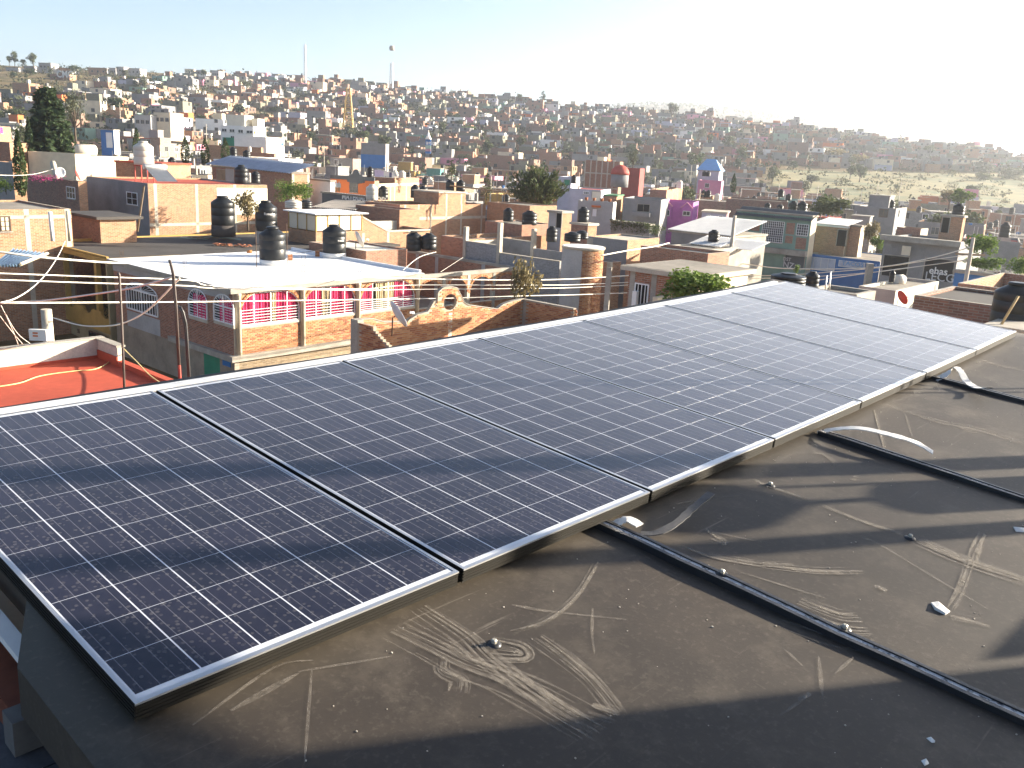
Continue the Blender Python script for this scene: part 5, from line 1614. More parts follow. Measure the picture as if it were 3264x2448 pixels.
# ---------------------------------------------------------------- hand-placed houses of the middle distance
ORANGE = plain("orange_paint", (.62, .17, .05), .8, var=.15)
LILAC = plain("lilac_paint", (.42, .12, .42), .8, var=.15)
PINKP = plain("pink_paint", (.62, .26, .36), .8, var=.15)
LAV = plain("lavender_plaster", (.45, .44, .52), .85, var=.2)
TEAL = plain("teal_paint", (.10, .28, .25), .8)
BLUEP = plain("blue_paint", (.05, .17, .42), .8, var=.15)
SKYB = plain("sky_blue_sheet", (.22, .42, .68), .6, var=.12)
MINT = plain("mint_green_paint", (.20, .32, .26), .85, var=.15)
SLATE = plain("slate_paint", (.10, .11, .12), .8, var=.2)
OLIVE = brickmat("olive_block", (.22, .21, .15), (.30, .29, .24), .42, .21, .012, .2, .25)
GREENR = plain("green_sheet", (.06, .17, .08), .7)
CREAMB = plain("cream_bright", (.74, .68, .55), .8, var=.12)
DKBR = brickmat("brick_dark", (.25, .12, .08), (.28, .25, .22))

# left edge: long brick house with a flat weathered roof
h1 = mk("long_brick_house", "long brick house at the left edge with a weathered grey flat roof", None, None, ('A', 832, 612), D=62, b=16, a=8, anchor='R')
h1.shell(BRICK, BRICK2, CROOF, .12, CONC2); h1.strip('R', 0, h1.b, h1.h - .55, h1.h - .35, CONC2)
h1.colsp('R', [('A', 320, 800), ('A', 790, 700)], .3); h1.winp('R', ('A', 0, 695, 125, 875), nx=2, ny=3, frame=IRON, pane=CREAM)
for x, lab in ((595, "leaning white pole left of the black tank lid"), (800, "leaning pinkish pole right of the black tank lid")):
    tag(MB().tube([at_d(('A', x - 8, 645 if x < 700 else 632), 58), at_d(('A', x + 25, 990), 58)], .11, 6).build("white_pole", WHITE if x < 700 else CREAM), lab, "pole", "leaning poles on the left")
tankp(('A', 685, 1180), 270, 315, 62, 'black', "low black tank lid rising behind the mustard roof between two white poles")
sh = mk("brick_shed", "low brick shed with a dark plant-grown roof in front of the grey plastered house", ('A', 1170, 705), ('A', 835, 690), ('A', 1595, 700), D=64)
sh.shell(BRICK, DKBR, DROOF, 0, slab=.35)
# grey plastered house with the lit brick side
gh = mk("grey_plaster_house", "grey plastered house with a sunlit brick side, carrying a pale tank and a solar heater", ('A', 1735, 312), ('A', 1015, 238), ('b', 410, 1180), D=80)
gh.shell(BRICK, GREYP, RROOF, .15, CONC)
gh.colsp('R', [('a', 1345, 1450), ('a', 1700, 1450), ('a', 2030, 1450)], .28); gh.strip('R', 0, gh.b, gh.uv('R', ('A', 1800, 800))[1] - .12, gh.uv('R', ('A', 1800, 800))[1] + .12)
gh.strip('R', gh.b * .55, gh.b, gh.h - 2.6, gh.h - .3, CREAMB, .02, "limewash_patch")
gh.winp('L', ('A', 1492, 415, 1618, 565), nx=2, ny=2)
pt_ = tankp(('a', 1245, 1155), 150, 175, 84, 'white', "pale pink water tank raised on a red steel frame")
fr = empty("tank_stand", pt_.location - Vector((0, 0, 1.3)), radians(50), "red steel frame under the pale pink tank", "tank stand")
for sx_ in (-.55, .55):
    for sy_ in (-.55, .55): MB().box(sx_ - .04, sx_ + .04, sy_ - .04, sy_ + .04, -.4, 1.26).build("leg", RPAINT, fr)
for z in (1.18,): MB().box(-.65, .65, -.65, .65, z, z + .1).build("platform", RPAINT, fr)
sol = empty("solar_heater", at_d(('A', 1900, 290), 81.5), radians(50), "solar water heater with a silver drum on the grey house's roof", "solar heater")
MB().lathe([(.22, -1.0), (.25, -.95), (.25, .95), (.22, 1.0)], 14).build("drum", STEEL, sol, (0, 1.0, 1.15)).rotation_euler = (0, pi / 2, 0)
mb = MB(); mb.quad((-.9, -1.0, .05), (.9, -1.0, .05), (.9, .8, 1.0), (-.9, .8, 1.0)); mb.build("collector", plain("collector_glass", (.10, .11, .13), .2, bmp=0), sol)
for x in (-.8, .8): MB().tube([(x, .9, 0), (x, .9, 1.1)], .03, 5).build("leg", STEEL, sol)
tag(MB().tube([at_d(('A', 1615, 880), 66), at_d(('A', 1690, 350), 66), at_d(('A', 1700, 340), 66)], .07, 6).build("wooden_pole", WOOD), "slanting wooden pole in front of the grey plastered wall", "pole")
tag(MB().tube([at_d(('Y6', 930, 650), 88), at_d(('Y6', 1060, 1150), 86)], .24, 6).build("leaning_post", CONC2), "thick leaning concrete post in front of the dark conifer", "post")
bl = mk("bougainvillea_house", "brown brick house under the bougainvillea, with a bright brick pier", ('Y6', 1375, 985), ('Y6', 460, 1000), ('Y6', 1530, 990), D=82)
bl.shell(BRICK, DKBR, CROOF, .2); bl.winp('L', ('Y6', 1180, 1080, 1330, 1290), nx=3, ny=2)
treep(('Y6', 800, 1010), 170, 560, 84, 'bush', FG_PINK, 420, 4, "bougainvillea", "magenta bougainvillea flowering on the roof left of the leaning post", "shrub", size=.8)
dish(at_d(('Y6', 1060, 830), 84), .8, 150, 20, WHITE, "white dish with a dark hub beside the leaning post", mast=.3); dish(at_d(('Y6', 1355, 885), 82), .8, 75, 20, plain("red_dish", (.55, .06, .05), .5), "red and white dish at the corner of the grey plastered house", mast=.4)
treep(('Y6', 110, 1200), 330, 330, 86, 'bush', FG_BRIGHT, 900, 2, "bush", "bright green bush at the left edge", "shrub")
treep(('Y6', 390, 1225), 950, 195, 80, 'cypress', FG_CYP, 1500, 1, "cypress", "tall sharp cypress nearest the left edge", "tree", "cypresses")
treep(('Y6', 930, 860), 1260, 860, 112, 'conifer', FG_DARK, 7000, 4, "conifer", "big dark conifer, the largest tree on the left", "tree", None, 1.6)
treep(('Y6', 560, 800), 780, 150, 110, 'cypress', FG_DARK, 1500, 3, "cypress", "dark cypress touching the big conifer's left side", "tree", "cypresses")
treep(('a', 660, 985), 420, 240, 150, 'broad', FG_GREY, 800, 6, "tree", "thin grey-brown tree right behind the big conifer", "tree", "trees in the town")
for x, y0, hp, lab in ((190, 945, 230, "small slim cypress behind the pale pink tank"),):
    treep(('a', 1190, 1100), hp, 70, 140, 'cypress', FG_CYP, 700, 2, "cypress", lab, "tree", "cypresses")
for x, hp, lab in ((1605, 205, "leftmost cypress of the three above the orange brick hall"), (1775, 190, "middle cypress of the three above the sheet roof"), (1950, 195, "rightmost cypress of the three, below the white block")):
    treep(('a', x, 1140), hp, 78, 125, 'cypress', FG_CYP, 800, 5, "cypress", lab, "tree", "cypresses")
def row(*a): pass
def M(name, lab, F, L, R, D, mR, mL=None, roof=CROOF, par=.3, cap=None, **k):
    q = mk(name, lab, F, L, R, D=D, **k); q.shell(mR, mL, roof, par, cap); return q
q = M("cream_house", "cream rendered block beside the big conifer with a pale drum on top", ('Y6', 1320, 500), None, ('Y6', 1590, 500), 105, CREAM, CREAM, CONC2, .2, a=6)
o = MB().lathe([(.5, -1), (.62, -.9), (.62, .9), (.5, 1)], 14).build("steel_drum", TANKW, None, at_d(('Y6', 1520, 440), 108)); o.rotation_euler = (0, pi / 2, .8); tag(o, "pale drum lying on the cream block's roof", "drum")
q = M("cream_terrace_house", "long pale cream house with a teal window left of the pale pink tank", ('Y6', 1600, 540), None, ('Y6', 2260, 540), 118, CREAM, CREAM, CONC2, .2, a=7); q.winp('R', ('Y6', 2030, 575, 2110, 620), pane=TEAL, nx=2)
q = M("orange_brick_house", "bright brick house with a red hipped roof behind the pale pink tank", ('A', 1905, 75), None, ('a', 1645, 1140), 105, BRICK, BRICK2, RROOF, 0, a=6)
q = M("brick_block_house", "sunlit brick house at the left rim with a barred square window", ('Y6', -60, 10), None, ('Y6', 185, 30), 118, BRICK, BRICK2, CROOF, .2, a=6); q.winp('R', ('Y6', 0, 30, 45, 140), frame=LILAC, nx=2, ny=3)
q = M("brick_yard_house", "brick house with a sunlit wall left of the sharp cypress", ('Y6', 165, 300), None, ('Y6', 500, 285), 108, BRICK, BRICK2, CROOF, .2, a=5)
q = M("brick_corner_house", "low brick house under the sharp cypress at the left rim", ('Y6', 215, 660), ('Y6', -80, 650), ('Y6', 480, 650), 95, BRICK, GREYP, CROOF, .1)
# white three-storey block
wb = M("white_block", "white three-storey block with square windows and a blue lettered sign", ('Y1', 1235, 245), ('Y1', 460, 205), ('Y1', 1530, 252), 190, WHITE, WHITE, CONC2, .4, WHITE)
for r_ in ((490, 290, 615, 372), (672, 300, 800, 385), (875, 315, 1000, 402), (1070, 335, 1225, 412), (700, 462, 808, 568), (880, 475, 1005, 580)): wb.winp('L', ('Y1', *r_), frame=WHITE, pane=GLASS, nx=2, t=.08)
for r_ in ((1245, 352, 1280, 415), (1322, 358, 1342, 415), (1398, 360, 1416, 418), (1325, 518, 1350, 600), (1398, 515, 1422, 600)): wb.winp('R', ('Y1', *r_), frame=YELLOW, pane=IRON, nx=1, t=.1)
u0, z_ = wb.uv('L', ('Y1', 935, 640)); u1, _ = wb.uv('L', ('Y1', 1230, 650))
sg = wb.strip('L', u1, u0, z_ - 1.6, z_ + .8, plain("pale_blue_board", (.55, .58, .75), .7, bmp=0), .12, "sign_board")
face_text(wb, 'L', "INST. ARTES DE MODA", ('Y1', 950, 655), .95, BLUEP, sg, .02, 7.6, .13)
g_ = wb.strip('L', wb.uv('L', ('Y1', 925, 620))[0], wb.uv('L', ('Y1', 600, 610))[0], z_ - .9, z_ + 1.0, plain("green_awning", (.02, .22, .13), .8), 1.2, "awning")
x0 = wb.uv('L', ('Y1', 905, 200))[0]; wb.block(.4, 3.6, x0 - 1, x0 + 3.2, wb.rz, wb.h + 2.1, CREAMB); wb.block(2.0, 4.5, .3, 1.6, wb.rz, wb.h + 1.6, CREAMB)
w2 = M("white_annex", "low white annex with a pale blue mural beside the white block", ('Y1', 1535, 490), None, ('Y1', 1960, 500), 182, CREAMB, WHITE, CROOF, .3, a=7)
w2.strip('R', w2.uv('R', ('Y1', 1655, 660))[0], w2.uv('R', ('Y1', 1940, 660))[0], w2.uv('R', ('Y1', 1800, 690))[1], w2.uv('R', ('Y1', 1800, 610))[1], SKYB, .03, "mural")
for nm, lab, F, L, R, D, mR in (("brick_wall_house", "long brown brick house with grey piers below the white block", ('Y1', 1420, 740), ('Y1', 130, 600), ('Y1', 1450, 745), 160, BRICK),
                               ("brick_back_house", "brown brick house right of the black tank pair", ('Y1', 1725, 880), ('Y1', 1180, 850), ('Y1', 1745, 885), 140, BRICK2),
                               ("white_wall_house", "low white-walled house behind the sheet roof hall", ('Y1', 1830, 1000), ('Y1', 1255, 985), None, 118, WHITE)):
    q = M(nm, lab, F, L, R, D, mR, mR, CROOF, .2, b=6, a=8) if R is None else M(nm, lab, F, L, R, D, mR, mR)
tankp(('Y1', 765, 985), 165, 230, 128, 'black', "black tank right of the rightmost cypress"); tankp(('Y1', 1080, 1000), 165, 175, 124, 'black', "black tank behind the sheet roof hall, next to the white wall"); tankp(('Y1', 1150, 840), 75, 110, 150, 'white', "small cream tank below the white block")
wr = M("white_awning_house", "low house with a bright white flat canopy behind the sheet roof hall", ('Y1', 980, 1045), ('Y1', 330, 1010), ('Y1', 1210, 1010), 116, CREAMB, YELLOW, WROOF, 0, slab=.3) if False else M("white_canopy_house", "low house with a bright white flat canopy behind the sheet roof hall", ('Y1', 980, 1050), ('Y1', 330, 1015), ('Y1', 1210, 1020), 116, CREAMB, YELLOW, WROOF, 0)
# sheet-roofed brick hall
hl_ = M("sheet_roof_hall", "brick hall under a blue-grey corrugated sheet roof", ('Y1', 2140, 1320), ('Y1', 260, 1150), ('Z3', 380, 530), 100, BRICK, BRICK2, CROOF, 0)
pz = hl_.h
corr("roof_sheet", None, [(-.6, hl_.a + .4, pz + .15), (-.6, -.5, pz - .1), (hl_.b + .5, -.5, pz + .9), (hl_.b + .5, hl_.a + .4, pz + 1.2)], 34, plain("blue_grey_sheet", (.30, .34, .42), .55, .2), .05, parent=hl_.root)
hl_.doorp('L', ('Y1', 390, 1260, 580, 1490), mat=WOOD); hl_.cols('R', [.15, hl_.b - .15], .3, CONC2)
hl_.strip('L', hl_.uv('L', ('Y1', 780, 1400))[0], hl_.uv('L', ('Y1', 590, 1400))[0], hl_.z0, hl_.h - .2, GREYL, .03, "plaster_panel")
tankp(('Y1', 960, 1590), 300, 390, 86, 'black', "tall black tank with a shiny right side in front of the sheet roof hall"); tankp(('Y1', 1290, 1580), 200, 245, 88, 'black', "smaller black tank right of the tall shiny one"); tankp(('Y1', 1150, 1560), 90, 200, 90, 'white', "narrow grey tank between two black ones by the sheet roof hall")
treep(('Z3', 190, 930), 310, 430, 78, 'bush', FG_BRIGHT, 1500, 6, "bush", "bright green bush in front of the sheet roof hall", "shrub")
treep(('Z3', 60, 930), 330, 340, 80, 'bush', FG_BRIGHT, 900, 3, "bush", "bright green bush touching the tall cream wall", "shrub")
# clear-panelled roof room and its brick wing
pr = mk("panelled_room", "white-roofed room of pale translucent panels above a brick wing", ('Z3', 472, 1122), ('Z3', 85, 1085), ('Z3', 1130, 1122), D=65)
zb = pr.uv('R', ('Z3', 800, 1360))[1]
PANEL = plain("translucent_panel", (.72, .64, .50), .5, var=.08, scale=2, bmp=0)
for f, n, L_ in (('R', 4, pr.b), ('L', 3, pr.a)):
    for k in range(n):
        mb = MB(); pr.fbox(mb, f, L_ * k / n + .06, L_ * (k + 1) / n - .06, -.06, -.02, zb + .08, pr.h - .1); pr.part("panel", mb, PANEL)
    for k in range(n + 1):
        u = min(max(L_ * k / n, .04), L_ - .04); mb = MB(); pr.fbox(mb, f, u - .045, u + .045, -.07, .01 + .004 * (f == 'R'), zb, pr.h); pr.part("panel_post", mb, YELLOW)
pr.part("core", MB().box(.3, pr.b, .3, pr.a, zb, pr.h - .02), CREAM)
pr.part("roof", MB().box(-.25, pr.b + .35, -.3, pr.a + .3, pr.h, pr.h + .08), WROOF)
pr.part("lower_wall", MB().box(0, pr.b - .01, .0, pr.a, pr.z0, zb - .002), BRICK)
ue = pr.uv('R', ('Z3', 1490, 1370)); u2 = pr.uv('R', ('Z3', 2085, 1260))
wg = slab_cols(pr, 'R', -.0, .2, pr.b, u2[0], .1, lambda u: pr.z0, lambda u: lerp_tab(u, [pr.b, ue[0], u2[0]], [pr.h - .3, ue[1], ue[1]]))
pr.part("wing_wall", wg, BRICK)
pr.part("wing_coping", slab_cols(pr, 'R', -.04, .26, pr.b, u2[0], .1, lambda u: lerp_tab(u, [pr.b, ue[0], u2[0]], [pr.h - .3, ue[1], ue[1]]), lambda u: lerp_tab(u, [pr.b, ue[0], u2[0]], [pr.h - .18, ue[1] + .12, ue[1] + .12])), CONC2)
pr.cols('R', [pr.b + .1, ue[0], (ue[0] + u2[0]) / 2], .26, CONC2, None, ue[1])
pr.part("wing_rear_wall", MB().box(pr.b + .2, u2[0], 3.4, 3.6, pr.z0, ue[1] + .5), CONC2); pr.part("wing_end_wall", MB().box(u2[0] - .2, u2[0], .21, 3.4, pr.z0, ue[1] + .1), DKBR)
pr.part("wing_floor", MB().box(pr.b + .2, u2[0] - .2, .2, 3.4, pr.z0, ue[1] - 1.2), DROOF)
tankp(('Z3', 155, 1040), 225, 110, 72, 'white', "cream tank lid behind the translucent room's roof"); tankp(('Z3', 335, 1040), 165, 110, 73, 'black', "black tank lid behind the translucent room's roof")
tankp(('Z3', 1850, 1640), 210, 260, 60, 'black', "left black tank of the pair under a wooden bar, below the big brick wall"); tankp(('Z3', 2065, 1620), 215, 215, 60, 'black', "right black tank of the pair under a wooden bar, weathered pale side")
mb = MB(); tag(MB().tube([at_d(('Z3', 1700, 1385), 58), at_d(('Z3', 2090, 1350), 58)], .03, 5).build("wooden_bar", WOOD), "thin wooden bar above the pair of black tanks", "bar")
lt = M("low_terrace", "low brick terrace with a sunlit floor between the white roof and the big brick wall", ('Z3', 1180, 1640), None, ('Z3', 1760, 1640), 57, BRICK2, BRICK2, CREAMB, .1, a=6)
dish(at_d(('Z3', 1070, 1480), 58.5), 1.05, 60, 25, WHITE, "white dish seen edge-on in front of the brick wing", mast=.6)
# big brick building
bb = mk("big_brick_house", "big sunlit brick building with pale concrete bands and a raised block", ('Z3', 1658, 985), ('Z3', 1170, 960), ('Z1', 880, 655), D=80)
bb.shell(BRICK, BRICK2, CROOF, .5, CONC2)
bb.colsp('R', [('Z3', 1730, 1100), ('Z3', 1920, 1100), ('Z3', 2095, 1100), ('Z1', 100, 900), ('Z1', 315, 1000), ('Z1', 525, 1000), ('Z1', 815, 900)], .2)
z_ = bb.uv('R', ('Z1', 320, 860))[1]; bb.strip('R', 0, bb.b, z_ - .13, z_ + .13)
xa, xb = bb.uv('R', ('Z1', 212, 700))[0], bb.uv('R', ('Z1', 593, 600))[0]; zt_ = bb.uv('R', ('Z1', 400, 512))[1]
bb.block(xa, xb, .004, 3.4, bb.h - .02, zt_, BRICK, "raised_block", CONC2); bb.cols('R', [bb.uv('R', ('Z1', 322, 700))[0], bb.uv('R', ('Z1', 530, 700))[0]], .2, CONC2, bb.h, zt_ - .05, .004)
tankp(('Z1', 370, 490), 120, 155, 88, 'black', "left tank of the pair on the raised brick block"); tankp(('Z1', 520, 488), 125, 150, 88, 'black', "right tank of the pair on the raised brick block")
tankp(('Z3', 1262, 920), 165, 205, 90, 'white', "tall cream tank beside a black one on the big brick building's left part"); tankp(('Z3', 1420, 915), 140, 180, 91, 'black', "black tank right of the tall cream tank")
tankp(('Z3', 1870, 890), 125, 175, 92, 'black', "black tank left of the raised brick block"); tankp(('Z3', 1985, 885), 120, 150, 93, 'black', "black tank with a pale side against the raised brick block")
gf = empty("wooden_trellis", at_d(('Z1', 1000, 640), 84), radians(50), "bare wooden frame with braced posts on the terrace before the olive conifer", "frame")
for x0, x1 in (((370, 405), (820, 455)), ((870, 462), (1140, 492))):
    A_, B_ = at_d(('Z1', *x0), 84), at_d(('Z1', *x1), 84)
    R_ = Matrix.Rotation(-radians(50), 4, 'Z'); g0 = gf.location
    MB().tube([R_ @ (A_ - g0), R_ @ (B_ - g0)], .07, 4).build("beam", WOOD, gf)
for x in (855, 1040, 1140):
    A_, B_ = at_d(('Z1', x, 480), 84), at_d(('Z1', x, 640), 84); MB().tube([R_ @ (A_ - g0), R_ @ (B_ - g0)], .05, 4).build("post", WOOD, gf)
    for dx in (-38, 38): MB().tube([R_ @ (at_d(('Z1', x + dx, 478), 84) - g0), R_ @ (at_d(('Z1', x, 540), 84) - g0)], .035, 4).build("brace", WOOD, gf)
# orange house
oh = M("orange_house", "orange-painted house with a dark scrolled parapet and two painted figures", ('Y2', 1132, 345), ('Y2', 97, 262), ('Y2', 1240, 350), 104, BRICK, ORANGE, CROOF, .1, SLATE)
zz = oh.h; oh.strip('L', 0, oh.a, zz - .05, zz + .38, SLATE, .03, "parapet_band", -.15)
uc = oh.uv('L', ('Y2', 700, 200))[0]
for w_, lo_, hz in ((1.1, -.28, .42), (.8, -.36, .60), (.45, -.42, .78)): oh.strip('L', uc - w_, uc + w_, zz + lo_, zz + hz, SLATE, .05 + .02 * hz, "scroll", -.15)
mb = MB(); mb.tube([oh.pt('L', uc, -.15, zz + .8), oh.pt('L', uc, .08, zz + .8)], .36, 14); oh.part("scroll", mb, SLATE)
oh.winp('L', ('Y2', 545, 390, 745, 615), frame=SLATE, pane=GLASS, nx=3, ny=3)
for x0, col in ((235, plain("mural_white", (.5, .55, .6), .8)), (300, plain("mural_grey", (.30, .36, .42), .8))):
    mb = MB(); u, zb_ = oh.uv('L', ('Y2', x0, 600)); _, zt_ = oh.uv('L', ('Y2', x0, 360)); hh_ = zt_ - zb_
    for (a0, a1, b0, b1) in ((-.06, .06, .86, 1.0), (-.15, .15, .45, .85), (-.2, -.14, .4, .8), (.14, .2, .4, .8)): oh.fbox(mb, 'L', u + a0 * hh_, u + a1 * hh_, .0, .02, zb_ + b0 * hh_, zb_ + b1 * hh_)
    w_ = oh.part("painted_figure", mb, col)
    mb = MB()
    for a0 in (-.12, .02): oh.fbox(mb, 'L', u + a0 * hh_, u + (a0 + .1) * hh_, .0, .02, zb_, zb_ + .45 * hh_)
    oh.part("painted_legs", mb, plain("mural_olive", (.14, .15, .10), .8), w_)
ob = mk("pale_brick_house", "sunlit pale brick house adjoining the orange house", ('Y2', 1145, 410), None, ('Y2', 2180, 395), D=104.5, a=7); ob.shell(BRICK, BRICK, CROOF, .2, CONC2); ob.strip('R', 0, ob.b, ob.h - .35, ob.h - .05); ob.colsp('R', [('Y2', 1190, 500), ('Y2', 1510, 600), ('Y2', 1605, 600), ('Y2', 1880, 600)], .22)
ob.block(ob.uv('R', ('Y2', 1615, 300))[0], ob.b, .01, 4, ob.h + .002, ob.uv('R', ('Y2', 1900, 275))[1], BRICK, "upper_wall")
tankp(('Y2', 1030, 265), 150, 235, 108, 'black', "black tank with a white emblem above the orange house"); tankp(('Y2', 1780, 278), 165, 160, 110, 'white', "pale tank above the pale brick house")
ms_ = M("sign_house", "low dark house with white capital letters along its wall, in front of the orange house", ('Y2', 1075, 715), ('Y2', -100, 590), ('Y2', 1130, 720), 92, BRICK2, SLATE, CROOF, 0)
face_text(ms_, 'L', "MATERIALES MOD", ('Y2', 375, 765), .62, WHITE, None, .03, None, .05)
corr("roof_sheet", "weathered asbestos sheet roof below the white capital letters", [at_d(('Y2', x, y), d) for x, y, d in ((-350, 960, 76), (700, 1030, 76), (1100, 830, 88), (200, 780, 92))], 22, plain("asbestos_sheet", (.24, .22, .20), .95, var=.4), .05)
wl = M("white_shed", "white wall with a blue stain left of the orange house", ('Y2', 98, 330), ('Z3', 390, 690), None, 101, WHITE, WHITE, CROOF, .0, b=.6)
dw = M("brown_wall_house", "brown brick wall in shade in front of the black and cream tanks", ('Y2', 1725, 1020), ('Y2', 690, 1010), None, 74, BRICK, BRICK2, CROOF, .3, b=2.2)
ln = empty("clothesline", at_d(('Y2', 1350, 130), 112), 0, "clothesline of pale lilac laundry behind the orange house", "clothesline")
g0 = ln.location
for k, (x, y) in enumerate(((1215, 85), (1270, 100), (1345, 110), (1400, 125), (1460, 145), (1505, 150))):
    A_ = at_d(('Y2', x, y), 112) - g0; w_ = .42
    mb = MB(); mb.quad(A_ + Vector((-w_, 0, 0)), A_ + Vector((w_, .05, 0)), A_ + Vector((w_ * .9, .1, -1.0)), A_ + Vector((-w_ * .9, -.05, -1.05))); mb.build("garment", [plain("lilac_cloth", (.62, .52, .68), .9, bmp=0), WHITE, plain("navy_cloth", (.12, .12, .22), .9, bmp=0)][(0, 0, 1, 1, 2, 1)[k]], ln)
MB().tube([at_d(('Y2', 1190, 60), 112) - g0, at_d(('Y2', 1350, 95), 112) - g0, at_d(('Y2', 1530, 135), 112) - g0], .015, 4).build("line", WHITE, ln)
# pines, tanks and small things of the centre
treep(('D', 1290, 395), 445, 680, 92, 'pine', FG_PINE, 6600, 3, "spreading_pine", "broad olive-green conifer spreading behind the grey wall house", "tree", None, 1.35)
treep(('Z1', 890, 600), 355, 210, 100, 'conifer', FG_MID, 1100, 2, "young_pine", "young tiered conifer left of the broad olive one", "tree", "young conifers")
treep(('Z1', 390, 340), 290, 210, 112, 'conifer', FG_PINE, 1000, 5, "young_pine", "yellowish young conifer above the raised brick block", "tree", "young conifers")
tankp(('D', 1010, 495), 105, 130, 77, 'black', "black tank with a white lower corner under the broad conifer"); tankp(('D', 1222, 530), 150, 135, 75, 'black', "wide black tank right of the concrete posts"); tankp(('D', 1445, 700), 110, 150, 63, 'black', "dark tank behind the roof of the flat brick house")
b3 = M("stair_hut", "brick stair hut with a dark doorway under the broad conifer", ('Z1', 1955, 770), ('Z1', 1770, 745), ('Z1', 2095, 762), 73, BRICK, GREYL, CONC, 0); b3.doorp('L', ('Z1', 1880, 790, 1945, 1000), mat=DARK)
b4 = M("back_brick_house", "brick house with a long sunlit wall behind the concrete posts", ('Z1', 640, 1160), None, ('Z1', 1900, 1010), 68, BRICK, BRICK2, CROOF, .3, a=3)
b5 = M("shaded_brick_house", "dark red brick house carrying two black tanks behind the concrete posts", ('Z1', 1390, 960), ('Z1', 870, 900), None, 74, BRICK2, BRICK2, CROOF, .1, b=4)
b6 = M("yard_wall_house", "brick yard wall below the broad conifer", ('Z1', 1500, 690), ('Z1', 900, 680), None, 84, BRICK, BRICK, CROOF, .1, b=4)
fb = mk("flat_brick_house", "flat-roofed house with a pale roof and a bright brick end, right of the tower", ('Z2', 890, 560), ('Z2', 320, 505), ('Z2', 1340, 492), D=64, az=36)
fb.shell(BRICK, GREYP, CONC2, .12, CONC2); fb.strip('L', fb.a - .5, fb.a, fb.z0, fb.h - .1, CONC)
hm = M("tank_base_house", "small brick room carrying a tank on the flat pale roof", ('Z2', 330, 325), ('Z2', 95, 300), ('Z2', 458, 310), 71, BRICK, BRICK2, CONC2, 0)
tankp(('Z2', 255, 305), 158, 205, 72, 'black', "tall black tank on the small brick room")
# right of centre
cp = empty("utility_pole", at_z(('E', 1330, 1300), 6.5) if False else (0, 0, 0), 0, "tall concrete utility pole in front of the green house", "utility pole", "utility poles")
A_ = at_d(('E', 1398, 590), 66); cp.location = (A_.x, A_.y, 0)
MB().tube([(0, 0, -.3), (0, 0, A_.z)], .19, 10, r1=.12).build("shaft", CONC2, cp)
for z in (.4, .9, 1.4, 1.9): MB().box(-.16, .16, -.16, .16, A_.z - 4.4 + z * 1.0, A_.z - 4.3 + z).build("insulator", IRON, cp)
cp2 = empty("utility_pole", (0, 0, 0), 0, "utility pole at the right, where the bright cables end", "utility pole", "utility poles")
B_ = at_d(('F', 1745, 600), 62); cp2.location = (B_.x, B_.y, 0)
MB().tube([(0, 0, -.3), (0, 0, B_.z)], .17, 10, r1=.11).build("shaft", CONC2, cp2)
MB().box(-.9, .9, -.05, .05, B_.z - 1.1, B_.z - .98).build("crossarm", WOOD, cp2)
C_ = at_d(('F', 793, 838), 55); cp3 = empty("concrete_post", (C_.x, C_.y, 0), 0, "square concrete post standing before the blue shops", "post")
MB().box(-.17, .17, -.17, .17, 0, C_.z).build("shaft", CONC, cp3)
gr = mk("green_house", "two-storey green and brick house with a large gridded window", ('E', 2178, 592), ('E', 1425, 540), ('F', 305, 408), D=95)
gr.shell(CREAM, MINT, CROOF, 0)
zr_ = gr.h
mb = MB(); corr("roof_sheet", None, [(-.5, gr.a + .1, zr_ - .55), (-.5, -.2, zr_ - .55), (1.3, -.2, zr_ + .35), (1.3, gr.a + .1, zr_ + .35)], 46, SLATE, .05, parent=gr.root)
for x0, y0, x1, y1 in ((1560, 635, 1650, 745), (1540, 768, 1640, 835), (1915, 665, 2000, 780), (1905, 795, 1980, 870), (2010, 815, 2115, 930), (1415, 755, 1520, 870)):
    ym, xm = (y0 + y1) / 2, (x0 + x1) / 2
    gr.strip('L', gr.uv('L', ('E', x0, ym))[0], gr.uv('L', ('E', x1, ym))[0], gr.uv('L', ('E', xm, y1))[1], gr.uv('L', ('E', xm, y0))[1], BRICK2, .02, "brick_panel")
gr.winp('L', ('E', 1670, 645, 1890, 860), nx=11, ny=9, t=.05); gr.winp('L', ('E', 1432, 628, 1537, 742), nx=5, ny=4, t=.05); gr.winp('L', ('E', 2020, 678, 2140, 795), nx=5, ny=4, t=.05)
gr.strip('L', 0, gr.a, gr.uv('L', ('E', 1800, 940))[1] - .3, gr.uv('L', ('E', 1800, 940))[1] + .25, CONC, .5, "balcony_slab")
gr.doorp('L', ('F', 5, 765, 185, 880), mat=SLATE); 
GRAF = plain("chalky_spray", (.55, .56, .58), .8, bmp=0)
face_text(gr, 'L', "DST", ('Y4', 255, 275), .35, GRAF, None, .01, None, .06); face_text(gr, 'L', "NZ-R", ('Y4', 250, 385), .62, GRAF, None, .01, None, .06, -.1)
tankp(('F', 75, 375), 82, 100, 101, 'black', "left tank of the big pair above the green house"); tankp(('F', 158, 380), 86, 102, 100, 'black', "right tank of the big pair above the green house")
tankp(('E', 1722, 540), 62, 68, 108, 'black', "small black tank behind the green house's roof, first from the left"); tankp(('E', 1848, 550), 64, 64, 107, 'black', "small black tank behind the green house's roof, nearer the big pair")
sb = M("blue_shop_row", "row of blue-painted shops with white shutters under a bare terrace", ('F', 888, 822), ('F', 208, 752), None, 94, CONC, BLUEP, CROOF, .1, b=9)
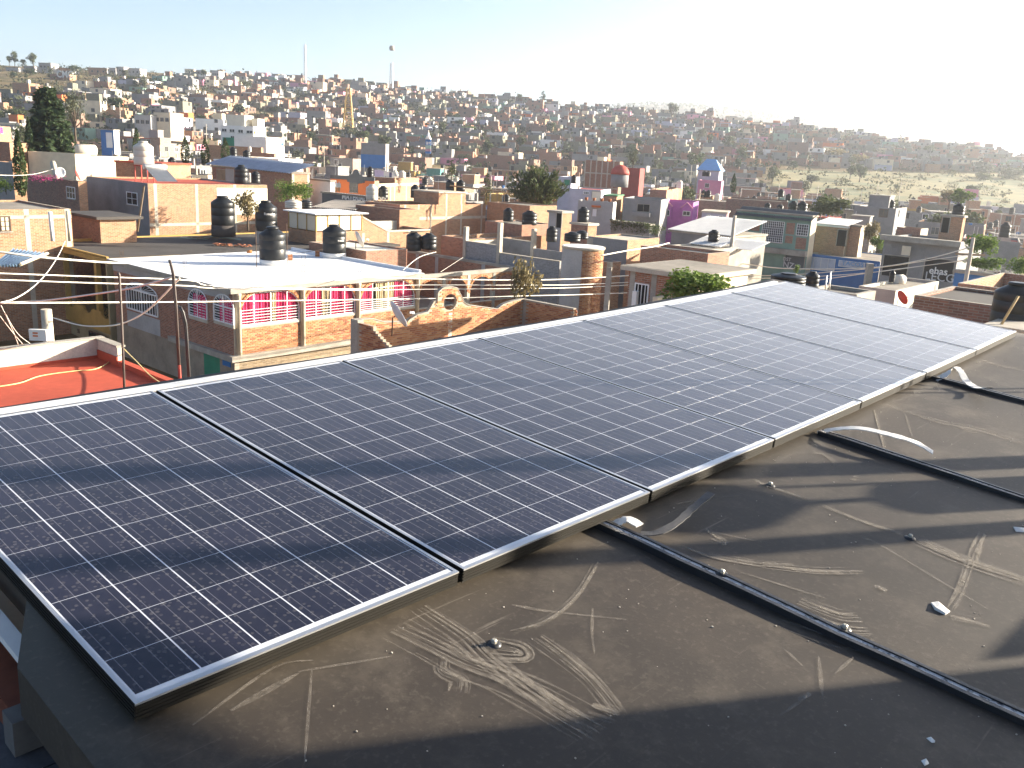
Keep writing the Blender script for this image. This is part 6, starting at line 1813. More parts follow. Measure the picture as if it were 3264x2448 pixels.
for x0, y0, x1, y1, mt in ((205, 785, 470, 905, plain("white_shutter", (.55, .58, .66), .7, bmp=0)), (500, 820, 745, 880, plain("white_shutter", (.55, .58, .66), .7, bmp=0))):
    sb.winp('L', ('F', x0, y0, x1, y1), frame=WHITE, pane=mt, nx=4 if x0 < 300 else 1, sill=False)
face_text(sb, 'L', "TACOS TRADICION", ('Y4', 1290, 350), .42, SKYB, None, .01, 4.2, .06)
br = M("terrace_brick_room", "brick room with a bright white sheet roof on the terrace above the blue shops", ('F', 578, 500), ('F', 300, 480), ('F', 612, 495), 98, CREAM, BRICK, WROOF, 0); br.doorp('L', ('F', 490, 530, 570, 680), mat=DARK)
corr("roof_sheet", None, [(-.4, br.a + .2, br.h + .1), (-.4, -.3, br.h + .1), (3.4, -.3, br.h + .6), (3.4, br.a + .2, br.h + .6)], 24, WSHEET, .04, parent=br.root)
br2 = M("terrace_brick_wing", "brick wing with a sunlit edge right of the white-roofed terrace room", ('F', 712, 490), ('F', 610, 480), ('F', 748, 480), 98, CREAM, BRICK, CROOF, 0)
for x, y, hp, wp, D, k, mt, lab in ((790, 660, 230, 130, 96, 'bush', FG_DRY, "yellow-brown shrub right of the terrace rooms"), (850, 700, 130, 110, 95, 'bush', FG_BRIGHT, "bright green shrub beside the grey shop house"), (400, 390, 170, 380, 118, 'bush', FG_MID, "wide olive bush behind the green house's right end"),
                                     (1830, 760, 190, 260, 72, 'bush', FG_BRIGHT, "leafy creeper behind the right-hand utility pole"), (1850, 900, 130, 300, 66, 'bush', FG_BRIGHT, "creeper along the top of the blue wall"), (2150, 930, 150, 170, 66, 'bush', FG_BRIGHT, "creeper over the blue wall at the right rim"), (1600, 330, 160, 250, 190, 'broad', FG_BRIGHT, "round pale green tree in the dry field"), (110, 930, 90, 50, 58, 'bush', FG_BRIGHT, "small green plant behind the farthest panel")):
    treep(('F', x, y), hp, wp, D, k, mt, 1100, len(lab), "shrub" if 'tree' not in lab else "tree", lab, "shrub" if 'tree' not in lab else "tree", size=1.7)
gs = M("grey_shop_house", "wide grey house with graffiti on its dark shop front", ('F', 1622, 655), ('F', 930, 575), None, 84, GREYP, GREYP, CROOF, .2, b=7)
gs.strip('L', -.3, gs.a + .1, gs.uv('L', ('F', 1300, 640))[1] - .12, gs.uv('L', ('F', 1300, 615))[1] + .1, CONC, .9, "canopy_slab")
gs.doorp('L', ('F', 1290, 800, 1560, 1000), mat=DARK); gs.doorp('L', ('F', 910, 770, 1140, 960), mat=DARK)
gs.strip('L', gs.uv('L', ('F', 1195, 700))[0], gs.uv('L', ('F', 1115, 700))[0], gs.uv('L', ('F', 1150, 760))[1], gs.uv('L', ('F', 1150, 675))[1], CREAM, .8, "banner", .72)
face_text(gs, 'L', "ehas", ('Y3', 1330, 375), .62, WHITE, None, .012, None, .06); face_text(gs, 'L', "LECGO", ('Y3', 1230, 515), .72, GRAF, None, .003, None, .06)
st = M("tank_stair_house", "brick stair block with a dark doorway, carrying a tank, above the grey shop house", ('F', 1655, 400), ('F', 1455, 395), ('F', 1680, 395), 90, BRICK, BRICK, CONC, 0); st.doorp('L', ('F', 1455, 415, 1520, 555), mat=DARK)
tankp(('F', 1600, 400), 92, 96, 91, 'black', "black tank on the brick stair block")
M("roof_brick_box", "low brick box on the grey shop house's roof", ('F', 1262, 520), ('F', 1042, 490), ('F', 1330, 515), 92, CONC2, BRICK2, CROOF, .1)
bw = M("blue_wall", "long bright blue wall at the right rim under the creepers", ('F', 2330, 985), ('F', 1580, 885), None, 64, BLUEP, BLUEP, CONC, 0, b=.3, cat="wall")
ww = M("white_painted_house", "low house with a white painted side wall, faded green and pink, facing the sun", ('Y3', 560, 785), ('Y4', 1585, 770), ('Y3', 1560, 615), 42, CREAMB, plain("pinkish_plaster", (.40, .33, .30), .9), CROOF, .12)
ww.strip('R', ww.uv('R', ('Y3', 1440, 800))[0], ww.uv('R', ('Y3', 1490, 800))[0], ww.z0, ww.h - .1, plain("rose_stripe", (.42, .25, .25), .9), .012, "painted_stripe"); ww.strip('R', ww.uv('R', ('Y3', 870, 900))[0], ww.uv('R', ('Y3', 980, 900))[0], ww.uv('R', ('Y3', 900, 950))[1], ww.uv('R', ('Y3', 950, 760))[1], plain("faded_green", (.30, .55, .36), .9), .012, "green_patch")
ww.strip('L', .2, ww.a - .1, ww.h - 1.0, ww.h - .55, plain("lilac_band", (.50, .44, .50), .9), .012, "painted_band")
dish(at_d(('Y3', 690, 960), 38), .56, 75, 28, plain("red_dish", (.55, .06, .05), .5), "bright red dish before the white painted wall", mast=.35)
tankp(('Y3', 450, 590), 120, 250, 45, 'black', "dark upright tank among the clutter on the white painted house")
o = MB().lathe([(.2, -.24), (.25, -.2), (.25, .2), (.2, .24)], 14).build("pale_drum", TANKW, None, at_d(('Y3', 640, 530), 46)); o.rotation_euler = (0, pi / 2, .5); tag(o, "pale drum lying on the white painted house's roof", "drum")
rw = M("right_brick_house", "brick house at the right rim with a half-sunlit parapet", ('F', 2400, 1115), ('F', 1605, 1015), None, 46, BRICK, BRICK2, CONC, 1.0, b=8)
dk = M("dark_yard_house", "low house with a stained brick wall coloured dark for shade, behind the farthest panel", ('F', 2100, 1250), ('F', 1180, 1255), None, 30, DKBR, DKBR, DROOF, .1, b=4)  # dark brick carries the shade that falls on this wall
bt = tankp(('F', 2085, 1440), 330, 350, 27, 'black', "huge black tank at the right rim with a wooden stick leaning on it")
tag(MB().tube([at_d(('F', 1975, 1450), 25.9), at_d(('F', 2160, 1140), 26.1)], .035, 5).build("wooden_stick", plain("light_wood", (.50, .36, .18), .8)), "slanting wooden stick leaning on the huge black tank", "stick")
tl = mk("tank_ledge", "grey slab under the huge black tank", ('F', 2250, 1460), ('F', 1890, 1420), None, D=25.5, b=4); tl.shell(plain("slate_ledge", (.30, .27, .30), .9), None, CONC, 0)
tankp(('E', 1925, 1320), 330, 125, 24, 'black', "shiny black tank lid directly behind the farthest panel", None); tankp(('F', 245, 1080), 120, 150, 26, 'black', "dark tank right of the shiny lid, behind the farthest panel")
M("near_dark_roof", "dark cluttered roof behind the farthest panel's upper corner", ('Y4', 1560, 880), ('Y4', 700, 780), ('Y4', 1900, 760), 30, CONC, CONC, DROOF, .1)
for x, y0, y1, lab in ((1090, 475, 860, "taller pale rod behind the panels, before the blue shops"), (1020, 540, 860, "shorter pale rod behind the panels, before the blue shops")): tag(MB().tube([at_d(('Y4', x, y0), 22), at_d(('Y4', x - 30, y1 + 30), 22)], .02, 5).build("pale_rod", STEEL), lab, "rod", "pale rods behind the panels")
# middle town, centre right
g1 = M("planter_house", "grey two-storey house with clay pots along its roof edge and a white gate", ('Z4', 690, 862), ('Z4', 190, 852), ('Z4', 728, 870), 108, WHITE, GREYL, CONC, .25); g1.doorp('L', ('Z4', 392, 955, 450, 1060), mat=IRONW); g1.strip('L', g1.uv('L', ('Z4', 510, 910))[0], g1.uv('L', ('Z4', 390, 910))[0], g1.uv('L', ('Z4', 450, 932))[1], g1.uv('L', ('Z4', 450, 905))[1], ORANGE, .5, "awning")
for k in range(4): MB().lathe([(.16, 0), (.22, .35)], 9).build("flower_pot", BR_MATS[1], g1.root, (.15, g1.a * (.12 + .22 * k), g1.h + .02))
g2 = M("lavender_upper_house", "grey-lavender upper house with a cream doorway behind the clay pots", ('Z4', 510, 690), ('Z4', 60, 680), None, 118, LAV, LAV, RROOF, .1, b=7); g2.doorp('L', ('Z4', 385, 712, 502, 850), mat=CREAMB); g2.winp('L', ('Z4', 262, 708, 345, 750), nx=3, ny=2); tankp(('Z4', 125, 598), 75, 115, 124, 'black', "black tank on the house with the green garage door")
M("green_roof_house", "brick house with a dark green sheet roof", ('Z4', 735, 765), ('Z4', 515, 755), None, 120, BRICK, BRICK2, GREENR, 0, b=5)
g3 = M("lilac_garage_house", "pale lilac house with a green garage door right of the broad conifer", ('Z1', 2085, 285), ('Z1', 1905, 278), None, 138, LAV, LAV, WROOF, .1, b=6); g3.doorp('L', ('Z1', 1985, 325, 2062, 400), mat=plain("green_enamel", (.03, .22, .13), .5))
g4 = M("grey_balcony_house", "large unfinished grey house with a recessed balcony", ('Z4', 1362, 830), ('Z4', 835, 775), None, 116, GREYP, GREYP, CROOF, .3, b=8); g4.winp('L', ('Z4', 1020, 885, 1200, 1000), frame=CONC, pane=DARK, nx=2); g4.strip('L', g4.uv('L', ('Z4', 1215, 1020))[0], g4.uv('L', ('Z4', 960, 1010))[0], g4.uv('L', ('Z4', 1090, 1060))[1], g4.uv('L', ('Z4', 1090, 1000))[1], GREYP, 1.0, "balcony")
g5 = M("brick_upper_house", "brick upper storey with pale piers behind the lilac house", ('Z4', 1440, 690), ('Z4', 1205, 690), ('Z4', 1662, 680), 128, BRICK, BRICK2, CROOF, .5); g5.colsp('R', [('Z4', 1520, 760), ('Z4', 1590, 760)], .2); tankp(('Z4', 1612, 668), 82, 110, 134, 'white', "tall pale tank with a dark emblem behind the brick upper storey")
pu = M("lilac_house", "bright purple house with two small gables", ('Z4', 1815, 870), ('Z4', 1370, 850), None, 124, LILAC, plain("magenta_purple_paint", (.45, .13, .38), .8), plain("purple_roof", (.36, .12, .42), .8), .6, b=8)
for x0, x1, y0, y1, yt in ((1368, 1515, 905, 1100, 870), (1660, 1800, 935, 1090, 905)):
    u1, zt_ = pu.uv('L', ('Z4', x0, y0)); u0, _ = pu.uv('L', ('Z4', x1, y0)); zb_ = pu.uv('L', ('Z4', x0, y1))[1]; um = (u0 + u1) / 2
    mb = MB(); mb.box(-.5, -.01, u0, u1, zb_, zt_); mb.poly([(-.5, u0, zt_), (-.5, u1, zt_), (-.5, um, zt_ + .7)]); pu.part("gable_front", mb, plain("magenta_purple_paint", (.45, .13, .38), .8))
    mb = MB(); mb.tube([(-.55, u0 - .15, zt_ - .03), (-.55, um, zt_ + .72), (-.55, u1 + .15, zt_ - .03)], .09, 4); pu.part("gable_trim", mb, PINKP)
    w = pu.win('L', um - .5, um + .5, zb_ + .3 * (zt_ - zb_), zb_ + .72 * (zt_ - zb_), frame=WHITE, nx=2)
    w.location.x = -.5
g6 = M("lavender_house", "pale lavender house with a white canopy and two dark windows", ('E', 1318, 560), ('E', 1068, 545), None, 110, plain("plum_wall", (.30, .14, .15), .85), LAV, CONC2, 0, b=5); g6.winp('L', ('E', 1112, 580, 1150, 655), nx=1); g6.winp('L', ('E', 1228, 590, 1275, 680), nx=1)
g7 = mk("white_sheet_hall", "hall with a wide white corrugated roof left of the green house", ('E', 1362, 800), ('E', 760, 768), None, D=84, b=7); g7.shell(CONC, GREYP, CONC, 0)
corr("roof_sheet", None, [(-.3, g7.a + .3, g7.h + .05), (-.3, -.3, g7.h + .05), (g7.b * .9, -.3, g7.h + 1.25), (g7.b * .9, g7.a - .2, g7.h + 1.25)], 44, WSHEET, .05, parent=g7.root)
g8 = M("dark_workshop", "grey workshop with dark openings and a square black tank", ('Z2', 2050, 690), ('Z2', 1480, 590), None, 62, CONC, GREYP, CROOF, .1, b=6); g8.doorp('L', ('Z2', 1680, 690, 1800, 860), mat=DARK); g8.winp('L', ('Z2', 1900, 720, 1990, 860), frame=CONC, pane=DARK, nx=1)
tankp(('Z2', 2095, 575), 150, 150, 66, 'black', "squat black tank on a grey plinth above the dark workshop"); MBx = None
for (x0, y0), (x1, y1), lab in (((1750, 600), (2000, 545), "left white sheet canopy by the workshop tank"), ((2190, 650), (2460, 600), "right white sheet canopy by the workshop tank")):
    a_ = at_d(('Z2', x0, y0), 66); b_ = a_ + azd(GRID - 90) * -2.6; c_ = b_ + azd(GRID) * 2.6 + Vector((0, 0, .5)); d_ = a_ + azd(GRID) * 2.6 + Vector((0, 0, .5)); corr("sheet_canopy", lab, [a_, b_, c_, d_], 14, WSHEET, .04, "canopy")
g9 = M("red_brick_side_house", "red brick house with a raised pale parapet before the utility pole", ('E', 1130, 975), None, ('E', 1340, 1010), 57, BRICK2, BRICK2, CONC2, .2, a=5, b=6)
g10 = M("olive_block_house", "olive-grey block wall house right of the purple one", ('E', 1340, 455), ('E', 985, 455), None, 138, OLIVE, OLIVE, CROOF, .1, b=8); tankp(('E', 1215, 448), 62, 72, 142, 'white', "pale tank above the olive block wall"); tankp(('E', 1080, 410), 52, 70, 150, 'black', "left tank of the pair above the olive block wall"); tankp(('E', 1128, 410), 48, 70, 150, 'black', "right tank of the pair above the olive block wall")
M("long_brown_house", "long brown brick house behind the green house", ('E', 1935, 455), ('E', 1320, 370), None, 126, BRICK2, DKBR, CROOF, .2, b=8); tankp(('E', 1858, 405), 58, 72, 132, 'black', "tank above the long brown house, left one at its right end"); tankp(('E', 1935, 440), 54, 60, 130, 'black', "tank above the long brown house, right one at its right end")
M("pink_house", "salmon pink house with a small white window", ('E', 1265, 245), ('E', 1030, 235), None, 170, PINKP, PINKP, CROOF, .1, b=6).winp('L', ('E', 1095, 265, 1140, 310), nx=2, frame=WHITE); tankp(('E', 1088, 195), 42, 48, 178, 'black', "left tank of the pair above the salmon house"); tankp(('E', 1128, 197), 42, 48, 178, 'black', "right tank of the pair above the salmon house")
bh = mk("blue_roof_hall", "hall with a bright blue hipped sheet roof", ('Z4', 2180, 420), ('Z4', 1885, 380), None, D=200, b=6, az=20); bh.shell(LAV, LAV, CONC, 0)
mb = MB(); a_, b_, z_ = bh.a, bh.b, bh.h; r1, r2 = (b_ * .5, a_ * .3, z_ + 2.4), (b_ * .5, a_ * .75, z_ + 2.4)
mb.poly([(-.4, -.4, z_), (-.4, a_ + .4, z_), r2, r1]); mb.poly([(-.4, a_ + .4, z_), (b_ + .4, a_ + .4, z_), r2]); mb.poly([(b_ + .4, -.4, z_), (-.4, -.4, z_), r1]); mb.poly([(b_ + .4, a_ + .4, z_), (b_ + .4, -.4, z_), r1, r2]); bh.part("roof_sheet", mb, SKYB)
kg = M("pier_grid_house", "unfinished brick house gridded with pale concrete piers and bands", ('Z4', 775, 290), ('Z4', 295, 270), ('Z4', 830, 255), 185, BRICK, BRICK2, CROOF, .1); kg.cols('L', [kg.a * k / 6 for k in range(7)], .25, CONC2); [kg.strip('L', 0, kg.a, kg.h - 2.6 - 2.9 * k, kg.h - 2.35 - 2.9 * k) for k in (0, 1)]
rh2 = M("dark_red_house", "dark red painted house with a pale roof box", ('Z4', 1065, 385), ('Z4', 825, 375), None, 176, plain("dark_red_paint", (.30, .06, .05), .8), plain("dark_red_paint", (.30, .06, .05), .8), CROOF, .1, b=6)
dm = empty("red_dome", at_d(('Z4', 780, 470), 165), 0, "small red dome on a roof left of the dark red house", "dome"); MB().lathe([(1.7 * cos(t * .26), 1.7 * sin(t * .26)) for t in range(6)] + [(.1, 1.72)], 18).build("shell", RPAINT, dm)
MB().lathe([(1.6, -2.2), (1.6, -.01)], 18).build("drum", GREYP, dm)
tp = treep(('Z4', 960, 385), 250, 230, 215, 'broad', FG_GREY, 1100, 3, "tree", "large grey-green tree above the dark red house", "tree", "trees in the town")
treep(('Z4', 1905, 350), 110, 120, 235, 'broad', FG_BRIGHT, 500, 6, "tree", "round green tree left of the blue hipped roof", "tree", "trees in the town")
treep(('E', 1375, 355), 175, 60, 150, 'cypress', FG_DARK, 800, 3, "cypress", "dark double cypress below the blue hipped roof", "tree", "cypresses")
treep(('Z2', 1270, 480), 190, 370, 72, 'bush', FG_PINE, 900, 8, "shrub", "brown-green shrub behind the flat brick house", "shrub")
iv = M("ivy_wall", "grey yard wall hung with ivy, before the purple house", ('Z2', 1200, 330), ('Z2', 660, 275), None, 86, GREYP, GREYP, CONC, 0, b=.3, cat="wall")
mb = MB(); rg = random.Random(3)
for k in range(900): card(mb, Vector((-.1 + rg.gauss(0, .08), rg.uniform(0, iv.a), iv.h + .1 - abs(rg.gauss(0, .45)))), rg.uniform(.05, .11), rg)
o = mb.build("ivy", FG_MID, iv.root); o["kind"] = "stuff"
# price-board tower and other signs
pb = empty("sign_tower", (0, 0, 0), 0, "tall blue and white fuel-station sign tower in mid town", "sign"); A_, B_ = at_d(('Y5', 555, 545), 250), at_d(('Y5', 555, 930), 250); pb.location = (A_.x, A_.y, 0)
wpx = 140 * .11754 * 250 / FPX / 2
for k, (z0, z1, mt) in enumerate(((.58, 1, BLUEP), (.34, .57, plain("pale_green_board", (.35, .5, .42), .7)), (.16, .33, plain("rose_board", (.5, .28, .35), .7)), (0, .15, BLUEP))):
    MB().box(-wpx, wpx, -.25, .25, B_.z + (A_.z - B_.z) * z0, B_.z + (A_.z - B_.z) * z1).build("sign_board", mt, pb)
letters("oxxo" if False else "agio", 1.5, WHITE, "lettering", pb, lambda c: Vector((c.x - wpx * .8, -.27 - c.z, B_.z + (A_.z - B_.z) * .64 + c.y)), .03)
MB().lathe([(.9, A_.z), (.5, A_.z + .8), (.15, A_.z + 1.9)], 8).build("finial", WHITE, pb)
sg = M("blue_front_house", "grey house with a bright blue shop front in mid town", ('Z3', 1455, 125), ('Z3', 1110, 120), None, 215, GREYP, GREYP, CROOF, .1, b=2); sg.strip('L', 0, sg.a, sg.h - 5.6, sg.h - 2.6, BLUEP, .05, "shop_front")
sc_ = M("blue_screen_box", "white square hoarding with a blue frame on a roof at the left", ('Y6', 2000, 70), ('Y6', 1770, 60), None, 190, WHITE, BLUEP, CONC, 0, b=1.5, cat="hoarding"); sc_.strip('L', .4, sc_.a - 1.2, sc_.h - 3.4, sc_.h - .6, WHITE, .05, "screen")
# masts
def mast(p0, p1, D, w0, w1, n, mat, label):
    A_, B_ = at_d(p0, D), at_d(p1, D); o = empty("lattice_mast", (B_.x, B_.y, B_.z), .3, label, "mast", "lattice masts"); hh_ = A_.z - B_.z
    for sx_, sy_ in ((-1, -1), (1, -1), (1, 1), (-1, 1)):
        MB().tube([(sx_ * w0 / 2, sy_ * w0 / 2, 0), (sx_ * w1 / 2, sy_ * w1 / 2, hh_)], w0 * .03 + .09, 4).build("leg", mat, o)
    mb = MB()
    for k in range(n):
        a_, b_ = k / n, (k + 1) / n; wa, wb_ = (w0 + (w1 - w0) * a_) / 2, (w0 + (w1 - w0) * b_) / 2
        c4 = ((-1, -1), (1, -1), (1, 1), (-1, 1))
        for i in range(4):
            (x0, y0), (x1, y1) = c4[i], c4[(i + 1) % 4]
            mb.tube([(x0 * wa, y0 * wa, hh_ * a_), (x1 * wb_, y1 * wb_, hh_ * b_)], .07, 3, caps=False); mb.tube([(x0 * wb_, y0 * wb_, hh_ * b_), (x1 * wb_, y1 * wb_, hh_ * b_)], .07, 3, caps=False)
    mb.build("bracing", mat, o); return o
mast(('V', 660, 97), ('V', 659, 192), 640, 1.5, .9, 22, STEEL, "tallest pale lattice mast on the skyline, left of centre")
ms2 = mast(('V', 845, 135), ('V', 845, 190), 640, 2.2, 1.6, 12, STEEL, "thin pole mast with a drum head on the skyline"); MB().lathe([(1.5, 24), (1.8, 25.5), (1.5, 27)], 10).build("drum_head", CONC, ms2)
mast(('V', 752, 190), ('V', 752, 275), 330, 3.4, 1.1, 10, plain("yellow_steel", (.60, .40, .14), .6), "yellow lattice tower standing in the middle of the town")
mast(('V', 1890, 268), ('V', 1888, 300), 800, 2.6, .8, 12, STEEL, "faint lattice mast in the haze at the right")
# ---------------------------------------------------------------- cables
CAB = plain("sunlit_cable", (.72, .68, .60), .5, 0, var=.1, bmp=0)
def pxcable(label, pts, r=.022, name="power_cable"):
    return cable(name, label, "cable", [at_d(q[:3], q[3]) for q in pts], max(r, .02) if r > .0105 else r, CAB, "cables across the street")
cl = [("thick cable, uppermost of the four on the right", [('A', -200, 1090, 30), ('A', 500, 1180, 30), ('A', 1320, 1245, 32), ('B', 800, 520, 33), ('B', 2212, 625, 36), ('C', 1500, 585, 40), ('D', 1150, 1083, 46), ('E', 0, 1217, 54), ('E', 640, 1165, 58), ('E', 1370, 1075, 66), ('F', 0, 885, 64), ('F', 770, 880, 62), ('F', 1300, 800, 61), ('F', 1740, 682, 62)], .034),
      ("second cable from the top, passing before the arcade", [('A', -200, 1362, 30), ('A', 1000, 1405, 31), ('A', 2212, 1450, 33), ('C', 0, 672, 36), ('C', 1400, 700, 40), ('D', 0, 1135, 43), ('D', 1150, 1134, 46), ('E', 0, 1280, 54), ('E', 1340, 1205, 66), ('F', 30, 945, 64), ('F', 800, 885, 62), ('F', 1400, 800, 61), ('F', 1720, 757, 62)], .024),
      ("third cable from the top, passing before the arcade", [('A', -200, 1438, 30), ('A', 1000, 1480, 31), ('A', 2190, 1515, 33), ('C', 0, 692, 36), ('C', 1400, 712, 40), ('D', 0, 1178, 43), ('D', 1150, 1168, 46), ('E', 0, 1308, 54), ('E', 1340, 1232, 66), ('F', 120, 968, 64), ('F', 800, 922, 62), ('F', 1400, 845, 61), ('F', 1712, 800, 62)], .024),
      ("lowest long cable, crossing the pink curtains", [('G', -100, 385, 27), ('G', 1200, 378, 30), ('C', 0, 825, 34), ('C', 2170, 795, 43), ('D', 1150, 1243, 46), ('E', 0, 1382, 54), ('E', 1150, 1332, 64), ('E', 1390, 1300, 66), ('F', 170, 1008, 64), ('F', 900, 910, 62), ('F', 1712, 806, 62)], .026),
      ("slanting cable rising from the lower left to the tall conduit", [('G', -20, 385, 22), ('G', 450, 360, 22), ('G', 1000, 290, 20), ('G', 1400, 225, 18.5), ('G', 1825, 112, 17.2)], .013),
      ("sagging thin cable from the grey junction post to the conduit", [('G', 560, 540, 30), ('G', 800, 610, 28), ('G', 1000, 632, 26), ('G', 1280, 605, 24), ('G', 1560, 460, 22), ('G', 1900, 120, 18)], .012),
      ("curved drop cable hanging from the mustard roof's corner", [('A', 765, 990, 52), ('A', 690, 1150, 45), ('A', 560, 1350, 38), ('A', 400, 1520, 32), ('A', 190, 1659, 26), ('G', -30, 390, 22)], .014),
      ("cable strung along the left rim to the leaning post", [('Y6', -40, 872, 70), ('Y6', 300, 880, 74), ('Y6', 640, 850, 80), ('Y6', 930, 770, 87)], .02),
      ("thin cable from the left tank roof to the patio wall", [('D', -50, 985, 43), ('D', 120, 850, 50), ('D', 285, 800, 58)], .012), ("short cable above the patio wall's end", [('D', 330, 1000, 46), ('D', 440, 930, 52), ('D', 555, 855, 58)], .01),
      ("white handrail pipe above the flat brick house yard", [('Z2', 520, 770, 46), ('Z2', 900, 700, 50), ('Z2', 1290, 640, 55), ('Z2', 1470, 595, 58)], .04)]
for lab, pts, r_ in cl: pxcable(lab, pts, r_)
for k, pts in enumerate(([('G', 10, 410, 21), ('G', 120, 640, 22), ('G', 195, 830, 23)], [('G', 40, 470, 21), ('G', 180, 700, 22), ('G', 320, 815, 24)], [('G', -10, 510, 21), ('G', 130, 690, 22), ('G', 245, 825, 23)])): pxcable(["left thin drop wire behind the red roof's parapet", "right thin drop wire behind the red roof's parapet", "middle thin drop wire behind the red roof's parapet"][k], pts, .008)
jp = empty("junction_post", at_d(('G', 515, 790), 31), 0, "round concrete post with a white meter box behind the red roof", "post"); dz = at_d(('G', 500, 450), 31).z - jp.location.z
MB().tube([(0, 0, -5), (0, 0, dz)], .18, 10, r1=.16).build("shaft", CONC2, jp); 
bx = MB(); bx.box(-.42, .12, -.34, -.2, dz * .08, dz * .42); bx.build("meter_box", WHITE, jp)
for k in range(2): MB().box(-.30, -.14, -.346, -.341, dz * .2 + .09 * k, dz * .2 + .05 + .09 * k).build("box_label", ORANGE, jp)
# ---------------------------------------------------------------- the town on the flat and up the hill
rg = random.Random(2024)
PAL = [("bare brick", [BRICK, BRICK2, DKBR, brickmat("brick_pink", (.38, .22, .16))], 42), ("grey block", [BLOCK, GREYP, OLIVE, BLOCK], 34), ("white", [WHITE], 4), ("cream", [CREAM, CREAM], 6),
       ("pink", [PINKP], 3), ("lavender", [LAV], 3), ("orange", [ORANGE], 2), ("green", [MINT, TEAL], 2), ("ochre", [YELLOW], 2), ("blue", [plain("faded_blue_paint", (.25, .36, .5), .85)], 2)]
WSUM = sum(p_[2] for p_ in PAL)
def pick():
    x = rg.uniform(0, WSUM)
    for n_, ms_, w in PAL:
        x -= w
        if x <= 0: return n_, rg.choice(ms_)
    return PAL[0][0], BRICK
# keep clear: screen boxes of the hand-placed houses, with their distance
KEEP = []
for (hs,) in LAND:
    P = [to_px(hs.wor(x, y, z)) for x in (0, hs.b) for y in (0, hs.a) for z in (max(hs.z0, hs.h - (4.5 if hypot(hs.F.x, hs.F.y) < 104 else 2.7)), hs.h + .5)]
    P = [q for q in P if q]
    if not P: continue
    KEEP.append((min(q[0] for q in P), min(q[1] for q in P), max(q[0] for q in P), max(q[1] for q in P), hypot(hs.F.x, hs.F.y), hs))
KEEP.append((70 * 1.4756, 225 * 1.4756, 240, 560, 112, None)); KEEP.append((1610, 530, 1830, 690, 92, None)); KEEP.append((690, 385, 880, 480, 190, None))
FOOT = [(hs.F + hs.A * hs.a * .5 + hs.B * hs.b * .5, hypot(hs.a, hs.b) * .5) for (hs,) in LAND]
def in_field(P):
    px = to_px(P)
    if not px: return True
    x, y = px[0] / 1.47559, px[1] / 1.47559
    if x > 1655 and y > 364 + (x - 1655) * .022 and y < 436 + (x - 1655) * .06 and P.length > 190: return True
    if x < 420 and 60 < y < 214 - x * .09 and P.length > 330: return True
    return False
cells = []
d = 96.0
while d < 735:
    sp_ = 10.5 if d < 260 else 9.0
    n_ = int(radians(76) * d / sp_)
    for k in range(n_):
        az = -37 + 76 * (k + rg.random() * .35) / n_
        if k % 7 == 6 and d > 130: continue            # lanes
        cells.append((az, d + rg.uniform(-2.5, 2.5)))
    d += sp_ * (1.12 if d < 300 else 1.05)
houses = []
for az, d in cells:
    x, y = d * sin(radians(az)), d * cos(radians(az))
    z = ground(x, y); P = Vector((x, y, z - H))
    px = to_px((x, y, z + 3))
    if not px or not (-120 < px[0] < 3400): continue
    if in_field(Vector((x, y, z))): continue
    if rg.random() < (.12 if d < 300 else .24): continue
    w, dp = (rg.uniform(6, 9.5), rg.uniform(5.5, 9.5)) if d < 260 else (rg.uniform(4.8, 8), rg.uniform(5.5, 11.5))
    st_ = 1 if rg.random() < (.5 if d < 260 else .76) else 2 if rg.random() < .96 else 3
    hh = st_ * 2.5 + rg.uniform(.0, .6)
    if d < 290 and any((Vector((x, y, 0)) - f).length < r_ + 4.2 for f, r_ in FOOT): continue
    if d < 270:
        pw = w * FPX / d * .75; y0, y1 = to_px((x, y, z + hh + 1.0)), to_px((x, y, z))
        if not y0 or not y1: continue
        bad = False
        for kx0, ky0, kx1, ky1, kd, hs in KEEP:
            if kd > d - 4 and px[0] + pw > kx0 and px[0] - pw < kx1 and y0[1] < ky1 - (ky1 - ky0) * .25 and y1[1] > ky0: bad = True; break
        if bad:
            hh = 2.6; st_ = 1; y0 = to_px((x, y, z + hh + .6)); bad = False
            for kx0, ky0, kx1, ky1, kd, hs in KEEP:
                if kd > d - 4 and px[0] + pw > kx0 and px[0] - pw < kx1 and y0[1] < ky1 - (ky1 - ky0) * .12 and y1[1] > ky0: bad = True; break
            if bad: continue
    houses.append((d, az, x, y, z, w, dp, st_, hh, px))
houses.sort(key=lambda q: q[0])
NEAR_N = 300 - len(LAND)
WIN_ME = {}
def win_mesh(kind):
    if kind not in WIN_ME:
        mb = MB(); mb.box(-.02, .04, -.62, .62, -.6, .6, 0); mb.box(.041, .05, -.52, -.04, -.5, .5, 1); mb.box(.041, .05, .04, .52, -.5, .5, 1)
        WIN_ME[kind] = mb.mesh("window", [IRONW if kind == 0 else CONC if kind == 1 else IRON, GLASS])
    return WIN_ME[kind]
door_me = MB().box(-.02, .05, -.5, .5, 0, 2.1).mesh("door", IRON)
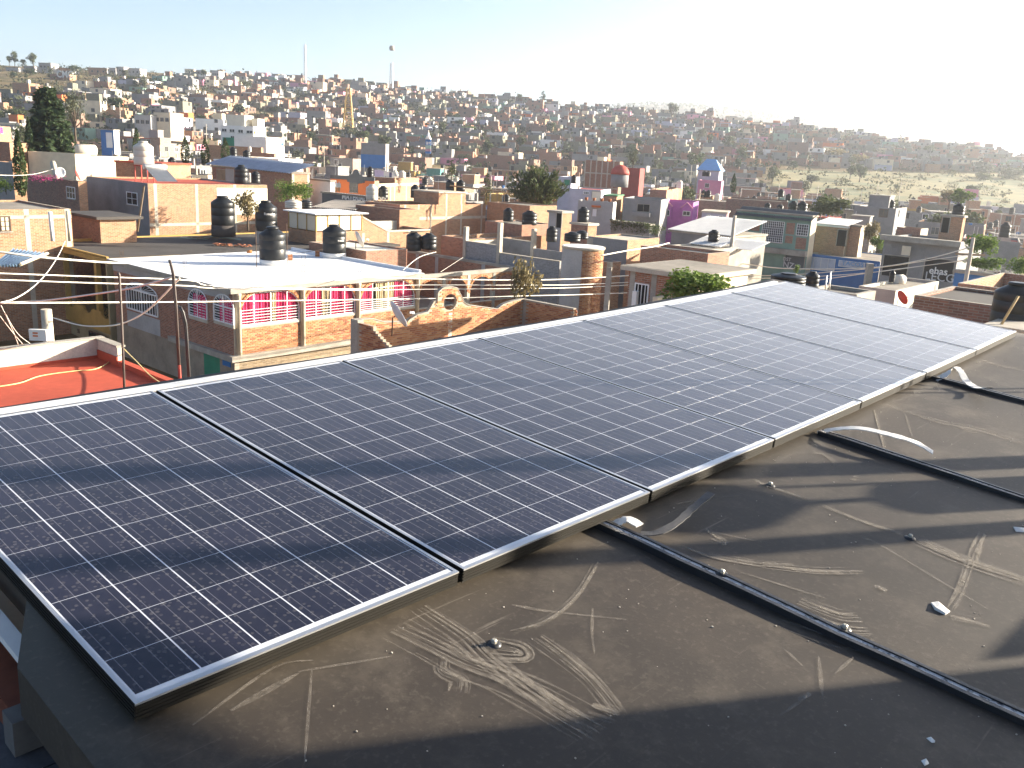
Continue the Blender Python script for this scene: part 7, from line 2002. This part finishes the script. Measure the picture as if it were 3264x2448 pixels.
landm = [(20, "at the left edge"), (115, "above the big dark conifer"), (215, "left of the pale pink tank"), (310, "above the pale pink tank"), (400, "above the three cypresses"), (530, "above the white block"), (610, "right of the white block"),
         (668, "under the tallest mast"), (752, "around the yellow lattice tower"), (815, "above the orange house"), (890, "right of the yellow lattice tower"), (965, "left of the fuel sign tower"), (1020, "around the fuel sign tower"), (1095, "left of the broad olive conifer"), (1165, "above the broad olive conifer"),
         (1250, "above the round brick tower"), (1330, "above the grey balcony house"), (1395, "above the dark red house"), (1460, "above the purple house"), (1530, "above the blue hipped roof"), (1590, "above the concrete utility pole"), (1665, "above the green house"), (1745, "above the terrace rooms"), (1830, "above the blue shops"), (1930, "above the grey shop house"),
         (2050, "beyond the pale field tree"), (2130, "right of the pale field tree"), (2195, "at the right edge")]
def locate(px, d):
    x = px[0] / 1.47559
    lm = min(landm, key=lambda q: abs(q[0] - x))[1]
    row = "near the front" if d < 120 else "in near town" if d < 150 else "in middle town" if d < 195 else "in far flat" if d < 250 else "at hill foot" if d < 300 else "on lower hill" if d < 380 else "on mid hill" if d < 480 else "on upper hill" if d < 610 else "on the skyline"
    return row, lm
recs = []
for i, q in enumerate(houses[:NEAR_N]):
    d, az, x, y, z, w, dp, st_, hh, px = q
    sty, mt = pick(); row_, lm = locate(px, d)
    recs.append([q, sty, mt, row_, lm])
groups = {}
for r_ in recs: groups.setdefault((r_[1], r_[3], r_[4], r_[0][7]), []).append(r_)
ORD = {1: [""], 2: ["left one", "right one"], 3: ["leftmost", "middle one", "rightmost"], 4: ["leftmost", "second from left", "third from left", "rightmost"]}
STN = {1: "one-storey", 2: "two-storey", 3: "three-storey"}
def ordinal(k, n): return ORD[n][k] if n in ORD else (["leftmost", "second from left", "third from left", "fourth from left", "fifth from left", "sixth from left", "seventh from left"] + ["right end"] * 20)[k]
NUMW = ["", " and a rooftop room", " and a bare roof"]
for key, rs in groups.items():
    rs.sort(key=lambda r_: r_[0][9][0])
    for k, r_ in enumerate(rs):
        o_ = ordinal(k, len(rs))
        r_.append("%s %s house %s, %s%s" % (STN[key[3]], key[0], key[1], key[2], (", " + o_) if o_ else ""))
        r_.append((key, o_))
def town_house(q, sty, mt, label, short):
    d, az, x, y, z, w, dp, st_, hh, px = q
    ga = GRID - 10 - (sstep(d, 100, 230) * 20) + rg.uniform(-7, 7)
    hs = House("house", label, "house", Vector((x, y, 0)), ga, dp, w, z + hh, z - 2.5, "houses of the town")
    LAND.pop()
    side = mt if rg.random() < .7 else rg.choice([BRICK, GREYP, BLOCK])
    rf = rg.choice([CROOF, CROOF, CONC, RROOF, DROOF, DROOF, CONC2])
    hs.shell(mt, side, rf, rg.choice([0, .15, .3, .5]), rg.choice([CONC, CONC2]))
    if mt in (BRICK, BRICK2, DKBR) and d < 330:
        for f, L_ in (('R', w), ('L', dp)):
            if rg.random() < .6:
                hs.cols(f, [.14, L_ / 2, L_ - .14], .24, CONC2)
                if st_ > 1: hs.strip(f, .27, L_ - .27, z + 2.7, z + 2.95)
    for f, L_ in (('R', w), ('L', dp)):
        for s_ in range(st_):
            for k in range(2):
                if rg.random() < (.6 if d < 330 else .42):
                    o = place("window", win_mesh(rg.choice((0, 1, 2))), hs.root)
                    u = L_ * (.28 + .44 * k); zz = z + 1.55 + 2.75 * s_
                    o.location = hs.pt(f, u, 0, zz); o.rotation_euler = (0, 0, -pi / 2 if f == 'R' else pi)
    if rg.random() < .6:
        o = place("door", door_me, hs.root); o.location = hs.pt('L', dp * .5, 0, z - .0); o.rotation_euler = (0, 0, pi)
    if rg.random() < .28:
        x0, y0 = rg.uniform(.3, w * .4), rg.uniform(.3, dp * .4); m2 = rg.choice([mt, BRICK, GREYP])
        hs.block(x0, x0 + rg.uniform(2.2, w * .5), y0, y0 + rg.uniform(2.2, dp * .5), hs.rz, hs.rz + rg.uniform(1.8, 2.5), m2, "roof_room", rg.choice([CONC, CONC2]))
    if d < 210:
        mb = MB()
        for k in range(rg.randint(1, 4)):
            x0, y0 = rg.uniform(.3, w - .5), rg.uniform(.3, dp - .5); mb.tube([(x0, y0, hs.rz - .1), (x0 + rg.uniform(-.1, .1), y0, hs.rz + rg.uniform(1.2, 3.2))], .035, 4)
        o = hs.part("antenna_rod", mb, STEEL); o["kind"] = "stuff"
        mb = MB()
        for k in range(rg.randint(3, 9)):
            x0, y0, q_ = rg.uniform(.3, w - .9), rg.uniform(.3, dp - .9), rg.uniform(.12, .6); mb.box(x0, x0 + q_, y0, y0 + q_ * rg.uniform(.4, 1.4), hs.rz - .05, hs.rz + rg.uniform(.1, .7), rg.randint(0, 3))
        o = hs.part("roof_clutter", mb, [WOOD, CONC, IRON, BLUEP]); o["kind"] = "stuff"
    if rg.random() < .25:
        for k in range(3): MB().box(-.1, .1, -.1, .1, 0, rg.uniform(.5, 1.3)).build("column_stub", CONC2, hs.root, (w * (.1 + .38 * k), .2, hs.h - .02))
    if rg.random() < (.62 if d < 320 else .4):
        kind = 'black' if rg.random() < .68 else 'white'
        P = hs.wor(rg.uniform(.9, w - .9), rg.uniform(.8, dp * .5), hs.rz)
        nst = rg.uniform(0, .9) if rg.random() < .5 else 0
        o = empty("water_tank", P + Vector((0, 0, nst)), 0, ("%s tank on %s" % ("black" if kind == 'black' else "pale", short)), "water tank", "water tanks on the town roofs")
        s_ = rg.uniform(.95, 1.2); o.scale = (s_, s_, s_ * rg.uniform(.95, 1.2))
        place("tank_body", tank_mesh(kind)[0], o)
        if d < 230: place("tank_lid", tank_mesh(kind)[1], o)
        if nst > .05: MB().box(-.5, .5, -.5, .5, -nst, -.004).build("tank_stand", CONC, o)
    return hs
for r_ in recs:
    key, o_ = r_[6]
    short = "%s %s house %s %s%s" % (STN[key[3]], key[0], key[1], key[2].replace("the ", ""), (", " + o_.replace(" from left", "")) if o_ else "")
    town_house(r_[0], r_[1], r_[2], r_[5], short)
# past the three hundred nearest: one mass of small houses up the hill
DRK = plain('dusty_dark_roof', (.15, .135, .12), .95, var=.3)
mats_ = [BRICK, BRICK2, BLOCK, GREYP, WHITE, CREAM, PINKP, LAV, ORANGE, MINT, CROOF, CONC2, RROOF, TANKB, TANKW, GLASS, DKBR, OLIVE, DRK]
mix_ = [0] * 4 + [1] * 8 + [16] * 10 + [2] * 10 + [3] * 10 + [17] * 7 + [4] * 2 + [5] * 3 + [6, 7, 7, 8, 9]
mb = MB()
def mbox(cx, cy, ang, x0, x1, y0, y1, z0, z1, m, mt=None):
    ca, sa = cos(ang), sin(ang); n0 = len(mb.v); mb.box(x0, x1, y0, y1, z0, z1, m, mt)
    for k in range(n0, len(mb.v)):
        a_, b_, c_ = mb.v[k]; mb.v[k] = (cx + a_ * ca - b_ * sa, cy + a_ * sa + b_ * ca, c_)
for d, az, x, y, z, w, dp, st_, hh, px in houses[NEAR_N:]:
    ang = radians(90 - (GRID - 29 + rg.uniform(-13, 13))); m = rg.choice(mix_); rf = rg.choice([10, 18, 18, 18, 10, 12])
    w *= rg.uniform(.8, 1.15)
    mbox(x, y, ang, 0, w, 0, dp, z - 3, z + hh, m, rf)
    if rg.random() < .25: mbox(x, y, ang, w * .1, w * .55, .4, dp * .5, z + hh + .002, z + hh + 2.3, rg.choice(mix_), rf)
    if rg.random() < .5: mbox(x, y, ang, -w * .55, -.05, .5, dp * .9, z - 3, z + rg.uniform(2.2, 4), rg.choice(mix_), 10)
    for s_ in range(st_):
        for k in range(2):
            if rg.random() < .5: mbox(x, y, ang, w * (.2 + .4 * k), w * (.2 + .4 * k) + 1.2, -.05, .1, z + 1 + 2.75 * s_, z + 2.2 + 2.75 * s_, 15)
            if rg.random() < .5: mbox(x, y, ang, -.05, .1, dp * (.2 + .4 * k), dp * (.2 + .4 * k) + 1.2, z + 1 + 2.75 * s_, z + 2.2 + 2.75 * s_, 15)
    if rg.random() < .5:
        tx, ty = rg.uniform(1, w - 1), rg.uniform(1, dp - 1); mbox(x, y, ang, tx - .5, tx + .5, ty - .5, ty + .5, z + hh, z + hh + 1.4, 13 if rg.random() < .7 else 14)
o = mb.build("hillside_houses", mats_)
tag(o, "mass of small brick and block houses covering the far hillside", kind="stuff")
N_FAR = len(houses) - NEAR_N
fm = MB()                                     # tall dry grass of the open field
for i in range(70):
    for k in range(60):
        a0, d0 = 1.0 + 33.0 * k / 60, 225 + i * 4.5; q = []
        for da, dd_ in ((0, 0), (.55, 0), (.55, 4.5), (0, 4.5)):
            aa, d_ = radians(a0 + da), d0 + dd_; x_, y_ = d_ * sin(aa), d_ * cos(aa); q.append((x_, y_, ground(x_, y_) + .06))
        if all(in_field(Vector(w)) for w in q): fm.poly(q)
m, nt, p = nodes("dry_grass"); v = objvec(nt)
c = mixc(nt, ramp(nt, noise_of(nt, v, .06, 5, .65), [(.42, 0.0), (.6, 1.0)]), (.22, .18, .07), (.11, .125, .045))
nt.links.new(c, p.inputs["Base Color"]); p.inputs["Roughness"].default_value = 1
tag(fm.build("field", m), "yellow-green dry grass field at the right behind the town", kind="structure")
# utility poles in the town
POLE = MB().tube([(0, 0, -1), (0, 0, 9)], .16, 6, r1=.09).mesh("shaft", CONC2); ARM = MB().box(-.8, .8, -.05, .05, 8.2, 8.32).mesh("crossarm", WOOD)
poles = [(835, 300, 430, 150), (625, 0, 425, 165), (1150, 0, 360, 230), (1060, 0, 405, 140), (1180, 0, 375, 165), (1250, 0, 400, 120), (1345, 0, 375, 180), (1512, 0, 415, 140), (1690, 0, 345, 260), (1772, 0, 370, 250), (1830, 0, 385, 230), (1905, 0, 345, 300), (1740, 0, 408, 160), (985, 0, 335, 260), (700, 0, 300, 280), (445, 0, 265, 300), (300, 0, 290, 260), (260, 0, 255, 330), (560, 0, 250, 340), (1420, 0, 335, 260), (1500, 0, 300, 330), (1960, 0, 310, 330)]
pl_lab = {}
for x, _, y, D in poles:
    P = at_d(('V', x, y), D); P.z = ground(P.x, P.y)
    px = (x * 1.47559, 0); row_, lm = locate(px, D); lab = "concrete street pole %s, %s" % (row_, lm)
    pl_lab[lab] = pl_lab.get(lab, 0) + 1
    if pl_lab[lab] > 1: lab += ", thinner looking one"
    o = empty("utility_pole", P, rg.uniform(0, 3), lab, "utility pole", "utility poles"); place("shaft", POLE, o); place("crossarm", ARM, o)
# trees among the houses and on the skyline
TL = [(20, 140, 16, 14, 640, 'broad', "left tree of the skyline group at the left edge"), (32, 142, 26, 17, 640, 'broad', "tall tree of the skyline group at the left edge"), (50, 143, 14, 12, 640, 'broad', "small tree of the skyline group at the left edge"), (72, 143, 24, 22, 640, 'broad', "right tree of the skyline group at the left edge"), (160, 154, 13, 24, 640, 'bush', "dark skyline clump at the left"),
      (1172, 228, 30, 20, 560, 'conifer', "pointed skyline tree right of centre"), (1121, 218, 15, 16, 560, 'broad', "round skyline tree right of centre"), (1450, 262, 38, 30, 470, 'broad', "big eucalyptus against the far pale hill"), (540, 188, 12, 10, 600, 'broad', "skyline tree left of the tallest mast"), (440, 168, 18, 12, 600, 'broad', "skyline tree left of the white block"),
      (752, 310, 40, 42, 235, 'broad', "grey-green tree at the foot of the yellow lattice tower"), (520, 262, 34, 36, 330, 'broad', "dark round tree above the white block"), (365, 285, 28, 30, 250, 'broad', "green tree above the cypresses"), (215, 250, 22, 30, 330, 'bush', "olive bush on the left slope"), (250, 270, 26, 60, 300, 'bush', "pale green thicket above the pale pink tank"), (1010, 292, 24, 40, 290, 'bush', "yellow-green trees above the fuel sign tower"),
      (975, 268, 26, 38, 330, 'broad', "dark tree right of the yellow lattice tower"), (1362, 352, 40, 42, 250, 'broad', "pale willow-like tree left of the dark red house"), (1545, 360, 18, 24, 240, 'broad', "bright tree at the blue hipped roof's right"), (1668, 395, 34, 34, 245, 'broad', "leafy tree by the field's left end"), (1712, 372, 24, 20, 330, 'broad', "dark round tree standing in the dry field"), (1800, 345, 26, 50, 360, 'bush', "hazy thicket right of the dry field"), (1860, 352, 20, 40, 370, 'bush', "hazy bush row above the dry field"), (2050, 445, 34, 46, 215, 'broad', "pale round tree on the dry field at the right"),
      (1900, 340, 18, 36, 420, 'bush', "grey-green thicket below the right skyline"), (1965, 350, 20, 40, 420, 'bush', "left grey thicket near the right edge"), (2120, 372, 24, 46, 400, 'bush', "middle grey thicket near the right edge"), (2190, 388, 26, 50, 380, 'bush', "grey thicket at the right edge"), (1780, 450, 30, 50, 150, 'bush', "olive bush behind the terrace rooms"), (1905, 455, 24, 60, 170, 'bush', "green bush by the field's lower edge"),
      (640, 250, 18, 24, 380, 'broad', "tree below the tallest mast"), (860, 262, 16, 30, 360, 'bush', "bush halfway up the hill, right of the lattice tower"), (1240, 282, 16, 34, 330, 'bush', "dry bush row above the round tower"), (1290, 296, 18, 44, 310, 'bush', "reddish-grey thicket above the grey balcony house"), (1620, 300, 22, 22, 400, 'broad', "hazy tree above the green house"), (30, 262, 30, 50, 260, 'bush', "shrubs at the left rim below the slope"), (60, 210, 14, 40, 420, 'bush', "scrub patch on the bare slope at the left")]
for k, (x, y, hp, wp, D, kind, lab) in enumerate(TL):
    if D > 230 and y > 200:                   # stand it where the sight line meets the slope
        D = 235.0
        while D < 715:
            P = at_d(('V', x, y), D)
            if ground(P.x, P.y) >= P.z: break
            D += 4
    P = at_d(('V', x, y), D); dd = (P - EYE).length; top = P.z + hp * 1.47559 * dd / FPX; P.z -= .4
    mt = FG_DARK if 'dark' in lab or 'pointed' in lab else FG_DRY if 'dry' in lab or 'reddish' in lab else FG_BRIGHT if 'bright' in lab or 'yellow-green' in lab else FG_GREY if 'grey' in lab or 'hazy' in lab or 'pale' in lab else FG_MID
    tree(P, max(3, top - P.z), wp * 1.47559 * dd / FPX, kind, mt, 620, k, "bush" if kind == 'bush' else "tree", lab, "bush" if kind == 'bush' else "tree", "trees on the hill and in the town", 1.9, rg.uniform(0, 6))
TG = {}
for k in range(130):                          # smaller trees and bushes between the houses
    az, d = rg.uniform(-33, 34), sqrt(rg.uniform(120 ** 2, 600 ** 2)); x, y = d * sin(radians(az)), d * cos(radians(az)); z = ground(x, y); px = to_px((x, y, z + 3))
    if not px or not 0 < px[0] < 3264 or (d < 220 and any((Vector((x, y, 0)) - f).length < r_ + 2 for f, r_ in FOOT)): continue
    if d < 220 and any(kd > d - 4 and kx0 < px[0] < kx1 and ky0 < px[1] + 20 and px[1] - 40 < ky1 for kx0, ky0, kx1, ky1, kd, hs in KEEP): continue
    kind = 'broad' if rg.random() < .6 else 'bush'; TG.setdefault((kind,) + locate(px, d), []).append((px[0], x, y, z, d))
for (kind, row_, lm), L_ in TG.items():
    L_.sort(); nm = "tree" if kind == 'broad' else "bush"
    for k, (_, x, y, z, d) in enumerate(L_):
        o_ = ordinal(k, len(L_)); hgt = rg.uniform(4.5, 8.5) if kind == 'broad' else rg.uniform(2.5, 4.5)
        tree(Vector((x, y, z)), hgt, rg.uniform(.75, 1.1) * hgt * (1 if kind == 'broad' else 1.7), kind, rg.choice([FG_MID, FG_GREY, FG_DARK, FG_MID, FG_PINE]), 620, k + len(row_), nm, "small %s among houses %s, %s%s" % (nm, row_, lm, ", " + o_ if o_ else ""), nm, "small trees among the houses", 2.0, rg.uniform(0, 6))
# dry scrub over the bare slopes and the field
mb = MB(); rs_ = random.Random(77); cnt = 0
while cnt < 1500:
    az = rs_.uniform(-34, 36); d = sqrt(rs_.uniform(100 ** 2, 740 ** 2))
    x, y = d * sin(radians(az)), d * cos(radians(az)); z = ground(x, y)
    fld = in_field(Vector((x, y, z)))
    if not fld and rs_.random() < .72: continue
    cnt += 1; R_ = rs_.uniform(.6, 2.2) if fld else rs_.uniform(.8, 2.6)
    for k in range(16):
        c = Vector((x + rs_.gauss(0, R_ * .6), y + rs_.gauss(0, R_ * .6), z + abs(rs_.gauss(0, R_ * .45))))
        card(mb, c, R_ * rs_.uniform(.2, .42), rs_)
o = mb.build("scrub", foliage("leaf_scrub", (.045, .05, .025), (.15, .135, .065))); tag(o, "low dry scrub on the bare slopes and the field", kind="stuff")
mb = MB(); cnt = 0
while cnt < 1500:                             # green bushes squeezed between the hillside houses
    az = rs_.uniform(-34, 36); d = sqrt(rs_.uniform(250 ** 2, 735 ** 2)); x, y = d * sin(radians(az)), d * cos(radians(az)); z = ground(x, y)
    if in_field(Vector((x, y, z))) and rs_.random() < .8: continue
    cnt += 1; R_ = rs_.uniform(1.3, 3.0)
    for k in range(18): card(mb, Vector((x + rs_.gauss(0, R_ * .55), y + rs_.gauss(0, R_ * .55), z + .8 + abs(rs_.gauss(0, R_ * .75)))), R_ * rs_.uniform(.2, .4), rs_)
o = mb.build("hillside_bushes", foliage("leaf_hill_bush", (.025, .038, .02), (.075, .085, .04))); tag(o, "dark green bushes between the hillside houses", kind="stuff")
mb = MB()
for k in range(420):                          # scrub dots on the far ridge
    t = rs_.uniform(0, 1); px_ = 1250 + t * 700; i_ = [j for j in range(len(ridge_px) - 1) if ridge_px[j][0] <= px_][-1]
    py_ = ridge_px[i_][1] + (ridge_px[i_ + 1][1] - ridge_px[i_][1]) * (px_ - ridge_px[i_][0]) / (ridge_px[i_ + 1][0] - ridge_px[i_][0])
    u = rs_.random() ** 2; P = at_d(('V', px_, py_), 2300); P = Vector((P.x * (1 - u * .12), P.y * (1 - u * .12), P.z * (1 - u * u * .30)))
    for q in range(5): card(mb, P + Vector((rs_.gauss(0, 5), rs_.gauss(0, 5), rs_.uniform(0, 7))), rs_.uniform(2, 5), rs_)
o = mb.build("ridge_scrub", FG_GREY); tag(o, "scattered scrub on the pale far hill", kind="stuff")
# lettered brick wall on the bare slope
cw = M("lettered_wall_house", "low brick wall with large white letters on the bare slope at the left", ('a', 600, 372), ('a', 430, 362), None, 560, BRICK, BRICK2, CROOF, 0, b=5)
face_text(cw, 'L', "CMC", ('a', 492, 396), 3.6, WHITE, None, .12, None, .15)
SKYH = [(10, 300, 160, 340, GREYL), (175, 290, 300, 355, GREYP), (300, 262, 440, 325, GREYL), (462, 305, 610, 345, BRICK), (720, 300, 925, 350, BRICK), (925, 310, 1000, 365, GREYL), (990, 300, 1070, 360, GREYL), (1072, 310, 1208, 362, GREYL), (670, 480, 835, 540, GREYP), (1500, 375, 1720, 425, GREYP), (1820, 335, 1890, 380, GREYL), (1130, 710, 1300, 780, GREYL), (1300, 690, 1470, 770, CREAM)]
SL = ["leftmost grey block house on the left skyline", "grey house with a step on the left skyline", "tall blank grey house on the left skyline", "long low brick house on the left skyline", "long brick house in the middle of the left skyline", "small grey house right of the long brick one on the skyline", "narrow grey house on the left skyline",
      "wide grey house at the right end of the left skyline", "grey house in the middle of the bare slope", "long grey-blue wall house right of the bare slope", "pale grey house on the skyline above the white block", "pale walled yard house above the pale pink tank", "cream walled yard house above the pale pink tank"]
for (x0, y0, x1, y1, mt), lab in zip(SKYH, SL):
    D = 640 if y0 < 400 else 470 if y0 < 600 else 300
    A_, B_ = at_d(('a', x0, y0), D), at_d(('a', x1, (y0 + y1) / 2), D); w = (B_ - A_).length; zb_ = at_d(('a', (x0 + x1) / 2, y1), D).z
    hs = House("house", lab, "house", Vector((B_.x, B_.y, 0)), 12, w, 7, A_.z, zb_ - 6, "houses of the town"); hs.shell(CREAM if mt == CREAM else GREYL, mt, CROOF, 0)
    for k in range(3):
        o = place("window", win_mesh(1), hs.root); o.location = hs.pt('L', w * (.2 + .3 * k), 0, A_.z - 2.2); o.rotation_euler = (0, 0, pi)
#print("ARC", au, XE, X2, zbeam, zbt, zpar, zcor, ZT, zsil, zpw)
#print("TW", TW.h, TW.b, GW.h, ztw, BH.h, fb.h, bb.h, pr.h)

for o in bpy.data.objects:
    lb = o.get("label")
    if lb and len(lb.split()) > 16: o["label"] = lb.replace("one-storey ", "low ").replace(" house in far flat", " in far flat").replace("concrete utility pole", "concrete pole").replace("fuel sign tower", "sign tower").replace("yellow lattice tower", "yellow tower")
# ---------------------------------------------------------------- air
m = bpy.data.materials.new("haze_air"); m.use_nodes = True; nt = m.node_tree; nt.nodes.clear()
out = nt.nodes.new("ShaderNodeOutputMaterial"); pv = nt.nodes.new("ShaderNodeVolumePrincipled")
pv.inputs["Color"].default_value = (.90, .94, 1.0, 1); pv.inputs["Density"].default_value = .00030; pv.inputs["Anisotropy"].default_value = 0.68
nt.links.new(pv.outputs[0], out.inputs["Volume"])
HZ = m
mb = MB(); mb.box(-6500, 6500, -6500, 7500, -7, 190)
tag(mb.build("haze", HZ), "thin pale haze over the whole valley", kind="stuff")
